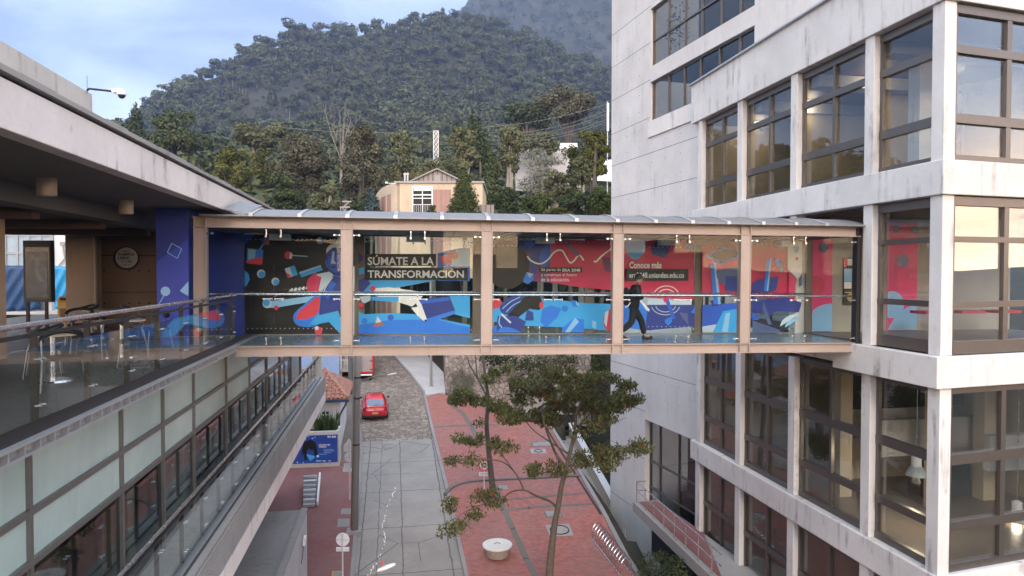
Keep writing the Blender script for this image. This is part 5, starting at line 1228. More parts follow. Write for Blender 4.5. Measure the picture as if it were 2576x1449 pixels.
plate(o, circ(1218, 1170, 14.5), zc, -.012, FILM['red'], 'red_ring', -.035); plate(o, circ(1218, 1170, 11), zc, -.004, M_WHITEP, 'face', -.05)
m = MB(); s2 = lambda x, y: atZc(x, y, zc) - FW * .058
for a_, b_ in (((1213, 1176), (1213, 1168)), ((1213, 1168), (1219, 1164)), ((1219, 1164), (1223, 1166)), ((1217, 1177), (1223, 1172)), ((1215, 1172), (1220, 1172))): m.bar(s2(*a_), s2(*b_), .05, .004, up=tuple(FW))
m.build('pictogram', M_BLACK, o); m = MB(); m.bar(s2(1210, 1162) - FW * .005, s2(1226, 1178) - FW * .005, .035, .004, up=tuple(FW)); m.build('slash', FILM['red'], o)
plate(o, [(1205, 1187), (1231, 1187), (1231, 1197), (1205, 1197)], zc, -.01, M_WHITEP, 'lower_plate', -.035)
m = MB()
for y_ in (1190, 1194): m.bar(s2(1208, y_) + FW * .01, s2(1228, y_) + FW * .01, .025, .004, up=tuple(FW))
m.build('print', FILM['slate'], o)
# round concrete seat
bc = gp(1251, 1398, .13); st = thing('plaza_bench', 'round concrete seat with white top standing on the red brick plaza', 'bench', loc=bc)
m = MB(); m.lathe((0, 0, 0), [(.44, 0), (.47, .02), (.60, .42)], 40); m.build('base', concrete('tan_seat_side', (.34, .29, .25), .4), st, local=True, smooth=False)
m = MB(); m.lathe((0, 0, .422), [(.625, 0), (.625, .06), (.60, .085), (.16, .085), (.15, .06)], 40); m.build('top', concrete('seat_white', (.72, .71, .70), .25), st, local=True)
m = MB(); m.path([(.12 * math.cos(R(a)), .02, .49 + .05 * math.sin(R(a))) for a in range(0, 181, 20)], .012, 6); m.build('lifting_loop', M_DARKST, st, local=True)
# covers in the ground
def cover(px, label, ring=None, mat=None, h=.132, name='inspection_cover'):
    q_ = [onG(x, y, h) for x, y in px]; c = sum(q_, V()) / len(q_); o = thing(name, label, 'cover', loc=c)
    m = MB(); m.prism(q_, V((0, 0, .008))); m.build('frame', mat or M_CONC, o)
    qi = [c.lerp(p, .80) for p in q_]; m = MB(); m.prism([p + V((0, 0, .009)) for p in qi], V((0, 0, .004))); m.build('plate', M_KERB if ring is None else (mat or M_CONC), o)
    if ring: 
        m = MB(); rr_ = ring; pts = [c + V((rr_ * math.cos(a * .2618), rr_ * math.sin(a * .2618), 0)) for a in range(24)]; m.path([V((p.x, p.y, gz(p.y) + h + .016)) for p in pts], .03, 5, closed=True); m.build('ring', M_DARKST, o)
cover([(1333, 1129), (1371, 1129), (1376, 1140), (1337, 1141)], 'pale square cover with a ring, upper plaza by the tree crown', .22)
cover([(1335, 1113), (1385, 1110), (1392, 1122), (1337, 1124)], 'wide darker cover plate above the pale ringed cover', None, M_BAND)
cover([(1253, 1221), (1275, 1221), (1278, 1231), (1256, 1231)], 'small pale cover right of the no-turn sign post')
cover([(1366, 1285), (1408, 1284), (1417, 1300), (1374, 1302)], 'dark worn cover beside the slender tree trunk', None, M_BAND)
cover([(1371, 1321), (1432, 1318), (1443, 1347), (1384, 1350)], 'large pale cover with round lid behind the slender tree trunk', .42, M_CONC)
cover([(866, 1166), (893, 1166), (893, 1186), (862, 1187)], 'pale cover behind the pointed sign plate post', None, None, .122)
cover([(860, 1280), (886, 1280), (885, 1293), (857, 1294)], 'grey cover beside the foot of the utility pole', None, None, .122)
cover([(850, 1305), (880, 1305), (879, 1325), (848, 1326)], 'framed stone cover lowest beside the utility pole foot', None, M_KERB, .122)
cover([(836, 1437), (864, 1437), (864, 1452), (834, 1453)], 'yellow cover at the foot of the nearest round sign', None, M_YEL, .122)
mh = gp(977, 1123, .017); mo = MB(); mo.path([V((mh.x + .34 * math.cos(a * .2618), mh.y + .34 * math.sin(a * .2618), gz(mh.y + .34 * math.sin(a * .2618)) + .02)) for a in range(24)], .035, 5, closed=True)
mo.prism([V((mh.x + .31 * math.cos(a * .2618), mh.y + .31 * math.sin(a * .2618), gz(mh.y + .31 * math.sin(a * .2618)) + .017)) for a in range(24)], V((0, 0, .006))); tag(mo.build('manhole_cover', M_KERB), 'round manhole cover in the first concrete slab below the cobbles', 'cover')
# metal stair grille on the dark pavement
g4 = [gp(765, 1226), gp(800, 1214), gp(793, 1274), gp(764, 1272)]
gs = thing('metal_steps', 'pale metal steps with slatted treads beside the annex', 'steps', loc=gp(782, 1250))
for k in range(7):
    t_ = k / 6; a = g4[0].lerp(g4[3], t_); b = g4[1].lerp(g4[2], t_); m = MB(); h_ = .12 + .5 * (1 - t_); m.obox(V((a.x, a.y, a.z)), V((b.x - a.x, 0, 0)), V((0, -.28, 0)), V((0, 0, h_))); m.build('tread', M_PALE if k % 2 else M_STRAP, gs)
m = MB(); m.bar(g4[1] + V((.1, 0, .4)), g4[2] + V((.1, 0, .1)), .08, .3); m.build('side_plate', M_WHITEP, gs)
# bicycle rack
ra, rb = gp(1500, 1352, .13), gp(1578, 1452, .13)
br = thing('bicycle_rack', 'grey steel bicycle rack of close-set hoops along the white wall', 'bicycle rack', loc=ra.lerp(rb, .5)); rd_ = (rb - ra).normalized(); rn = rd_.cross(V((0, 0, 1))).normalized()
N_ = 13
for k in range(N_):
    c = ra.lerp(rb, (k + .5) / N_); m = MB(); m.path([c + rn * (.24 * math.cos(R(a))) + V((0, 0, .42 + .28 * math.sin(R(a)))) + rd_ * .05 * math.cos(R(a)) for a in range(0, 181, 15)][::1], .022, 6)
    m.tube(c + rn * .24, c + rn * .24 + V((0, 0, .42)) + rd_ * .05, .022, 6); m.tube(c - rn * .24, c - rn * .24 + V((0, 0, .42)) - rd_ * .05, .022, 6); m.build('hoop', M_CHROME, br)
for s_ in (-.24, .24): m = MB(); m.bar(ra + rn * s_ + V((0, 0, .02)), rb + rn * s_ + V((0, 0, .02)), .05, .03); m.build('base_rail', M_CHROME, br)
# ramp wall, drain and low grey wall on the right of the plaza
rw = thing('ramp_wall', 'beige sloping ramp wall between the brick plaza and the tower', 'wall', loc=(11.7, 39, gz(38) - 4))
m = MB(); ya_, yb2 = 34.6, 44.4
def hz(y): return CZ - 12.5 + (y - 35) * .245
m.prism([V((11.6, ya_, gz(ya_) - 5)), V((11.6, yb2, gz(yb2) - 5)), V((11.6, yb2, hz(yb2))), V((11.6, ya_, hz(ya_)))], V((.3, 0, 0))); m.build('wall', concrete('beige_wall', (.50, .43, .38), .35), rw)
m = MB(); m.prism([V((11.55, ya_, hz(ya_))), V((11.95, ya_, hz(ya_))), V((11.95, yb2, hz(yb2))), V((11.55, yb2, hz(yb2)))], V((0, 0, .07))); m.build('coping', M_PALE, rw)
m = MB(); m.prism([V((10.3, 20, gz(20) - 4.2)), V((11.6, 20, gz(20) - 4.2)), V((11.6, yb2, gz(yb2) - .8)), V((10.3, yb2, gz(yb2) - .8))], V((0, 0, -.2))); m.build('ramp_floor', M_CONC, rw)
for (xa, ya2), (xb, yb3) in zip(PE[:-1], PE[1:]):
    if ya2 > 43: continue
    m = MB(); m.prism([V((xa + .004, ya2, gz(ya2) - 5)), V((xb + .004, yb3, gz(yb3) - 5)), V((xb + .004, yb3, gz(yb3) + .20)), V((xa + .004, ya2, gz(ya2) + .20))], V((.2, 0, 0))); m.build('edge_wall', M_KERB, rw)
m = MB(); m.bar((9.66, 31, gz(31) + .15), (9.8, 44, gz(44) + .15), .10, .03); m.build('drain_channel', M_DARKST, rw)
lw_ = thing('low_wall', 'low grey concrete wall with dark slot behind the tree crown', 'wall', loc=(10.5, 44.9, gz(45)))
m = MB(); m.box(8.6, 13, 44.6, 45.0, gz(45) + .55, gz(45) + 3.2); m.build('panel', M_CONC, lw_); m = MB(); m.box(8.62, 13, 44.75, 44.95, gz(45) - .3, gz(45) + .55); m.build('slot', M_DARK, lw_)
# stone retaining wall
sw = [(5.0, 72), (4.25, 58.5), (3.9, 52.7), (6.5, 48.8), (9, 46.7), (13, 44.2)]
wl = thing('stone_wall', 'rubble stone retaining wall behind the brick plaza, moss grown', 'wall', loc=(5.5, 50, gz(50)))
m = MB()
for (xa, ya2), (xb, yb3) in zip(sw, sw[1:]):
    n_ = 10
    for k in range(n_):
        f0, f1 = k / n_, (k + 1) / n_; A = V((xa + (xb - xa) * f0, ya2 + (yb3 - ya2) * f0, 0)); B = V((xa + (xb - xa) * f1, ya2 + (yb3 - ya2) * f1, 0)); pr = V((-(B - A).y, (B - A).x, 0)).normalized() * .5
        za2, zb2 = gz(A.y) - .2, gz(B.y) - .2; t_ = CZ - 4.7
        m.hexa([(A.x, A.y, za2), (B.x, B.y, zb2), (B.x + pr.x, B.y + pr.y, zb2), (A.x + pr.x, A.y + pr.y, za2), (A.x + .12 * pr.x, A.y + .12 * pr.y, t_), (B.x + .12 * pr.x, B.y + .12 * pr.y, t_), (B.x + pr.x, B.y + pr.y, t_), (A.x + pr.x, A.y + pr.y, t_)])
m.build('masonry', M_STONE, wl)
m = MB(); m.prism([V((x + .2, y + .2, CZ - 4.9)) for x, y in sw] + [V((26, 44.2, CZ - 4.9)), V((30, 76, CZ - 4.9))], V((0, 0, -7))); struct(m, 'garden_terrace', M_EARTH)
# billboard wall with planter
BY = 38.6
bw = thing('planter_wall', 'white planter wall carrying the blue poster, at the end of the dark pavement', 'wall', loc=(-5, BY, gz(BY)))
a = onY(853.5, 1084, BY); zp_ = a.z
m = MB(); m.box(-8.5, a.x, BY, BY + .18, gz(BY) - .1, zp_); m.box(a.x - .18, a.x, BY + .181, BY + 1.3, gz(BY) - .1, zp_ - .002); m.build('wall', concrete('dirty_white_wall', (.58, .57, .55), .5), bw)
m = MB(); m.box(-8.5, a.x - .185, BY + .185, BY + 1.3, gz(BY), zp_ - .12); m.build('soil', M_EARTH, bw)
bb = thing('poster_panel', 'blue printed poster panel on the planter wall under the plants', 'poster', loc=onY(800, 1170, BY - .04))
def yq(x, y, d=0): return onY(x, y, BY - .03 - d)
def yflat(px, mat, name, d, par=bb):
    m = MB(); m.prism([yq(x, y, d) for x, y in px], V((0, .0015, 0))); return m.build(name, mat, par)
m = MB(); p, q_ = yq(700, 1169), yq(849, 1093); m.box(p.x, q_.x, BY - .03, BY - .004, p.z, q_.z); m.build('panel', plain('poster_deep_blue', (.02, .07, .36), .4, 0, .25, scale=2), bb)
yflat([(757, 1150), (764, 1112), (782, 1106), (795, 1115), (799, 1140), (792, 1152), (790, 1136), (783, 1124), (772, 1134), (772, 1158), (766, 1156), (764, 1140)], FILM['black'], 'print', .004)
yflat([(776, 1118), (788, 1120), (794, 1130), (780, 1132)], FILM['black'], 'print', .006)
yflat([(770, 1142), (796, 1148), (780, 1160)], FILM['sky'], 'print', .003); yflat([(796, 1146), (801, 1144), (803, 1149), (797, 1151)], FILM['pale'], 'print', .005)
yflat([(700, 1093), (849, 1093), (849, 1112), (700, 1106)], FILM['royal'], 'print', .0015) if False else None
for x_, y_, r_ in ((768, 1104, 2.5), (786, 1103, 2), (775, 1098, 1.6), (748, 1163, 2), (763, 1164, 1.8), (792, 1100, 1.5)): yflat(circ(x_, y_, r_, 10), FILM['light'], 'print', .004)
def btext(s, x0, y0, x1, y1, bold=.02): p_ = yq(x0, y1, .004); lettering(s, p_, yq(x1, y1, .004) - p_, yq(x0, y0, .004) - p_, 'lettering', FILM['white'], bb, bold)
btext('ERA 2048', 824, 1096, 845, 1101, .03); btext('UNA NUEVA ERA', 802, 1117, 831, 1121, .02); btext('COMIENZA', 802, 1122, 821, 1126, .02)
for y_, x0, x1 in ((1131, 814, 838), (1134, 814, 842), (1138, 814, 833), (1142, 802, 822)): yflat([(x0, y_), (x1, y_), (x1, y_ + 1), (x0, y_ + 1)], FILM['light'], 'print', .004)
for x0, x1 in ((795, 808), (811, 820), (826, 832)): yflat([(x0, 1158), (x1, 1158), (x1, 1161), (x0, 1161)], FILM['light'], 'print', .004)
# spiky plants in the planter
M_SPIKE = leafm('spiky_leaf', (.02, .045, .015), (.10, .13, .04), None, .3)
for k, (px, ht, nb_) in enumerate(((795, 46, 30), (807, 54, 34), (820, 60, 36), (832, 50, 32), (843, 62, 26))):
    c = onY(px, 1086, BY + .45 + .2 * (k % 2)); H = ht * .022; o = thing('spiky_plant', ['sword-leaved plant in the planter, nearest the ledge', 'sword-leaved plant second from the ledge in the planter', 'middle sword-leaved plant of the planter over the poster', 'sword-leaved plant right of the middle in the planter', 'sword-leaved plant at the free end of the planter'][k], 'plant', loc=c - V((0, 0, .12)), group='spiky plants in the planter'); m = MB()
    for i in range(nb_):
        a_ = rnd.uniform(0, 6.28); ln = H * rnd.uniform(.6, 1.1); out_ = rnd.uniform(.05, .45) * ln; u = V((math.cos(a_), math.sin(a_), 0)); w_ = V((-u.y, u.x, 0)) * .03; r0 = u * rnd.uniform(0, .15)
        m.poly([r0 - w_, r0 + w_, r0 + u * out_ * .4 + V((0, 0, ln * .6)) + w_, r0 + u * out_ * .4 + V((0, 0, ln * .6)) - w_]); m.poly([r0 + u * out_ * .4 + V((0, 0, ln * .6)) - w_, r0 + u * out_ * .4 + V((0, 0, ln * .6)) + w_, r0 + u * out_ + V((0, 0, ln))])
    m.build('foliage', M_SPIKE, o, local=True); m = MB(); m.tube((0, 0, -.05), (0, 0, .12), .06, 6); m.build('stem', M_BARK, o, local=True)
# tile-roofed white house
HY = 41.0
hs = thing('tile_roof_house', 'small white house with red clay tile roof and blue gutter', 'house', loc=(-5, HY + 2, gz(HY)))
a = onY(855, 1003, HY); e = onY(876, 1003, HY - .3); zg_ = a.z
m = MB(); m.box(-9, a.x, HY, HY + 5.5, gz(HY) - .2, zg_ + .05); m.build('wall', concrete('white_house_wall', (.66, .67, .70), .2), hs)
t = NT('clay_roof_tile'); pz_ = t.pos(); n_ = t.noise(pz_, 5, 4, .7)
M_TILE = t.pbr(t.mix(t.ramp(n_, [(.35, 0), (.65, 1)]), (.20, .075, .055), (.46, .24, .17)), .85)
xe = e.x; rid = zg_ + 1.35; m = MB()
y0_, y1_ = HY - .35, HY + 2.6
m.prism([V((-9, y0_, zg_)), V((xe, y0_, zg_)), V((xe - 1.6, y1_, rid)), V((-9, y1_, rid))], V((0, 0, .06))); m.prism([V((xe, y0_ + .01, zg_)), V((xe, HY + 5.8, zg_)), V((xe - 1.6, y1_, rid))], V((0, 0, .06))); m.build('roof', M_TILE, hs)
m = MB(); n_ = 26
for k in range(n_):
    x_ = xe - .12 - k * .24; f_ = max(0, 1 - (xe - x_) / 1.6) ; top = V((x_, y1_, rid + .07)) if x_ < xe - 1.6 else V((x_, y0_ + (y1_ - y0_) * (xe - x_) / 1.6, zg_ + .07 + (rid - zg_) * (xe - x_) / 1.6))
    bot = V((x_, y0_ - .03, zg_ + .07)); nseg = max(1, int((top - bot).length / .36))
    for j in range(nseg):
        p_ = bot.lerp(top, j / nseg); q2_ = bot.lerp(top, min(1, (j + 1.08) / nseg)); m.path([p_ + V((0, 0, .02)), q2_ - V((0, 0, .01))], [.085, .065], 6)
m.build('roof_tile', M_TILE, hs, kind='stuff')
m = MB(); m.path([V((xe - 1.6, y1_, rid + .1)), V((xe - .05, y0_ + .05, zg_ + .12))], .1, 6); m.build('hip_tile', M_TILE, hs)
m = MB(); m.box(-9, xe + .05, y0_ - .14, y0_ - .02, zg_ - .12, zg_ + .02); m.build('gutter', plain('dark_blue_gutter', (.02, .05, .11), .4), hs)
m = MB(); x3 = onY(853, 1040, HY - .12).x; m.path([V((xe - .1, y0_ - .05, zg_ - .1)), V((xe - .15, y0_, zg_ - .3)), V((x3, HY - .1, zg_ - 1.0)), V((x3, HY - .1, gz(HY)))], .055, 8); m.build('downpipe', plain('dark_blue_gutter', (.02, .05, .11), .4), hs)
p, q_ = onY(811, 1052, HY - .02), onY(827, 1035, HY - .02); f_ = MB(); f_.box(p.x, q_.x, HY - .03, HY + .03, p.z, q_.z); wo_ = f_.build('window', plain('dark_teal_pane', (.03, .06, .06), .2), hs); f_ = MB(); xm = (p.x + q_.x) / 2; zm_ = (p.z + q_.z) / 2; f_.box(xm - .025, xm + .025, HY - .05, HY - .031, p.z, q_.z); f_.box(p.x, q_.x, HY - .052, HY - .032, zm_ - .025, zm_ + .025); f_.build('frame', M_WHITEP, wo_)
# blue house beyond
zy = 57.0; p, q_ = onY(806, 1010, zy), onY(853.5, 880, zy); bh = thing('blue_house', 'pale blue house wall with small barred balcony beyond the tile roof', 'house', loc=(p.x, zy, gz(zy)))
m = MB(); m.box(p.x - 6, q_.x, zy, zy + 6, gz(zy) - .3, CZ + 1.2); m.build('wall', concrete('pale_blue_wall', (.22, .32, .52), .25), bh)
a, b = onY(854, 928, zy + .4), onY(876, 905, zy + .4); m = MB(); m.box(q_.x, b.x, zy + .3, zy + 3, a.z - .25, a.z); m.build('balcony', M_CONC, bh); m = MB(); m.box(q_.x, q_.x + .15, zy + .5, zy + 6, gz(zy), CZ + 1); m.box(q_.x, b.x + 1, zy + 3, zy + 3.2, gz(zy), CZ + .5); m.build('side_wall', M_WHITE, bh)
m = MB()
for k in range(6): x_ = q_.x + .05 + (b.x - q_.x - .1) * k / 5; m.tube((x_, zy + .32, a.z), (x_, zy + .32, b.z), .015, 5)
m.bar((q_.x, zy + .32, b.z), (b.x, zy + .32, b.z), .04, .04); m.build('balcony_railing', M_WHITEP, bh)
m = MB(); m.box(-9, -3.4, 50, 53, gz(50), gz(50) + 1.1); o_ = m.build('garden_wall', M_CONC); tag(o_, 'low grey garden wall beside the blue house', 'wall')

# ------------------------------------------------------------------ vehicles
M_RED = NT('red_car_paint'); M_RED = M_RED.pbr((.50, .008, .03), .28, 0, spec=.6, **{'Coat Weight': .7, 'Coat Roughness': .05})
M_CGL = plain('dark_car_glass', (.015, .02, .03), .05, 0, .05, .9); M_TYRE = plain('tyre_rubber', (.02, .02, .02), .8)
pc = gp(944, 1060, .022); cm = Matrix.Translation(pc) @ Matrix.Rotation(R(2.5), 4, 'Z') @ Matrix.Rotation(math.atan(GK), 4, 'X')
car = thing('parked_car', 'red hatchback parked on the cobbled street, seen from behind', 'car', mat=cm)
def loft(m, st_, n=20, pw=3.2):
    o = len(m.v)
    for (y, wd, zb, zt) in st_:
        for j in range(n):
            a = 2 * math.pi * j / n; ca, sa = math.cos(a), math.sin(a); m.v.append(V((wd * math.copysign(abs(ca) ** (2 / pw), ca), y, (zb + zt) / 2 + (zt - zb) / 2 * math.copysign(abs(sa) ** (2 / pw), sa))))
    for i in range(len(st_) - 1):
        for j in range(n): m.f.append((o + i * n + j, o + i * n + (j + 1) % n, o + (i + 1) * n + (j + 1) % n, o + (i + 1) * n + j)); m.mi.append(0)
    m.f.append(tuple(o + j for j in reversed(range(n)))); m.mi.append(0); m.f.append(tuple(o + (len(st_) - 1) * n + j for j in range(n))); m.mi.append(0)
m = MB(); loft(m, [(0, .60, .38, .72), (.05, .76, .30, .82), (.16, .83, .24, .92), (.6, .86, .20, .96), (1.6, .87, .19, .94), (2.7, .86, .19, .90), (3.3, .84, .22, .84), (3.75, .74, .30, .74), (3.9, .55, .38, .64)]); 
loft(m, [(.14, .66, .80, .96), (.30, .66, .84, 1.16), (.52, .63, .86, 1.40), (.8, .62, .86, 1.47), (1.5, .62, .86, 1.48), (2.1, .61, .86, 1.40), (2.7, .62, .84, 1.08), (2.95, .6, .82, .9)], pw=4.5)
m.build('body', M_RED, car, local=True, smooth=True)
m = MB(); m.prism([(-.56, .17, 1.03), (.56, .17, 1.03), (.50, .455, 1.36), (-.50, .455, 1.36)], V((0, -.028, .012))); m.build('rear_window', plain('sky_painted_glass', (.10, .16, .26), .06, 0, .05, .9), car, local=True)  # sky reflection put into the rear pane's base colour
for s_ in (-1, 1):
    m = MB(); m.prism([(s_ * .655, .62, .98), (s_ * .665, 2.45, .98), (s_ * .625, 2.0, 1.34), (s_ * .625, .75, 1.38)], V((s_ * .022, 0, .004))); m.build('side_window', M_CGL, car, local=True)
    m = MB(); m.prism([(s_ * .60, .05, .70), (s_ * .80, .10, .70), (s_ * .78, .14, .93), (s_ * .62, .10, .90)], V((0, -.05, 0))); m.build('tail_light', plain('tail_light_red', (.30, .01, .01), .15), car, local=True)
    m = MB(); m.ell((s_ * .93, 2.35, 1.0), .10, .06, .07, 10, 6); m.build('door_mirror', M_BLACK, car, local=True, smooth=True)
    for yw in (.72, 3.1):
        wh = MB(); wh.lathe((s_ * .70, yw, .29), [(.22, 0), (.30, .02), (.30, .16), (.22, .18)], 22, axis=(s_, 0, 0)); wo = wh.build('wheel', M_TYRE, car, local=True); rm = MB(); rm.lathe((s_ * .875, yw, .29), [(.19, 0), (.17, .012)], 16, axis=(s_, 0, 0)); rm.build('rim', M_CHROME, wo, local=True)
m = MB(); m.box(-.78, .78, .0, .2, .24, .40); m.build('bumper_skirt', M_BLACK, car, local=True, bevel=.03)
m = MB(); m.box(-.19, .19, -.018, .0, .50, .62); pl_ = m.build('number_plate', plain('yellow_plate', (.60, .42, .12), .4), car, local=True)
m = MB(); m.lathe((0, .02, .86), [(.05, 0), (.045, .03)], 14, axis=(0, -1, 0)); m.build('badge', M_CHROME, car, local=True)
m = MB(); m.bar((-.05, .15, 1.05), (.25, .22, 1.14), .02, .02); m.build('wiper', M_BLACK, car, local=True)
# box truck
zt = 55.5; pa = atZc(910, 955, zt); zgr = gz(pa.y) + .03
tr = thing('box_truck', 'grey box truck with red edge frame parked up the cobbled street', 'truck', loc=V((pa.x, pa.y + 2, zgr)))
xa, xb = atZc(882, 955, zt).x, atZc(939, 955, zt).x; zb_ = zgr + .72; zt_ = zb_ + 2.3; y0_ = pa.y; y1_ = y0_ + 3.8
m = MB(); m.box(xa + .05, xb - .05, y0_ + .04, y1_, zb_ + .05, zt_ - .04); m.build('cargo_box', plain('grey_truck_panel', (.28, .25, .25), .5), tr)
m = MB()
for x_ in (xa, xb - .09): m.box(x_, x_ + .09, y0_, y0_ + .09, zb_, zt_); m.box(x_, x_ + .09, y0_ + .1, y1_ + .05, zb_, zb_ + .09); m.box(x_, x_ + .09, y0_ + .1, y1_ + .05, zt_ - .09, zt_); m.box(x_, x_ + .09, y1_ - .04, y1_ + .05, zb_ + .1, zt_ - .1)
for z_ in (zb_, zt_ - .09): m.box(xa + .1, xb - .1, y0_, y0_ + .09, z_, z_ + .09)
m.build('edge_frame', plain('bright_red_paint', (.55, .02, .03), .35), tr)
m = MB(); xm = (xa + xb) / 2; m.box(xm - .012, xm + .012, y0_ + .02, y0_ + .038, zb_ + .1, zt_ - .1); m.build('door_seam', M_BLACK, tr)
for z_ in (zb_ + .25, zb_ + .95, zb_ + 1.65): m = MB(); m.box(xb - .26, xb - .02, y0_ - .02, y0_ + .03, z_, z_ + .05); m.build('hinge', M_BLACK, tr)
a, b = atZc(919, 942, zt), atZc(929, 935, zt); m = MB(); m.box(a.x, b.x, y0_ + .02, y0_ + .038, a.z, b.z); m.build('door_label', M_BLACK, tr)
m = MB(); m.box(xa + .2, xb - .2, y0_ + .1, y1_ + 1.6, zb_ - .2, zb_ - .01); m.build('chassis', M_DARKST, tr); m = MB(); m.box(xa + .1, xb - .1, y1_ + .2, y1_ + 1.8, zb_ - .25, zb_ + 1.5); m.build('cab', M_RED, tr, bevel=.12)
for x_ in (xa + .12, xb - .36):
    for yw in (y0_ + .75, y1_ + .9):
        m = MB(); m.lathe((x_, yw, zgr + .38), [(.26, 0), (.38, .03), (.38, .21), (.26, .24)], 18, axis=(1, 0, 0)); wo = m.build('wheel', M_TYRE, tr); m = MB(); m.lathe((x_ + .24, yw, zgr + .38), [(.2, 0), (.18, .01)], 12, axis=(1, 0, 0)); m.build('rim', M_CHROME, wo)
m = MB(); m.box(xa + .1, xb - .1, y0_ - .04, y0_ + .06, zb_ - .22, zb_ - .1); m.build('rear_bar', M_WHITEP, tr)

# ------------------------------------------------------------------ the person on the bridge
def skin_fig(name, nodes, links, mat, parent, lvl=2, root=0):
    me = bpy.data.meshes.new(name); me.from_pydata([tuple(n_[0]) for n_ in nodes], links, []); ob = bpy.data.objects.new(name, me); col.objects.link(ob)
    sk = ob.modifiers.new('skin', 'SKIN'); sk.use_smooth_shade = True
    for i, n_ in enumerate(nodes):
        sv = me.skin_vertices[0].data[i]; r_ = n_[1]; sv.radius = r_ if isinstance(r_, tuple) else (r_, r_); sv.use_root = (i == root)
    ss = ob.modifiers.new('sub', 'SUBSURF'); ss.levels = lvl; ss.render_levels = lvl
    dg = bpy.context.evaluated_depsgraph_get(); me2 = bpy.data.meshes.new_from_object(ob.evaluated_get(dg)); bpy.data.objects.remove(ob)
    me2.materials.clear(); me2.materials.append(mat); o = bpy.data.objects.new(name, me2); col.objects.link(o)
    for p_ in me2.polygons: p_.use_smooth = True
    if parent is not None: o.parent = parent
    return o
PD = 1.25
pf = onB(1592, 850, PD); fz = zb1 - .012
PM = BMAT @ Matrix.Translation((pf.x, PD, fz)) @ Matrix.Rotation(R(-90), 4, 'Z')     # the figure walks along its local +Y ... to the right
pe = thing('person', 'person in black jacket and trousers walking on the footbridge with phone in hand', 'person', mat=PM)
M_SKIN = plain('skin', (.42, .24, .17), .55, 0, .05); M_JK = plain('black_jacket', (.010, .010, .013), .8); M_TR = plain('black_trousers', (.014, .014, .017), .85); M_HAIR = plain('black_hair', (.012, .010, .009), .6)
# local frame: x to the person's right, y forward
HipZ = .90
J = dict(pel=(0, 0, HipZ), sp=(0, .03, 1.10), ch=(0, .06, 1.30), nk=(0, .09, 1.45), hd0=(0, .13, 1.54), hd1=(0, .17, 1.64), hd2=(0, .165, 1.70),
  shL=(-.17, .07, 1.38), shR=(.17, .07, 1.38), elL=(-.22, .02, 1.10), elR=(.22, .04, 1.10), wrL=(-.10, .24, 1.16), wrR=(.12, .26, 1.17), haL=(-.06, .30, 1.19), haR=(.08, .32, 1.20),
  hpL=(-.09, 0, .88), hpR=(.09, 0, .88), knL=(-.10, .26, .52), anL=(-.10, .36, .09), toL=(-.11, .52, .045), knR=(.10, -.06, .48), anR=(.10, -.38, .20), toR=(.11, -.30, .05))
nodes = [(J['pel'], (.15, .11)), (J['sp'], (.13, .10)), (J['ch'], (.16, .11)), (J['nk'], .055), (J['hd0'], (.062, .07)), (J['hd1'], (.078, .095)), (J['hd2'], (.07, .085)),
  (J['shL'], .065), (J['elL'], .045), (J['wrL'], .030), (J['haL'], (.022, .036)), (J['shR'], .065), (J['elR'], .045), (J['wrR'], .030), (J['haR'], (.022, .036)),
  (J['hpL'], .085), (J['knL'], .06), (J['anL'], .04), (J['toL'], (.04, .028)), (J['hpR'], .085), (J['knR'], .06), (J['anR'], .04), (J['toR'], (.04, .028))]
links = [(0, 1), (1, 2), (2, 3), (3, 4), (4, 5), (5, 6), (2, 7), (7, 8), (8, 9), (9, 10), (2, 11), (11, 12), (12, 13), (13, 14), (0, 15), (15, 16), (16, 17), (17, 18), (0, 19), (19, 20), (20, 21), (21, 22)]
# fingers: short chains rooted in the palms
for hi, hc, sx in ((10, J['haL'], -1), (14, J['haR'], 1)):
    hc = V(hc)
    for f_ in range(4):
        b_ = hc + V((sx * -.01, .02, .028 - f_ * .018)); ln = (.05, .058, .054, .042)[f_]; i0 = len(nodes)
        nodes += [(b_ + V((0, ln * .5, .004)), .0085), (b_ + V((sx * -.02, ln * .95, 0)), .0075), (b_ + V((sx * -.035, ln * .9, -.005)), .0065)]; links += [(hi, i0), (i0, i0 + 1), (i0 + 1, i0 + 2)]
    i0 = len(nodes); nodes += [(hc + V((sx * -.025, .0, .03)), .010), (hc + V((sx * -.04, .035, .045)), .008)]; links += [(hi, i0), (i0, i0 + 1)]
body = skin_fig('body', nodes, links, M_SKIN, pe, 1)
def part(name, keys, rads, lk, mat, root=0): return skin_fig(name, [(J[k] if isinstance(k, str) else k, r_) for k, r_ in zip(keys, rads)], lk, mat, pe, 1, root)
part('trousers', ['pel', 'hpL', 'knL', (-.10, .345, .13), 'hpR', 'knR', (.10, -.345, .235), (0, .01, 1.08)], [(.19, .15), .125, .10, .078, .125, .10, .078, (.18, .14)], [(0, 1), (1, 2), (2, 3), (0, 4), (4, 5), (5, 6), (0, 7)], M_TR)
part('jacket', [(0, 0, .80), (0, .01, .95), 'sp', 'ch', (0, .085, 1.46), 'shL', 'elL', (-.115, .22, 1.15), 'shR', 'elR', (.13, .24, 1.16)], [(.205, .17), (.21, .175), (.20, .17), (.215, .175), (.095, .095), .11, .085, .058, .11, .085, .058], [(0, 1), (1, 2), (2, 3), (3, 4), (3, 5), (5, 6), (6, 7), (3, 8), (8, 9), (9, 10)], M_JK)
m = MB(); c = V((0, .145, 1.665)); o_ = len(m.v); n, k = 16, 9
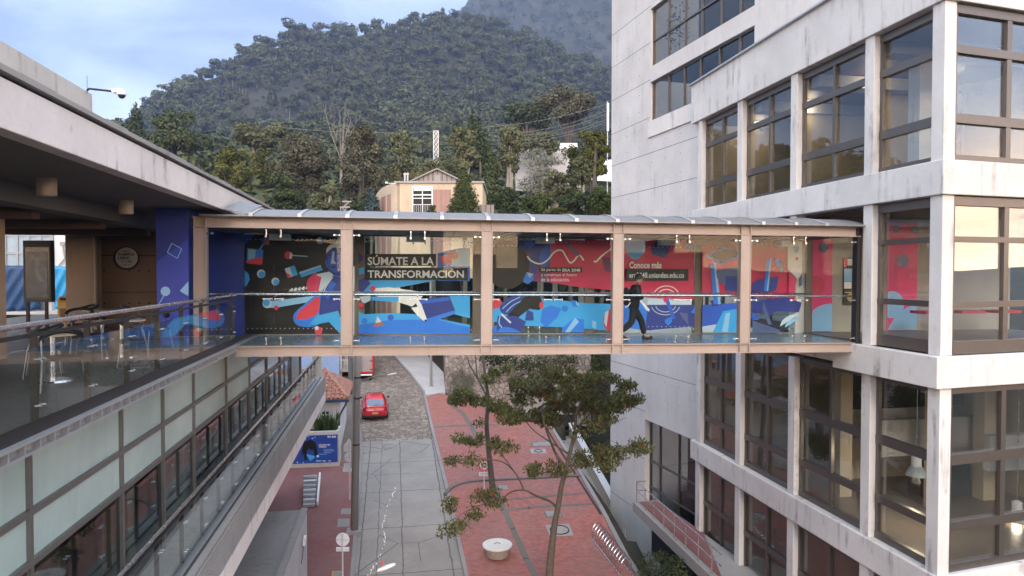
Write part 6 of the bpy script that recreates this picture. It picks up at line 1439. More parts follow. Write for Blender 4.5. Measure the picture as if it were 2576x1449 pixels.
for i in range(k + 1):
    ph = math.pi * .62 * i / k
    for j in range(n):
        a = 2 * math.pi * j / n; rr_ = 1.0 + .05 * math.sin(5 * a + i); d_ = V((.094 * math.sin(ph) * math.cos(a), .112 * math.sin(ph) * math.sin(a), .115 * math.cos(ph))) * rr_
        if d_.y > .06 and d_.z < .05: d_.y = .062
        m.v.append(c + d_)
for i in range(k):
    for j in range(n): m.f.append((i * n + j, i * n + (j + 1) % n, (i + 1) * n + (j + 1) % n, (i + 1) * n + j)); m.mi.append(0)
m.build('hair', M_HAIR, pe, local=True, smooth=True)
m = MB(); m.ell((0, .262, 1.595), .014, .022, .018, 8, 6); m.build('nose', M_SKIN, pe, local=True, smooth=True)
for s_ in (-1, 1):
    m = MB(); m.ell((s_ * .032, .243, 1.625), .010, .007, .006, 8, 6); m.build('eye', M_BLACK, pe, local=True); m = MB(); m.ell((s_ * .083, .15, 1.60), .012, .022, .032, 8, 6); m.build('ear', M_SKIN, pe, local=True, smooth=True)
m = MB(); m.ell((0, .248, 1.553), .024, .006, .006, 10, 6); m.build('mouth', plain('lip', (.30, .12, .10), .5), pe, local=True)
for key, ax in (('L', V((-.105, .43, .0))), ('R', V((.105, -.30, .035)))):
    m = MB(); a_ = 0 if key == 'L' else .55; pr = [(.04, -.13), (.048, -.08), (.046, .0), (.05, .08), (.03, .14)]; o_ = len(m.v); n = 10
    for r_, t_ in pr:
        for j in range(n):
            an = 2 * math.pi * j / n; zz_ = max(0, .05 + .055 * math.sin(an)) if t_ < 0 else max(0, .04 + .042 * math.sin(an)); y_ = t_; P_ = V((r_ * math.cos(an), y_ * math.cos(a_) + zz_ * math.sin(a_), zz_ * math.cos(a_) - y_ * math.sin(a_))); m.v.append(ax + P_)
    for i in range(len(pr) - 1):
        for j in range(n): m.f.append((o_ + i * n + j, o_ + i * n + (j + 1) % n, o_ + (i + 1) * n + (j + 1) % n, o_ + (i + 1) * n + j)); m.mi.append(0)
    m.f.append(tuple(o_ + j for j in range(n))); m.mi.append(0); m.f.append(tuple(o_ + 4 * n + j for j in range(n))); m.mi.append(0); m.build('shoe', M_BLACK, pe, local=True, smooth=True)
ph_ = MB(); ph_.obox(V((.0, .34, 1.17)), V((.065, .01, 0)), V((0, .05, .11)), V((0, .007, -.003))); po_ = ph_.build('phone', M_DARKST, None, local=True); po_.matrix_world = PM; tag(po_, 'small dark phone held up in the hands of the walking person', 'phone')
bp = thing('backpack', 'dark backpack with white loop worn low by the walking person', 'backpack', mat=PM)
m = MB(); m.ell((0, -.20, 1.16), .16, .11, .25, 14, 10); m.build('bag', M_JK, bp, local=True, smooth=True); m = MB(); m.path([(.13, -.12, 1.0), (.16, -.20, .9), (.1, -.24, .86), (.04, -.2, .93)], .012, 6); m.build('loop', M_WHITEP, bp, local=True)
for s_ in (-1, 1): m = MB(); m.path([(s_ * .1, -.1, 1.3), (s_ * .12, .02, 1.46), (s_ * .13, .17, 1.34), (s_ * .14, .12, 1.1), (s_ * .12, -.06, 1.0)], .018, 6); m.build('strap', M_BLACK, bp, local=True)

# ------------------------------------------------------------------ vegetation
L_FOR = leafm('forest_leaf', (.026, .038, .024), (.122, .138, .072), None, 0, .12, .045)
L_DARK = leafm('dark_leaf', (.024, .038, .02), (.10, .12, .055), None, 0, .12, .09)
L_OLIVE = leafm('olive_leaf', (.055, .065, .036), (.21, .215, .115), None, 0, .15, .09)
L_BROWN = leafm('brownish_leaf', (.05, .05, .036), (.165, .16, .10), None, 0, .15, .09)
L_LIME = leafm('yellow_green_leaf', (.05, .06, .02), (.185, .19, .06), None, 0, .2, .12)
L_CYP = leafm('cypress_leaf', (.022, .04, .014), (.10, .12, .04), None, 0, .1, .2)
L_PALE = leafm('pale_blossom', (.07, .075, .05), (.36, .37, .32), None, 0, .2, .3)
L_BLUE = leafm('bluish_leaf', (.03, .05, .05), (.10, .14, .14), None, 0, .1, .3)
L_ST = leafm('street_tree_leaf', (.035, .052, .02), (.17, .18, .065), (.38, .05, .02), .3, .25, .9, .6)
LEAF = dict(dark=L_DARK, olive=L_OLIVE, brown=L_BROWN, lime=L_LIME, cyp=L_CYP, pale=L_PALE, blue=L_BLUE)
def unit(a): return a / np.maximum(np.linalg.norm(a, axis=1, keepdims=True), 1e-9)
def leafcloud(cen, rad, n, size, asp=.55, out=.55, shell=.55, rng=nrg, hang=0.0):
    """n leaf quads in the ellipsoids (cen k x 3, rad k x 3)"""
    cen = np.asarray(cen, float); rad = np.asarray(rad, float); wt_ = rad.prod(axis=1) ** .7; wt_ /= wt_.sum()
    k = rng.choice(len(cen), n, p=wt_); d = unit(rng.normal(size=(n, 3))); rr_ = shell + (1 - shell) * rng.random((n, 1)) ** .5; rr_ *= 1 + rng.normal(size=(n, 1)) * .07
    c = cen[k] + d * rad[k] * rr_
    nn = unit(d * out + rng.normal(size=(n, 3)) * (1 - out) + np.array([0, 0, .35])); u = unit(np.cross(nn, rng.normal(size=(n, 3)))); 
    if hang: u = unit(u * (1 - hang) + np.array([0, 0, -1.0]) * hang); nn = unit(np.cross(u, rng.normal(size=(n, 3))))
    v = np.cross(nn, u); s = size * rng.uniform(.6, 1.35, (n, 1))
    return np.stack([c - u * s, c + v * s * asp, c + u * s, c - v * s * asp], axis=1).reshape(-1, 3)
def quads(n): return np.arange(n * 4).reshape(-1, 4)
# -- the far wood on the hillside: one mass of small crowns with pale stems
def template(kind, n, rng):
    if kind == 0: k = rng.integers(4, 7); cen = np.c_[rng.uniform(-.42, .42, k), rng.uniform(-.42, .42, k), rng.uniform(.62, .95, k)]; rad = np.c_[rng.uniform(.26, .42, k), rng.uniform(.26, .42, k), rng.uniform(.10, .18, k)]
    elif kind == 1: k = 6; cen = np.c_[rng.uniform(-.28, .28, k), rng.uniform(-.28, .28, k), rng.uniform(.35, .85, k)]; rad = np.c_[rng.uniform(.24, .4, k), rng.uniform(.24, .4, k), rng.uniform(.16, .26, k)]
    else: cen = np.array([[0, 0, .3], [0, 0, .5], [0, 0, .7], [.02, 0, .88]]); rad = np.array([[.38, .38, .2], [.3, .3, .2], [.2, .2, .2], [.09, .09, .14]])
    return leafcloud(cen, rad, n, .060 if n > 400 else .074, .75, .72, .6, rng)
def forest(name, pts, hts, n, stems, mat):
    rng = np.random.default_rng(3); T = [template(k % 3 if k % 5 else 0, n, rng) for k in range(9)]; V_ = []; SV = []; SQ = []
    for i, (p, h) in enumerate(zip(pts, hts)):
        t_ = T[i % 9]; a = rng.uniform(0, 6.28); ca, sa = math.cos(a), math.sin(a); wx = h * rng.uniform(.62, .98)
        q = np.empty_like(t_); q[:, 0] = (t_[:, 0] * ca - t_[:, 1] * sa) * wx + p[0]; q[:, 1] = (t_[:, 0] * sa + t_[:, 1] * ca) * wx + p[1]; q[:, 2] = t_[:, 2] * h + p[2]; V_.append(q)
    V_ = np.concatenate(V_); o = npmesh(name, V_, quads(len(V_) // 4), mat); o['kind'] = 'stuff'; o['label'] = 'dense wood covering the far blue mountain' if name.startswith('mount') else 'dense mixed wood covering the hillside'; o['category'] = 'forest'
    if stems:
        m = MB()
        for p, h in zip(pts, hts):
            if rng.random() < stems: r_ = h * .016; m.path([V((p[0], p[1], p[2] - 1)), V((p[0] + rng.normal() * h * .04, p[1], p[2] + h * .75))], [r_, r_ * .5], 4, cap=False)
        o2 = m.build(name.replace('wood', 'stems') if False else 'pale_stems', M_BARKP); o2['kind'] = 'stuff'; o2['label'] = 'thin pale stems showing between the crowns of the hillside wood'; o2['category'] = 'forest'
rg = np.random.default_rng(21)
def scatter(r0, r1, step0, step1, a0=-31, a1=25):
    P_ = []; H_ = []; r = r0
    while r < r1:
        f = (r - r0) / (r1 - r0); st_ = step0 + (step1 - step0) * f; da = st_ / r; a = R(a0)
        while a < R(a1):
            aa = a + rg.uniform(-.45, .45) * da; rr_ = r + rg.uniform(-.5, .5) * st_
            x, y = rr_ * math.sin(aa), rr_ * math.cos(aa); a += da
            if rr_ < 100 and -9 < x < 17 and y < 84: continue
            n_ = math.sin(x * .021 + 1.3) * math.sin(y * .017 + .4) + .6 * math.sin(x * .05 + y * .03)
            if 300 < rr_ < 560 and -.20 < aa < -.03 and n_ < .1 and rg.random() < .75: P_.append((x, y, terr(aa, rr_) - .3)); H_.append(rg.uniform(2.0, 4.0)); continue
            P_.append((x, y, terr(aa, rr_) - .5)); H_.append(rg.uniform(8.5, 14.5) * (1.0 + .25 * (n_ > .6)))
        r += st_ * .8
    return P_, H_
Pn, Hn = scatter(74, 200, 6.0, 6.5); forest('near_wood', Pn, [h * .8 for h in Hn], 620, .3, L_FOR)
Pf, Hf = scatter(200, RR + 12, 7.6, 9.4); forest('hillside_wood', Pf, Hf, 300, .3, L_FOR)
Pm, Hm = [], []
r = 900
while r < 1160:
    a = R(2.5)
    while a < R(20): aa = a + rg.uniform(-.5, .5) * 12 / r; rr_ = r + rg.uniform(-7, 7); Pm.append((rr_ * math.sin(aa), rr_ * math.cos(aa), farh(aa, rr_) - 1)); Hm.append(rg.uniform(11, 19)); a += 13 / r
    r += 12
forest('mountain_wood', Pm, Hm, 110, 0, L_FOR)
# -- single trees in front of the wood
def terz(p): az = math.atan2(p.x, p.y); return terr(az, math.hypot(p.x, p.y))
def wildtree(name, label, cat, x, ytop, ybot, wpx, zc, leaf, shape='round', n=1500, size=.30, bark=None, group=None, bare=False, basez=None, trunk_to=.7, seed=0):
    rng = np.random.default_rng(100 + seed); top = atZc(x, ytop, zc); wd = wpx * zc / FPX; cb = atZc(x, ybot, zc).z; base = V((top.x, top.y, 0)); base.z = terz(base) - .3 if basez is None else basez
    H = top.z - base.z; o = thing(name, label, cat, loc=base, group=group); ch = top.z - cb; z0 = cb - base.z
    if shape == 'cone': k = 9; fz_ = np.linspace(.06, .95, k); cen = np.c_[rng.normal(0, .03, k) * wd, rng.normal(0, .03, k) * wd, z0 + ch * fz_]; rad = np.c_[(wd / 2) * (1 - fz_ ** 1.6) + .12 * wd * .5, (wd / 2) * (1 - fz_ ** 1.6) + .12 * wd * .5, np.full(k, ch * .10)]
    elif shape == 'umbrella': k = 16; an = rng.uniform(0, 6.28, k); rr_ = rng.uniform(.1, .36, k) * wd; cen = np.c_[rr_ * np.cos(an), rr_ * np.sin(an), z0 + ch * (rng.uniform(.35, .82, k) - .5 * (rr_ / wd))]; rad = np.c_[rng.uniform(.16, .28, k) * wd, rng.uniform(.16, .28, k) * wd, rng.uniform(.10, .2, k) * ch]
    else: k = 30; an = rng.uniform(0, 6.28, k); fz_ = rng.uniform(.10, .90, k); rr_ = rng.uniform(.05, .36, k) * wd * np.sqrt(np.maximum(.1, 1 - (2 * fz_ - 1) ** 2)); cen = np.c_[rr_ * np.cos(an), rr_ * np.sin(an), z0 + ch * fz_]; rad = np.c_[rng.uniform(.11, .18, k) * wd, rng.uniform(.11, .18, k) * wd, rng.uniform(.075, .13, k) * ch]
    n = int(n * 2.3); vv = leafcloud(cen, rad, n, size * .66, .62, .68, .5, rng)
    npmesh('crown', vv, quads(n), leaf, parent=o)
    m = MB(); rt = max(.10, H * .014); m.path([(0, 0, -.3), (rng.normal() * .02 * H, 0, H * .35), (rng.normal() * .02 * H, rng.normal() * .02 * H, z0 + ch * trunk_to)], [rt * 1.3, rt, rt * .35], 7)
    for i in range(min(k, 8)): c = cen[i]; m.path([(0, 0, max(.2, z0 * .6 + c[2] * .15)), (c[0] * .5, c[1] * .5, (z0 + c[2]) / 2), tuple(c)], [rt * .55, rt * .35, rt * .12], 5)
    m.build('trunk', bark or M_BARK, o, local=True); return o
WT = [  # name, label, x, top, bottom, width, depth, leaf, shape, n, size
 ('leafy_tree', 'dark spreading tree just over the left roof edge with pale inner stems', 445, 270, 470, 190, 118, 'dark', 'round', 3200, .42),
 ('leafy_tree', 'slender pointed tree at the far left end of the hill foot', 338, 262, 380, 62, 135, 'dark', 'cone', 900, .42),
 ('leafy_tree', 'umbrella-crowned tree with forked pale stem left of the hill centre', 645, 288, 385, 140, 122, 'olive', 'umbrella', 1900, .42),
 ('leafy_tree', 'bright yellow-green tree over the middle of the left roof slope', 585, 372, 520, 130, 84, 'lime', 'round', 3000, .28),
 ('leafy_tree', 'smaller yellow-green tree tucked behind the brighter one', 655, 366, 500, 70, 92, 'lime', 'round', 1300, .28),
 ('leafy_tree', 'big brown-green drooping tree in the middle left, wide crown', 775, 312, 545, 215, 86, 'brown', 'round', 4800, .28),
 ('leafy_tree', 'brown-green rounded tree beside the big drooping one, left of the mast', 905, 312, 535, 150, 88, 'brown', 'round', 3600, .28),
 ('leafy_tree', 'near-black dense tree at the lower end of the left roof', 715, 432, 545, 125, 68, 'dark', 'round', 2400, .22),
 ('round_tree', 'small light olive round tree above the bent roof flashing', 822, 460, 548, 92, 62, 'olive', 'round', 2200, .17),
 ('leafy_tree', 'grey-green tree directly left of the lattice mast', 1015, 330, 480, 110, 96, 'olive', 'round', 1900, .32),
 ('leafy_tree', 'olive domed tree right of the lattice mast', 1165, 312, 440, 105, 92, 'olive', 'round', 2200, .30),
 ('leafy_tree', 'dark pointed tree behind the olive dome', 1192, 288, 420, 90, 100, 'dark', 'cone', 1500, .32),
 ('leafy_tree', 'layered olive tree straight behind the gabled house roof', 1095, 385, 500, 150, 80, 'olive', 'umbrella', 2200, .26),
 ('conifer', 'tall dark conifer with narrow crown between house and white building', 1228, 360, 520, 74, 74, 'dark', 'cone', 2400, .22),
 ('cypress', 'dense green cypress standing before the cream house', 1167, 424, 560, 84, 57, 'cyp', 'cone', 3600, .13),
 ('leafy_tree', 'grey-olive tree left of the white hillside building', 1285, 312, 440, 95, 96, 'olive', 'round', 1700, .3),
 ('leafy_tree', 'olive tree above the white hillside building', 1350, 318, 400, 110, 108, 'olive', 'umbrella', 1500, .34),
 ('leafy_tree', 'large rounded tree high above the white building, darker crown', 1430, 200, 330, 150, 150, 'brown', 'umbrella', 2000, .5),
 ('leafy_tree', 'rounded tree to the left of the large darker crown', 1330, 232, 340, 110, 150, 'dark', 'umbrella', 1500, .5),
 ('leafy_tree', 'yellowish leafy tree against the tower edge', 1492, 325, 450, 105, 74, 'lime', 'round', 2600, .24),
 ('leafy_tree', 'lower yellowish tree right of the white building', 1462, 390, 470, 70, 70, 'olive', 'round', 1300, .22),
 ('blossom_tree', 'sparse tree with whitish leaves before the white hillside building', 1362, 372, 500, 190, 76, 'pale', 'round', 2400, .16),
 ('leafy_tree', 'low olive tree covering the foot of the white hillside building', 1395, 430, 520, 130, 72, 'olive', 'round', 1900, .2),
 ('leafy_tree', 'slim dark green tree at the right corner of the white building', 1440, 350, 500, 62, 78, 'cyp', 'round', 1300, .2),
 ('shrub', 'dark rounded shrub right of the cream house', 1275, 470, 560, 80, 60, 'dark', 'round', 1400, .17),
 ('shrub', 'broad green shrub above the bridge roof between house and tower', 1350, 490, 565, 120, 58, 'cyp', 'round', 2200, .15),
 ('shrub', 'green shrub mass under the yellowish trees near the tower', 1440, 470, 565, 120, 58, 'dark', 'round', 2200, .16),
 ('shrub', 'light green shrub touching the tower edge above the bridge', 1505, 465, 565, 90, 56, 'cyp', 'round', 1800, .15),
 ('shrub', 'yellowish flowering shrub low behind the bridge roof', 1400, 520, 570, 100, 54, 'lime', 'round', 1500, .11),
 ('shrub', 'small green bush under the cream house window', 1087, 514, 560, 34, 56, 'cyp', 'round', 900, .09),
 ('leafy_tree', 'bluish-leaved sapling left of the cream house', 935, 470, 545, 46, 64, 'blue', 'cone', 600, .2),
 ('leafy_tree', 'deep shaded tree between small olive tree and house', 905, 500, 560, 90, 68, 'dark', 'round', 1400, .22),
]
for i, w_ in enumerate(WT): wildtree(w_[0], w_[1], 'shrub' if w_[0] == 'shrub' else 'tree', w_[2], w_[3], w_[4], w_[5], w_[6], LEAF[w_[7]], w_[8], w_[9], w_[10], seed=i, bark=M_BARKP if w_[7] in ('olive', 'pale') else M_BARK, basez=(CZ - 5.0) if w_[6] < 66 and w_[2] > 930 else None)
M_GREYB = plain('pale_grey_bark', (.20, .185, .165), .9)
# a leafless pale tree
for i, (x, yb_, yt) in enumerate(((858, 400, 266),)):
    zc = 112; b = atZc(x, yb_, zc); o = thing('bare_tree', ['tall leafless tree with many pale stems above the brown-green tree', 'smaller leafless pale tree left of the tall leafless one'][i], 'tree', loc=V((b.x, b.y, terz(b)))); m = MB(); rb = random.Random(5 + i); H = (yb_ - yt) * zc / FPX; z0 = b.z - terz(b)
    m.path([(0, 0, -.3), (0, 0, max(.5, z0))], [.3, .24], 6)
    o_t = o; tr_ = MB(); 
    for k in range(7): a = rb.uniform(-.55, .55); m.path([(0, 0, max(.5, z0) - .2), (math.sin(a) * H * .3, rb.uniform(-1, 1), z0 + H * .4), (math.sin(a) * H * .62, rb.uniform(-1.5, 1.5), z0 + H * rb.uniform(.75, 1.0))], [.10, .06, .02], 5)
    m.build('trunk', M_GREYB, o, local=True)
    for k in range(26): a = rb.uniform(-.6, .6); f_ = rb.uniform(.35, .9); p_ = V((math.sin(a) * H * .6 * f_, rb.uniform(-1, 1), z0 + H * f_)); tr_.path([p_, p_ + V((rb.uniform(-1.2, 1.2), 0, rb.uniform(.8, 2.0)))], [.04, .012], 4)
    tr_.build('twig', M_GREYB, o, local=True, kind='stuff')

# -- the street trees in front
def spray(lobes, zc, nper, size, rng, dz=1.3):
    out = []
    for li, (x, y, rx, ry) in enumerate(lobes):
        c = atZc(x, y, zc + rng.uniform(-dz, dz)); s = zc / FPX; n = int(nper * (rx * ry) / 700 * (1.8 if li < 16 and len(lobes) > 12 else 1.2)) + 25; k = max(4, int(rx * ry / 90)); 
        cen = np.c_[c.x + rng.uniform(-1, 1, k) * rx * s * .85, c.y + rng.uniform(-1, 1, k) * rx * s * .5, c.z + rng.uniform(-.7, .9, k) * ry * s]; rad = np.repeat(rng.uniform(.16, .46, (k, 1)), 3, axis=1); rad[:, 2] *= .62
        out.append(leafcloud(cen, rad, n, size, .34, .35, .2, rng, hang=.45))
    return np.concatenate(out)
r2_ = np.random.default_rng(8)
ZT = 25.4
lob = [(1275, 1029, 43, 23), (1322, 983, 45, 35), (1369, 967, 40, 31), (1423, 952, 47, 20), (1462, 975, 58, 31), (1509, 952, 27, 16), (1560, 963, 30, 18), (1594, 1002, 27, 20), (1540, 1010, 50, 23), (1462, 1018, 58, 23), (1392, 1018, 47, 27), (1345, 1049, 50, 23), (1291, 1049, 40, 16), (1493, 1072, 20, 14), (1520, 1052, 20, 12), (1395, 1060, 30, 14),
 (1365, 1185, 40, 24), (1221, 1255, 45, 22), (1139, 1278, 20, 18), (1147, 1325, 29, 18), (1190, 1298, 22, 14), (1215, 1113, 38, 17), (1139, 1158, 22, 10), (1176, 1163, 24, 10), (1268, 1119, 33, 17), (1170, 1111, 26, 13), (1478, 1150, 35, 27), (1520, 1142, 40, 25), (1590, 1130, 42, 18), (1532, 1177, 22, 15), (1420, 1190, 22, 14), (1450, 1100, 14, 10)]
bt = atZc(1380, 1500, ZT); bt.z = gz(bt.y) + .1
st_t = thing('street_tree', 'slender street tree with layered leaf clusters on the red brick plaza', 'tree', loc=bt)
vv = spray(lob, ZT, 360, .082, r2_); vv = vv - np.array(bt); npmesh('crown', vv, quads(len(vv) // 4), L_ST, parent=st_t)
def limb(m, pts, r0, r1, zc, n=8, j=.0):
    p = [atZc(x, y, zc + j * math.sin(i * 1.7)) for i, (x, y) in enumerate(pts)]; c = curve3(p); k = len(c); m.path(c, [r0 + (r1 - r0) * (i / (k - 1)) ** .8 for i in range(k)], n)
def curve3(p, n=4):
    out = []
    for i in range(len(p) - 1):
        p0, p1, p2, p3 = p[max(0, i - 1)], p[i], p[i + 1], p[min(len(p) - 1, i + 2)]
        for k in range(n): t = k / n; out.append(.5 * ((2 * p1) + (p2 - p0) * t + (2 * p0 - 5 * p1 + 4 * p2 - p3) * t * t + (3 * p1 - p0 - 3 * p2 + p3) * t ** 3))
    return out + [p[-1]]
m = MB(); limb(m, [(1380, 1510), (1384, 1420), (1390, 1360), (1396, 1315), (1404, 1275), (1412, 1225), (1424, 1180), (1436, 1130), (1446, 1085), (1450, 1040), (1470, 1000)], .165, .045, ZT, 10)
BR = [([(1403, 1280), (1385, 1262), (1350, 1248), (1318, 1233), (1285, 1238), (1262, 1258)], .06, .02, .5), ([(1318, 1233), (1300, 1195), (1270, 1165), (1225, 1155), (1160, 1158)], .04, .012, .5), ([(1424, 1178), (1400, 1145), (1385, 1110), (1370, 1070), (1362, 1030)], .075, .02, .4), ([(1436, 1145), (1400, 1122), (1345, 1085), (1315, 1050)], .04, .012, .5), ([(1440, 1120), (1462, 1065), (1500, 1032), (1560, 1010)], .055, .015, .4), ([(1430, 1168), (1470, 1172), (1530, 1152), (1600, 1130)], .04, .012, .5), ([(1420, 1195), (1400, 1192), (1365, 1188)], .035, .012, .3), ([(1446, 1085), (1430, 1040), (1420, 985)], .05, .015, .4), ([(1300, 1195), (1262, 1145), (1225, 1120)], .03, .01, .4), ([(1262, 1258), (1225, 1265), (1165, 1290), (1140, 1320)], .025, .008, .4), ([(1462, 1065), (1520, 1056), (1545, 1062), (1575, 1050)], .025, .006, .3)]
for pts, a_, b_, j in BR: limb(m, pts, a_, b_, ZT, 6, j)
for x, y, rx, ry in lob:
    for k in range(9): c = (x + rnd.uniform(-1.0, 1.0) * rx, y + rnd.uniform(-.5, .6) * ry); limb(m, [(x, y + ry * .4), ((x + c[0]) / 2 + rnd.uniform(-4, 4), (y + c[1]) / 2), c], .012, .005, ZT, 4, .3)
m.build('trunk', plain('mottled_bark', (.115, .097, .075), .9, 0, .45, scale=7), st_t, smooth=True)
ZT2 = 34.6; b2 = gp(1241, 1236, .13); lob2 = [(1178, 994, 48, 19), (1137, 1006, 24, 12), (1217, 1008, 25, 15), (1268, 922, 22, 13), (1248, 942, 22, 12), (1221, 957, 18, 11), (1207, 1062, 7, 7), (1160, 985, 20, 12)]
st2 = thing('street_tree', 'thin sparse street tree behind the no-turn sign with bare upper twigs', 'tree', loc=b2); vv = spray(lob2, ZT2, 520, .10, r2_, .8) - np.array(b2); npmesh('crown', vv, quads(len(vv) // 4), L_ST, parent=st2)
m = MB(); limb(m, [(1241, 1240), (1234, 1180), (1228, 1120), (1224, 1060), (1229, 1010), (1222, 960), (1216, 910), (1210, 870)], .17, .05, ZT2, 9)
for pts in ([(1226, 1000), (1200, 950), (1180, 915), (1172, 880)], [(1222, 960), (1238, 920), (1250, 890)], [(1228, 1015), (1200, 1000), (1160, 1000)], [(1222, 965), (1262, 938), (1300, 930)], [(1200, 950), (1196, 900), (1190, 870)]): limb(m, pts, .05, .015, ZT2, 6, .3)
m.build('trunk', M_BARK, st2, smooth=True)
# fallen leaves on the plaza and gutter
m = MB()
for i in range(150):
    y = rnd.uniform(21, 48); x = rnd.uniform(2.95, 9.2); c = V((x, y, gz(y) + .138)); a = rnd.uniform(0, 6.28); s_ = rnd.uniform(.03, .07); u = V((math.cos(a), math.sin(a), 0)) * s_; w_ = V((-u.y, u.x, .012)) * .5
    m.poly([c - u, c + w_, c + u, c - w_])
o = m.build('fallen_leaves', leafm('dry_leaf', (.10, .06, .03), (.42, .33, .20), None, 0, .1, .5, .7)); o['kind'] = 'stuff'
# clipped shrub by the bicycle rack
cb = V((10.15, 24.6, gz(24.6) + .1)); sh_ = thing('round_shrub', 'dark green rounded shrub growing under the entrance platform', 'shrub', loc=cb)
vv = leafcloud([(0, 0, .75), (.3, -.5, .65), (.1, -1.3, .6), (-.2, .4, .6), (.2, -.9, .9)], [(.62, .7, .7)] * 5, 4200, .05, .5, .5, .75, r2_); npmesh('foliage', vv, quads(4200), L_DARK, parent=sh_); m = MB(); m.tube((0, 0, -.1), (0, 0, .6), .06, 6); m.build('stem', M_BARK, sh_, local=True)
# creepers hanging over the stone wall
for i, (x, y, rx, ry) in enumerate(((1330, 915, 70, 30), (1440, 905, 60, 25), (1250, 902, 50, 18), (1505, 925, 22, 45))):
    zc = 46.5 if i < 3 else 44.5; c = atZc(x, y, zc); s = zc / FPX; o = thing('creeper', ['green creeper over the middle of the stone wall', 'creeper on the stone wall behind the street tree top', 'creeper at the upper stone wall near the thin tree', 'mossy hanging plant at the stone wall beside the tower'][i], 'plant', loc=c); vv = leafcloud([(0, 0, 0)], [(rx * s, .5, ry * s)], 700, .10, .5, .4, .1, r2_); npmesh('foliage', vv, quads(700), L_DARK if i < 3 else L_CYP, parent=o); m = MB(); m.path([(0, .2, -ry * s), (0, .3, ry * s)], .02, 5); m.build('stem', M_BARK, o, local=True)

# ------------------------------------------------------------------ houses and masts on the slope
ZH = 61.0
h3 = thing('gabled_house', 'cream house with grey metal gable roof and balcony window on the slope', 'house', loc=V((atZc(1090, 540, ZH).x, atZc(1090, 540, ZH).y, CZ - 5)))
hx = (RT).copy(); hy = V((FW.x, FW.y, 0)).normalized(); HP0 = atZc(1100, 500, ZH); HP = lambda x, y, d=0: onP(x, y, HP0, hy) + hy * d
def hquad(m, x0, y0, x1, y1, d0, d1, mi=0): a, b, c = HP(x0, y1), HP(x1, y1), HP(x0, y0); m.obox(a + hy * d0, b - a, hy * (d1 - d0), V((0, 0, c.z - a.z)), mi)
M_CREAM = concrete('cream_plaster', (.58, .47, .34), .25)
zb_ = 700
m = MB(); hquad(m, 997, 460, 1214, zb_, 0, 9); m.build('wall', M_CREAM, h3)
m = MB(); hquad(m, 992, 456, 1218, 461, -.15, 9.1); m.build('roof_edge', M_CONC, h3)
m = MB()
pts = [HP(997, 462), HP(997, zb_)]
seg = [(997, 0), (985, .8), (972, 2.2), (958, 4.6), (948, 8.5), (943, 13.5)]; ztp = HP(997, 459).z
def HD(x, d): p_ = onP(x, 460, HP0 + hy * d, hy); return V((p_.x, p_.y, ztp))
for (xa, da), (xb, db) in zip(seg, seg[1:]):
    A, B = HD(xa, da), HD(xb, db)
    m.prism([V((A.x, A.y, CZ - 6)), V((B.x, B.y, CZ - 6)), V((B.x, B.y, A.z - .35)), V((A.x, A.y, A.z - .35))], hx * .3)
    m.prism([V((A.x, A.y, A.z - .35)), V((B.x, B.y, A.z - .35)), V((B.x, B.y, A.z)), V((A.x, A.y, A.z))], hx * .3)
m.build('curved_wall', M_CREAM, h3)
M_BRICK = brickm('pale_brick', (.42, .24, .19), (.36, .20, .16), (.38, .30, .26), .25, .08)
t_ = M_BRICK
for k in range(3):
    (xa, da), (xb, db) = ((984, .9), (974.5, 1.9)) if k == 0 else ((971, 2.35), (960, 4.2)) if k == 1 else ((957, 4.9), (949, 8.0)); A, B = HD(xa, da) - V((0, 0, .9)), HD(xb, db) - V((0, 0, .9)); m = MB(); m.prism([V((A.x, A.y, CZ - 6)), V((B.x, B.y, CZ - 6)), V((B.x, B.y, A.z)), V((A.x, A.y, A.z))], hx * -.05); m.build('brick_panel', M_BRICK, h3)
m = MB(); hquad(m, 1088, 477, 1135, zb_, -.04, 0); m.build('brick_panel', M_BRICK, h3)
f_ = MB(); hquad(f_, 1039, 471, 1087, 541, -.02, .0); wo_ = f_.build('window', plain('dark_pane', (.02, .025, .03), .35, 0, .1, .15), h3)
f_ = MB()
for x0, y0, x1, y1 in ((1037, 469, 1040, 542), (1086, 469, 1089, 542), (1062, 471, 1064, 541), (1040, 469, 1086, 472), (1040, 489, 1086, 492), (1040, 498, 1086, 500), (1040, 539, 1086, 542)): hquad(f_, x0, y0, x1, y1, -.10, -.021)
f_.build('frame', M_WHITEP, wo_)
m = MB(); hquad(m, 1041, 473, 1085, 480, -.05, -.022); m.build('blind', M_WHITEP, wo_)
m = MB()
for k in range(11): x_ = 1041 + k * 4.6; m.tube(HP(x_, 538, -.5), HP(x_, 516, -.5), .012, 4)
m.bar(HP(1039, 516, -.5), HP(1089, 516, -.5), .05, .05); m.build('balcony_railing', M_WHITEP, h3)
t = NT('ribbed_roof_metal'); wv = t.n('ShaderNodeTexWave', wave_type='BANDS', bands_direction='X'); t.put(wv.inputs['Vector'], t.pos()); wv.inputs['Scale'].default_value = .75
M_RIB = t.pbr(t.mix(t.ramp(wv.outputs[1], [(.75, 0), (.95, 1)]), (.24, .215, .20), (.10, .09, .085)), .55, .2)
m = MB(); m.prism([HP(1022, 457, 1.0), HP(1170, 457, 1.0), HP(1097, 423, 1.0)], hy * 7.5); m.build('gable_wall', M_RIB, h3)
m = MB(); m.bar(HP(1018, 458, .8), HP(1097, 421, .8), .3, .10); m.bar(HP(1174, 458, .8), HP(1097, 421, .8), .3, .10); m.build('gable_trim', M_CONC, h3)
m = MB(); hquad(m, 1090, 436, 1104, 455, .9, 1.02); m.build('vent_louvre', M_CONC, h3)
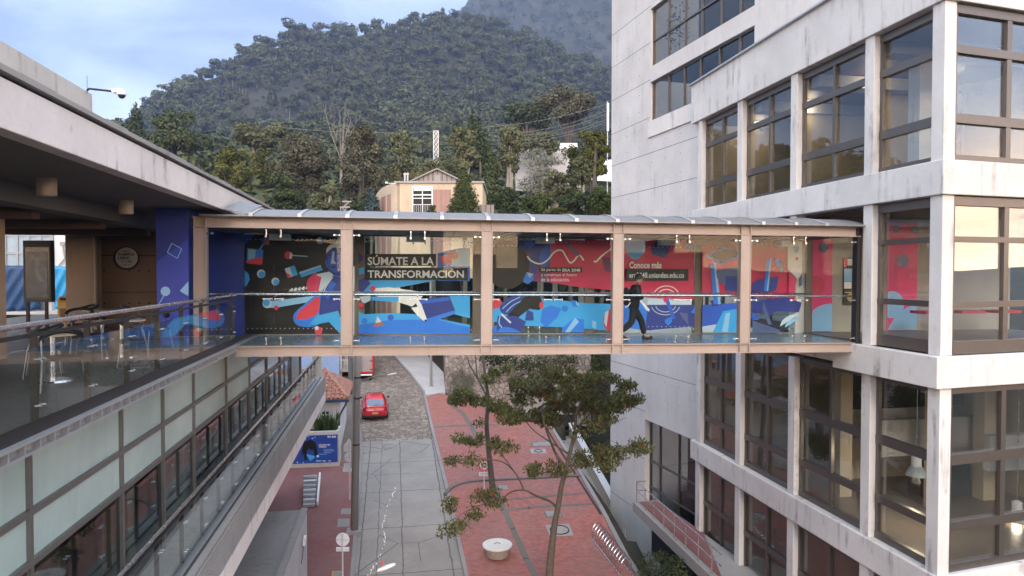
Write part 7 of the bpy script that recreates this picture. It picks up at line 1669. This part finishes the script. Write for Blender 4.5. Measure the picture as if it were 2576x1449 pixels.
for x_ in (1012, 1019): m = MB(); p_ = HP(x_, 458, 1.5); q_ = HP(x_, 432, 1.5); m.tube(p_, q_, .09, 10); m.tube(q_ - hy * .1, q_ + hy * .12 + V((0, 0, .03)), .13, 10); m.build('flue', M_STRAP, h3)
m = MB(); m.bar(HP(998, 462, -.1), HP(977, 461, -.1), .05, .05); m.bar(HP(976, 460, -.1), HP(970, 460, -.1), .22, .14); tag(m.build('wall_light', M_WHITEP), 'white spotlight on a short arm at the cream house corner', 'lamp')
sh2 = MB(); p_ = atZc(1225, 515, 58); sh2.box(p_.x - .6, p_.x + .6, p_.y, p_.y + 2, CZ - 5, p_.z); o_ = sh2.build('shed', M_RIB); tag(o_, 'narrow corrugated shed between the cream house and shrubs', 'shed')
# lattice mast
zm = 104; MPx = lambda x, y: atZc(x, y, zm)
mast = thing('lattice_mast', 'white lattice mast rising out of the trees behind the cream house', 'mast', loc=V((MPx(1096, 386).x, MPx(1096, 386).y, terz(MPx(1096, 386)))))
ct = MPx(1096.5, 330); cbz = MPx(1096.5, 386).z - 3; r_ = .36; m = MB()
cor = [V((ct.x + sx * r_, ct.y + sy * r_, 0)) for sx, sy in ((-1, -1), (1, -1), (1, 1), (-1, 1))]
for c in cor: m.tube((c.x, c.y, terz(ct)), (c.x, c.y, ct.z), .045, 5)
m.build('leg', M_WHITEP, mast, kind='stuff'); m = MB(); nb = 8; dzz = (ct.z - cbz) / nb
for k in range(nb):
    for a, b in zip(cor, cor[1:] + cor[:1]):
        za_, zb2 = cbz + k * dzz, cbz + (k + 1) * dzz; m.tube((a.x, a.y, za_), (b.x, b.y, zb2), .03, 4); m.tube((a.x, a.y, zb2), (b.x, b.y, zb2), .03, 4); m.tube((b.x, b.y, za_), (a.x, a.y, zb2), .03, 4)
m.build('lattice', M_WHITEP, mast)
# white buildings on the slope
zw = 112; W = lambda x, y: atZc(x, y, zw); wb = thing('hillside_building', 'white flat-roofed building half hidden behind the whitish sparse tree', 'building', loc=V((W(1365, 470).x, W(1365, 470).y, W(1365, 480).z)))
m = MB(); a, b = W(1297, 480), W(1436, 373); m.obox(a, W(1436, 480) - a, hy * 8, V((0, 0, b.z - a.z))); m.build('wall', concrete('faded_white_wall', (.45, .45, .46), .4), wb); m = MB(); a, b = W(1411, 373), W(1454, 357); m.obox(a + hy, W(1454, 373) - a, hy * 5, V((0, 0, b.z - a.z))); m.build('roof_block', M_WHITEP, wb); m = MB(); m.bar(W(1294, 374), W(1438, 374), .3, .25); m.build('roof_edge', M_STRAP, wb)
zr = 92; a, b, c, d = atZc(1452, 446, zr), atZc(1560, 452, zr), atZc(1560, 398, zr + 8), atZc(1520, 404, zr + 8); m = MB(); m.prism([a, b, c, d], V((0, 0, -.3))); rf = m.build('metal_roof', M_WHITEP); tag(rf, 'pale sloping metal roof showing between trees and tower edge', 'roof')
# antenna pole by the tower and power lines
za_ = 92; q_ = atZc(1528.5, 255, za_); an = thing('antenna', 'white antenna panel on a pole at the tower edge', 'antenna', loc=V((q_.x, q_.y, terz(q_)))); m = MB(); m.tube((q_.x, q_.y, terz(q_)), q_, .07, 6); m.build('pole', M_STRAP, an); m = MB(); p_ = atZc(1528, 330, za_); m.box(p_.x - .14, p_.x + .14, p_.y - .25, p_.y - .1, p_.z, q_.z - .3); m.build('panel', M_WHITEP, an)
M_WIRE = plain('wire_grey', (.22, .22, .22), .6)
for i, (y0, y1, x1) in enumerate(((262, 320, 1130), (278, 334, 1230), (286, 342, 1240), (300, 352, 1235), (306, 362, 1230))):
    A = atZc(1527, y0, 90); B = atZc(x1, y1, 108); m = MB(); m.path([A.lerp(B, k / 8) - V((0, 0, 1.0 * (1 - (k / 4 - 1) ** 2))) for k in range(9)], .028, 4); tag(m.build('power_line', M_WIRE), ['topmost', 'second', 'third', 'fourth', 'lowest'][i] + ' sagging power line running left from the antenna pole', 'cable', 'power lines above the slope')
A, B = atZc(1100, 330, 104), atZc(690, 318, 120); m = MB(); m.path([A.lerp(B, k / 8) - V((0, 0, .6 * (1 - (k / 4 - 1) ** 2))) for k in range(9)], .03, 4); tag(m.build('power_line', M_WIRE), 'long thin line running left from the lattice mast', 'cable')

# ------------------------------------------------------------------ air
hz = bpy.data.materials.new('haze'); hz.use_nodes = True; ht = hz.node_tree; ht.nodes.clear(); pv = ht.nodes.new('ShaderNodeVolumePrincipled'); pv.inputs['Density'].default_value = HAZE; pv.inputs['Color'].default_value = (.32, .47, .90, 1); pv.inputs['Anisotropy'].default_value = .1
ho = ht.nodes.new('ShaderNodeOutputMaterial'); ht.links.new(pv.outputs[0], ho.inputs['Volume'])
m = MB(); m.box(-1300, 1300, -1100, 1320, -12, 760); o = m.build('haze', hz); o['kind'] = 'stuff'; o.display_type = 'WIRE'

# ------------------------------------------------------------------ unseen blocks added behind the viewpoint to shape the reflections in the panes
def reflection_block(x, y, wd, dp, h, rot, label, mt):
    o = thing('added_block', label, 'building', mat=Matrix.Translation(V((x, y, gz(-60)))) @ Matrix.Rotation(R(rot), 4, 'Z'))
    m = MB(); m.box(-wd / 2, wd / 2, -dp / 2, dp / 2, -3, h); m.box(-wd / 6, wd / 6, -dp / 4, dp / 4, h, h + 2.6); m.build('wall', mt, o, local=True)
    m = MB(); z = 2.4
    while z < h - 2: m.box(-wd / 2 + 1, wd / 2 - 1, dp / 2, dp / 2 + .06, z, z + 1.5); z += 3.1
    m.build('window_band', M_CGL, o, local=True)
    m = MB(); m.box(-wd / 2 - .2, wd / 2 + .2, -dp / 2 - .2, dp / 2 + .2, h - .4, h + .05); m.build('roof_edge', M_CONC, o, local=True)
M_TB = [plain('block_brick', (.16, .085, .06), .9), plain('block_render', (.24, .21, .18), .9), plain('block_grey', (.15, .15, .15), .9)]
for i, (x, y, wd, dp, h, lab) in enumerate(((-70, -120, 34, 18, 31, 'broad brick block added unseen behind the viewpoint, leftmost'), (-36, -105, 22, 16, 27, 'plain rendered block added unseen behind the viewpoint'), (-13, -130, 20, 16, 33, 'tall grey block added unseen behind the viewpoint'), (6, -100, 12, 14, 22, 'narrow brick block added unseen behind the viewpoint'), (24, -118, 17, 16, 30, 'rendered tower block added unseen behind the viewpoint'), (42, -104, 14, 15, 25, 'grey town block behind the viewpoint'), (63, -122, 22, 18, 17.5, 'wide brick block added unseen behind the viewpoint'), (95, -125, 26, 18, 16.5, 'low rendered block added unseen behind the viewpoint, rightmost'))):
    reflection_block(x, y, wd, dp, h, (i * 13) % 17 - 8, lab, M_TB[i % 3])
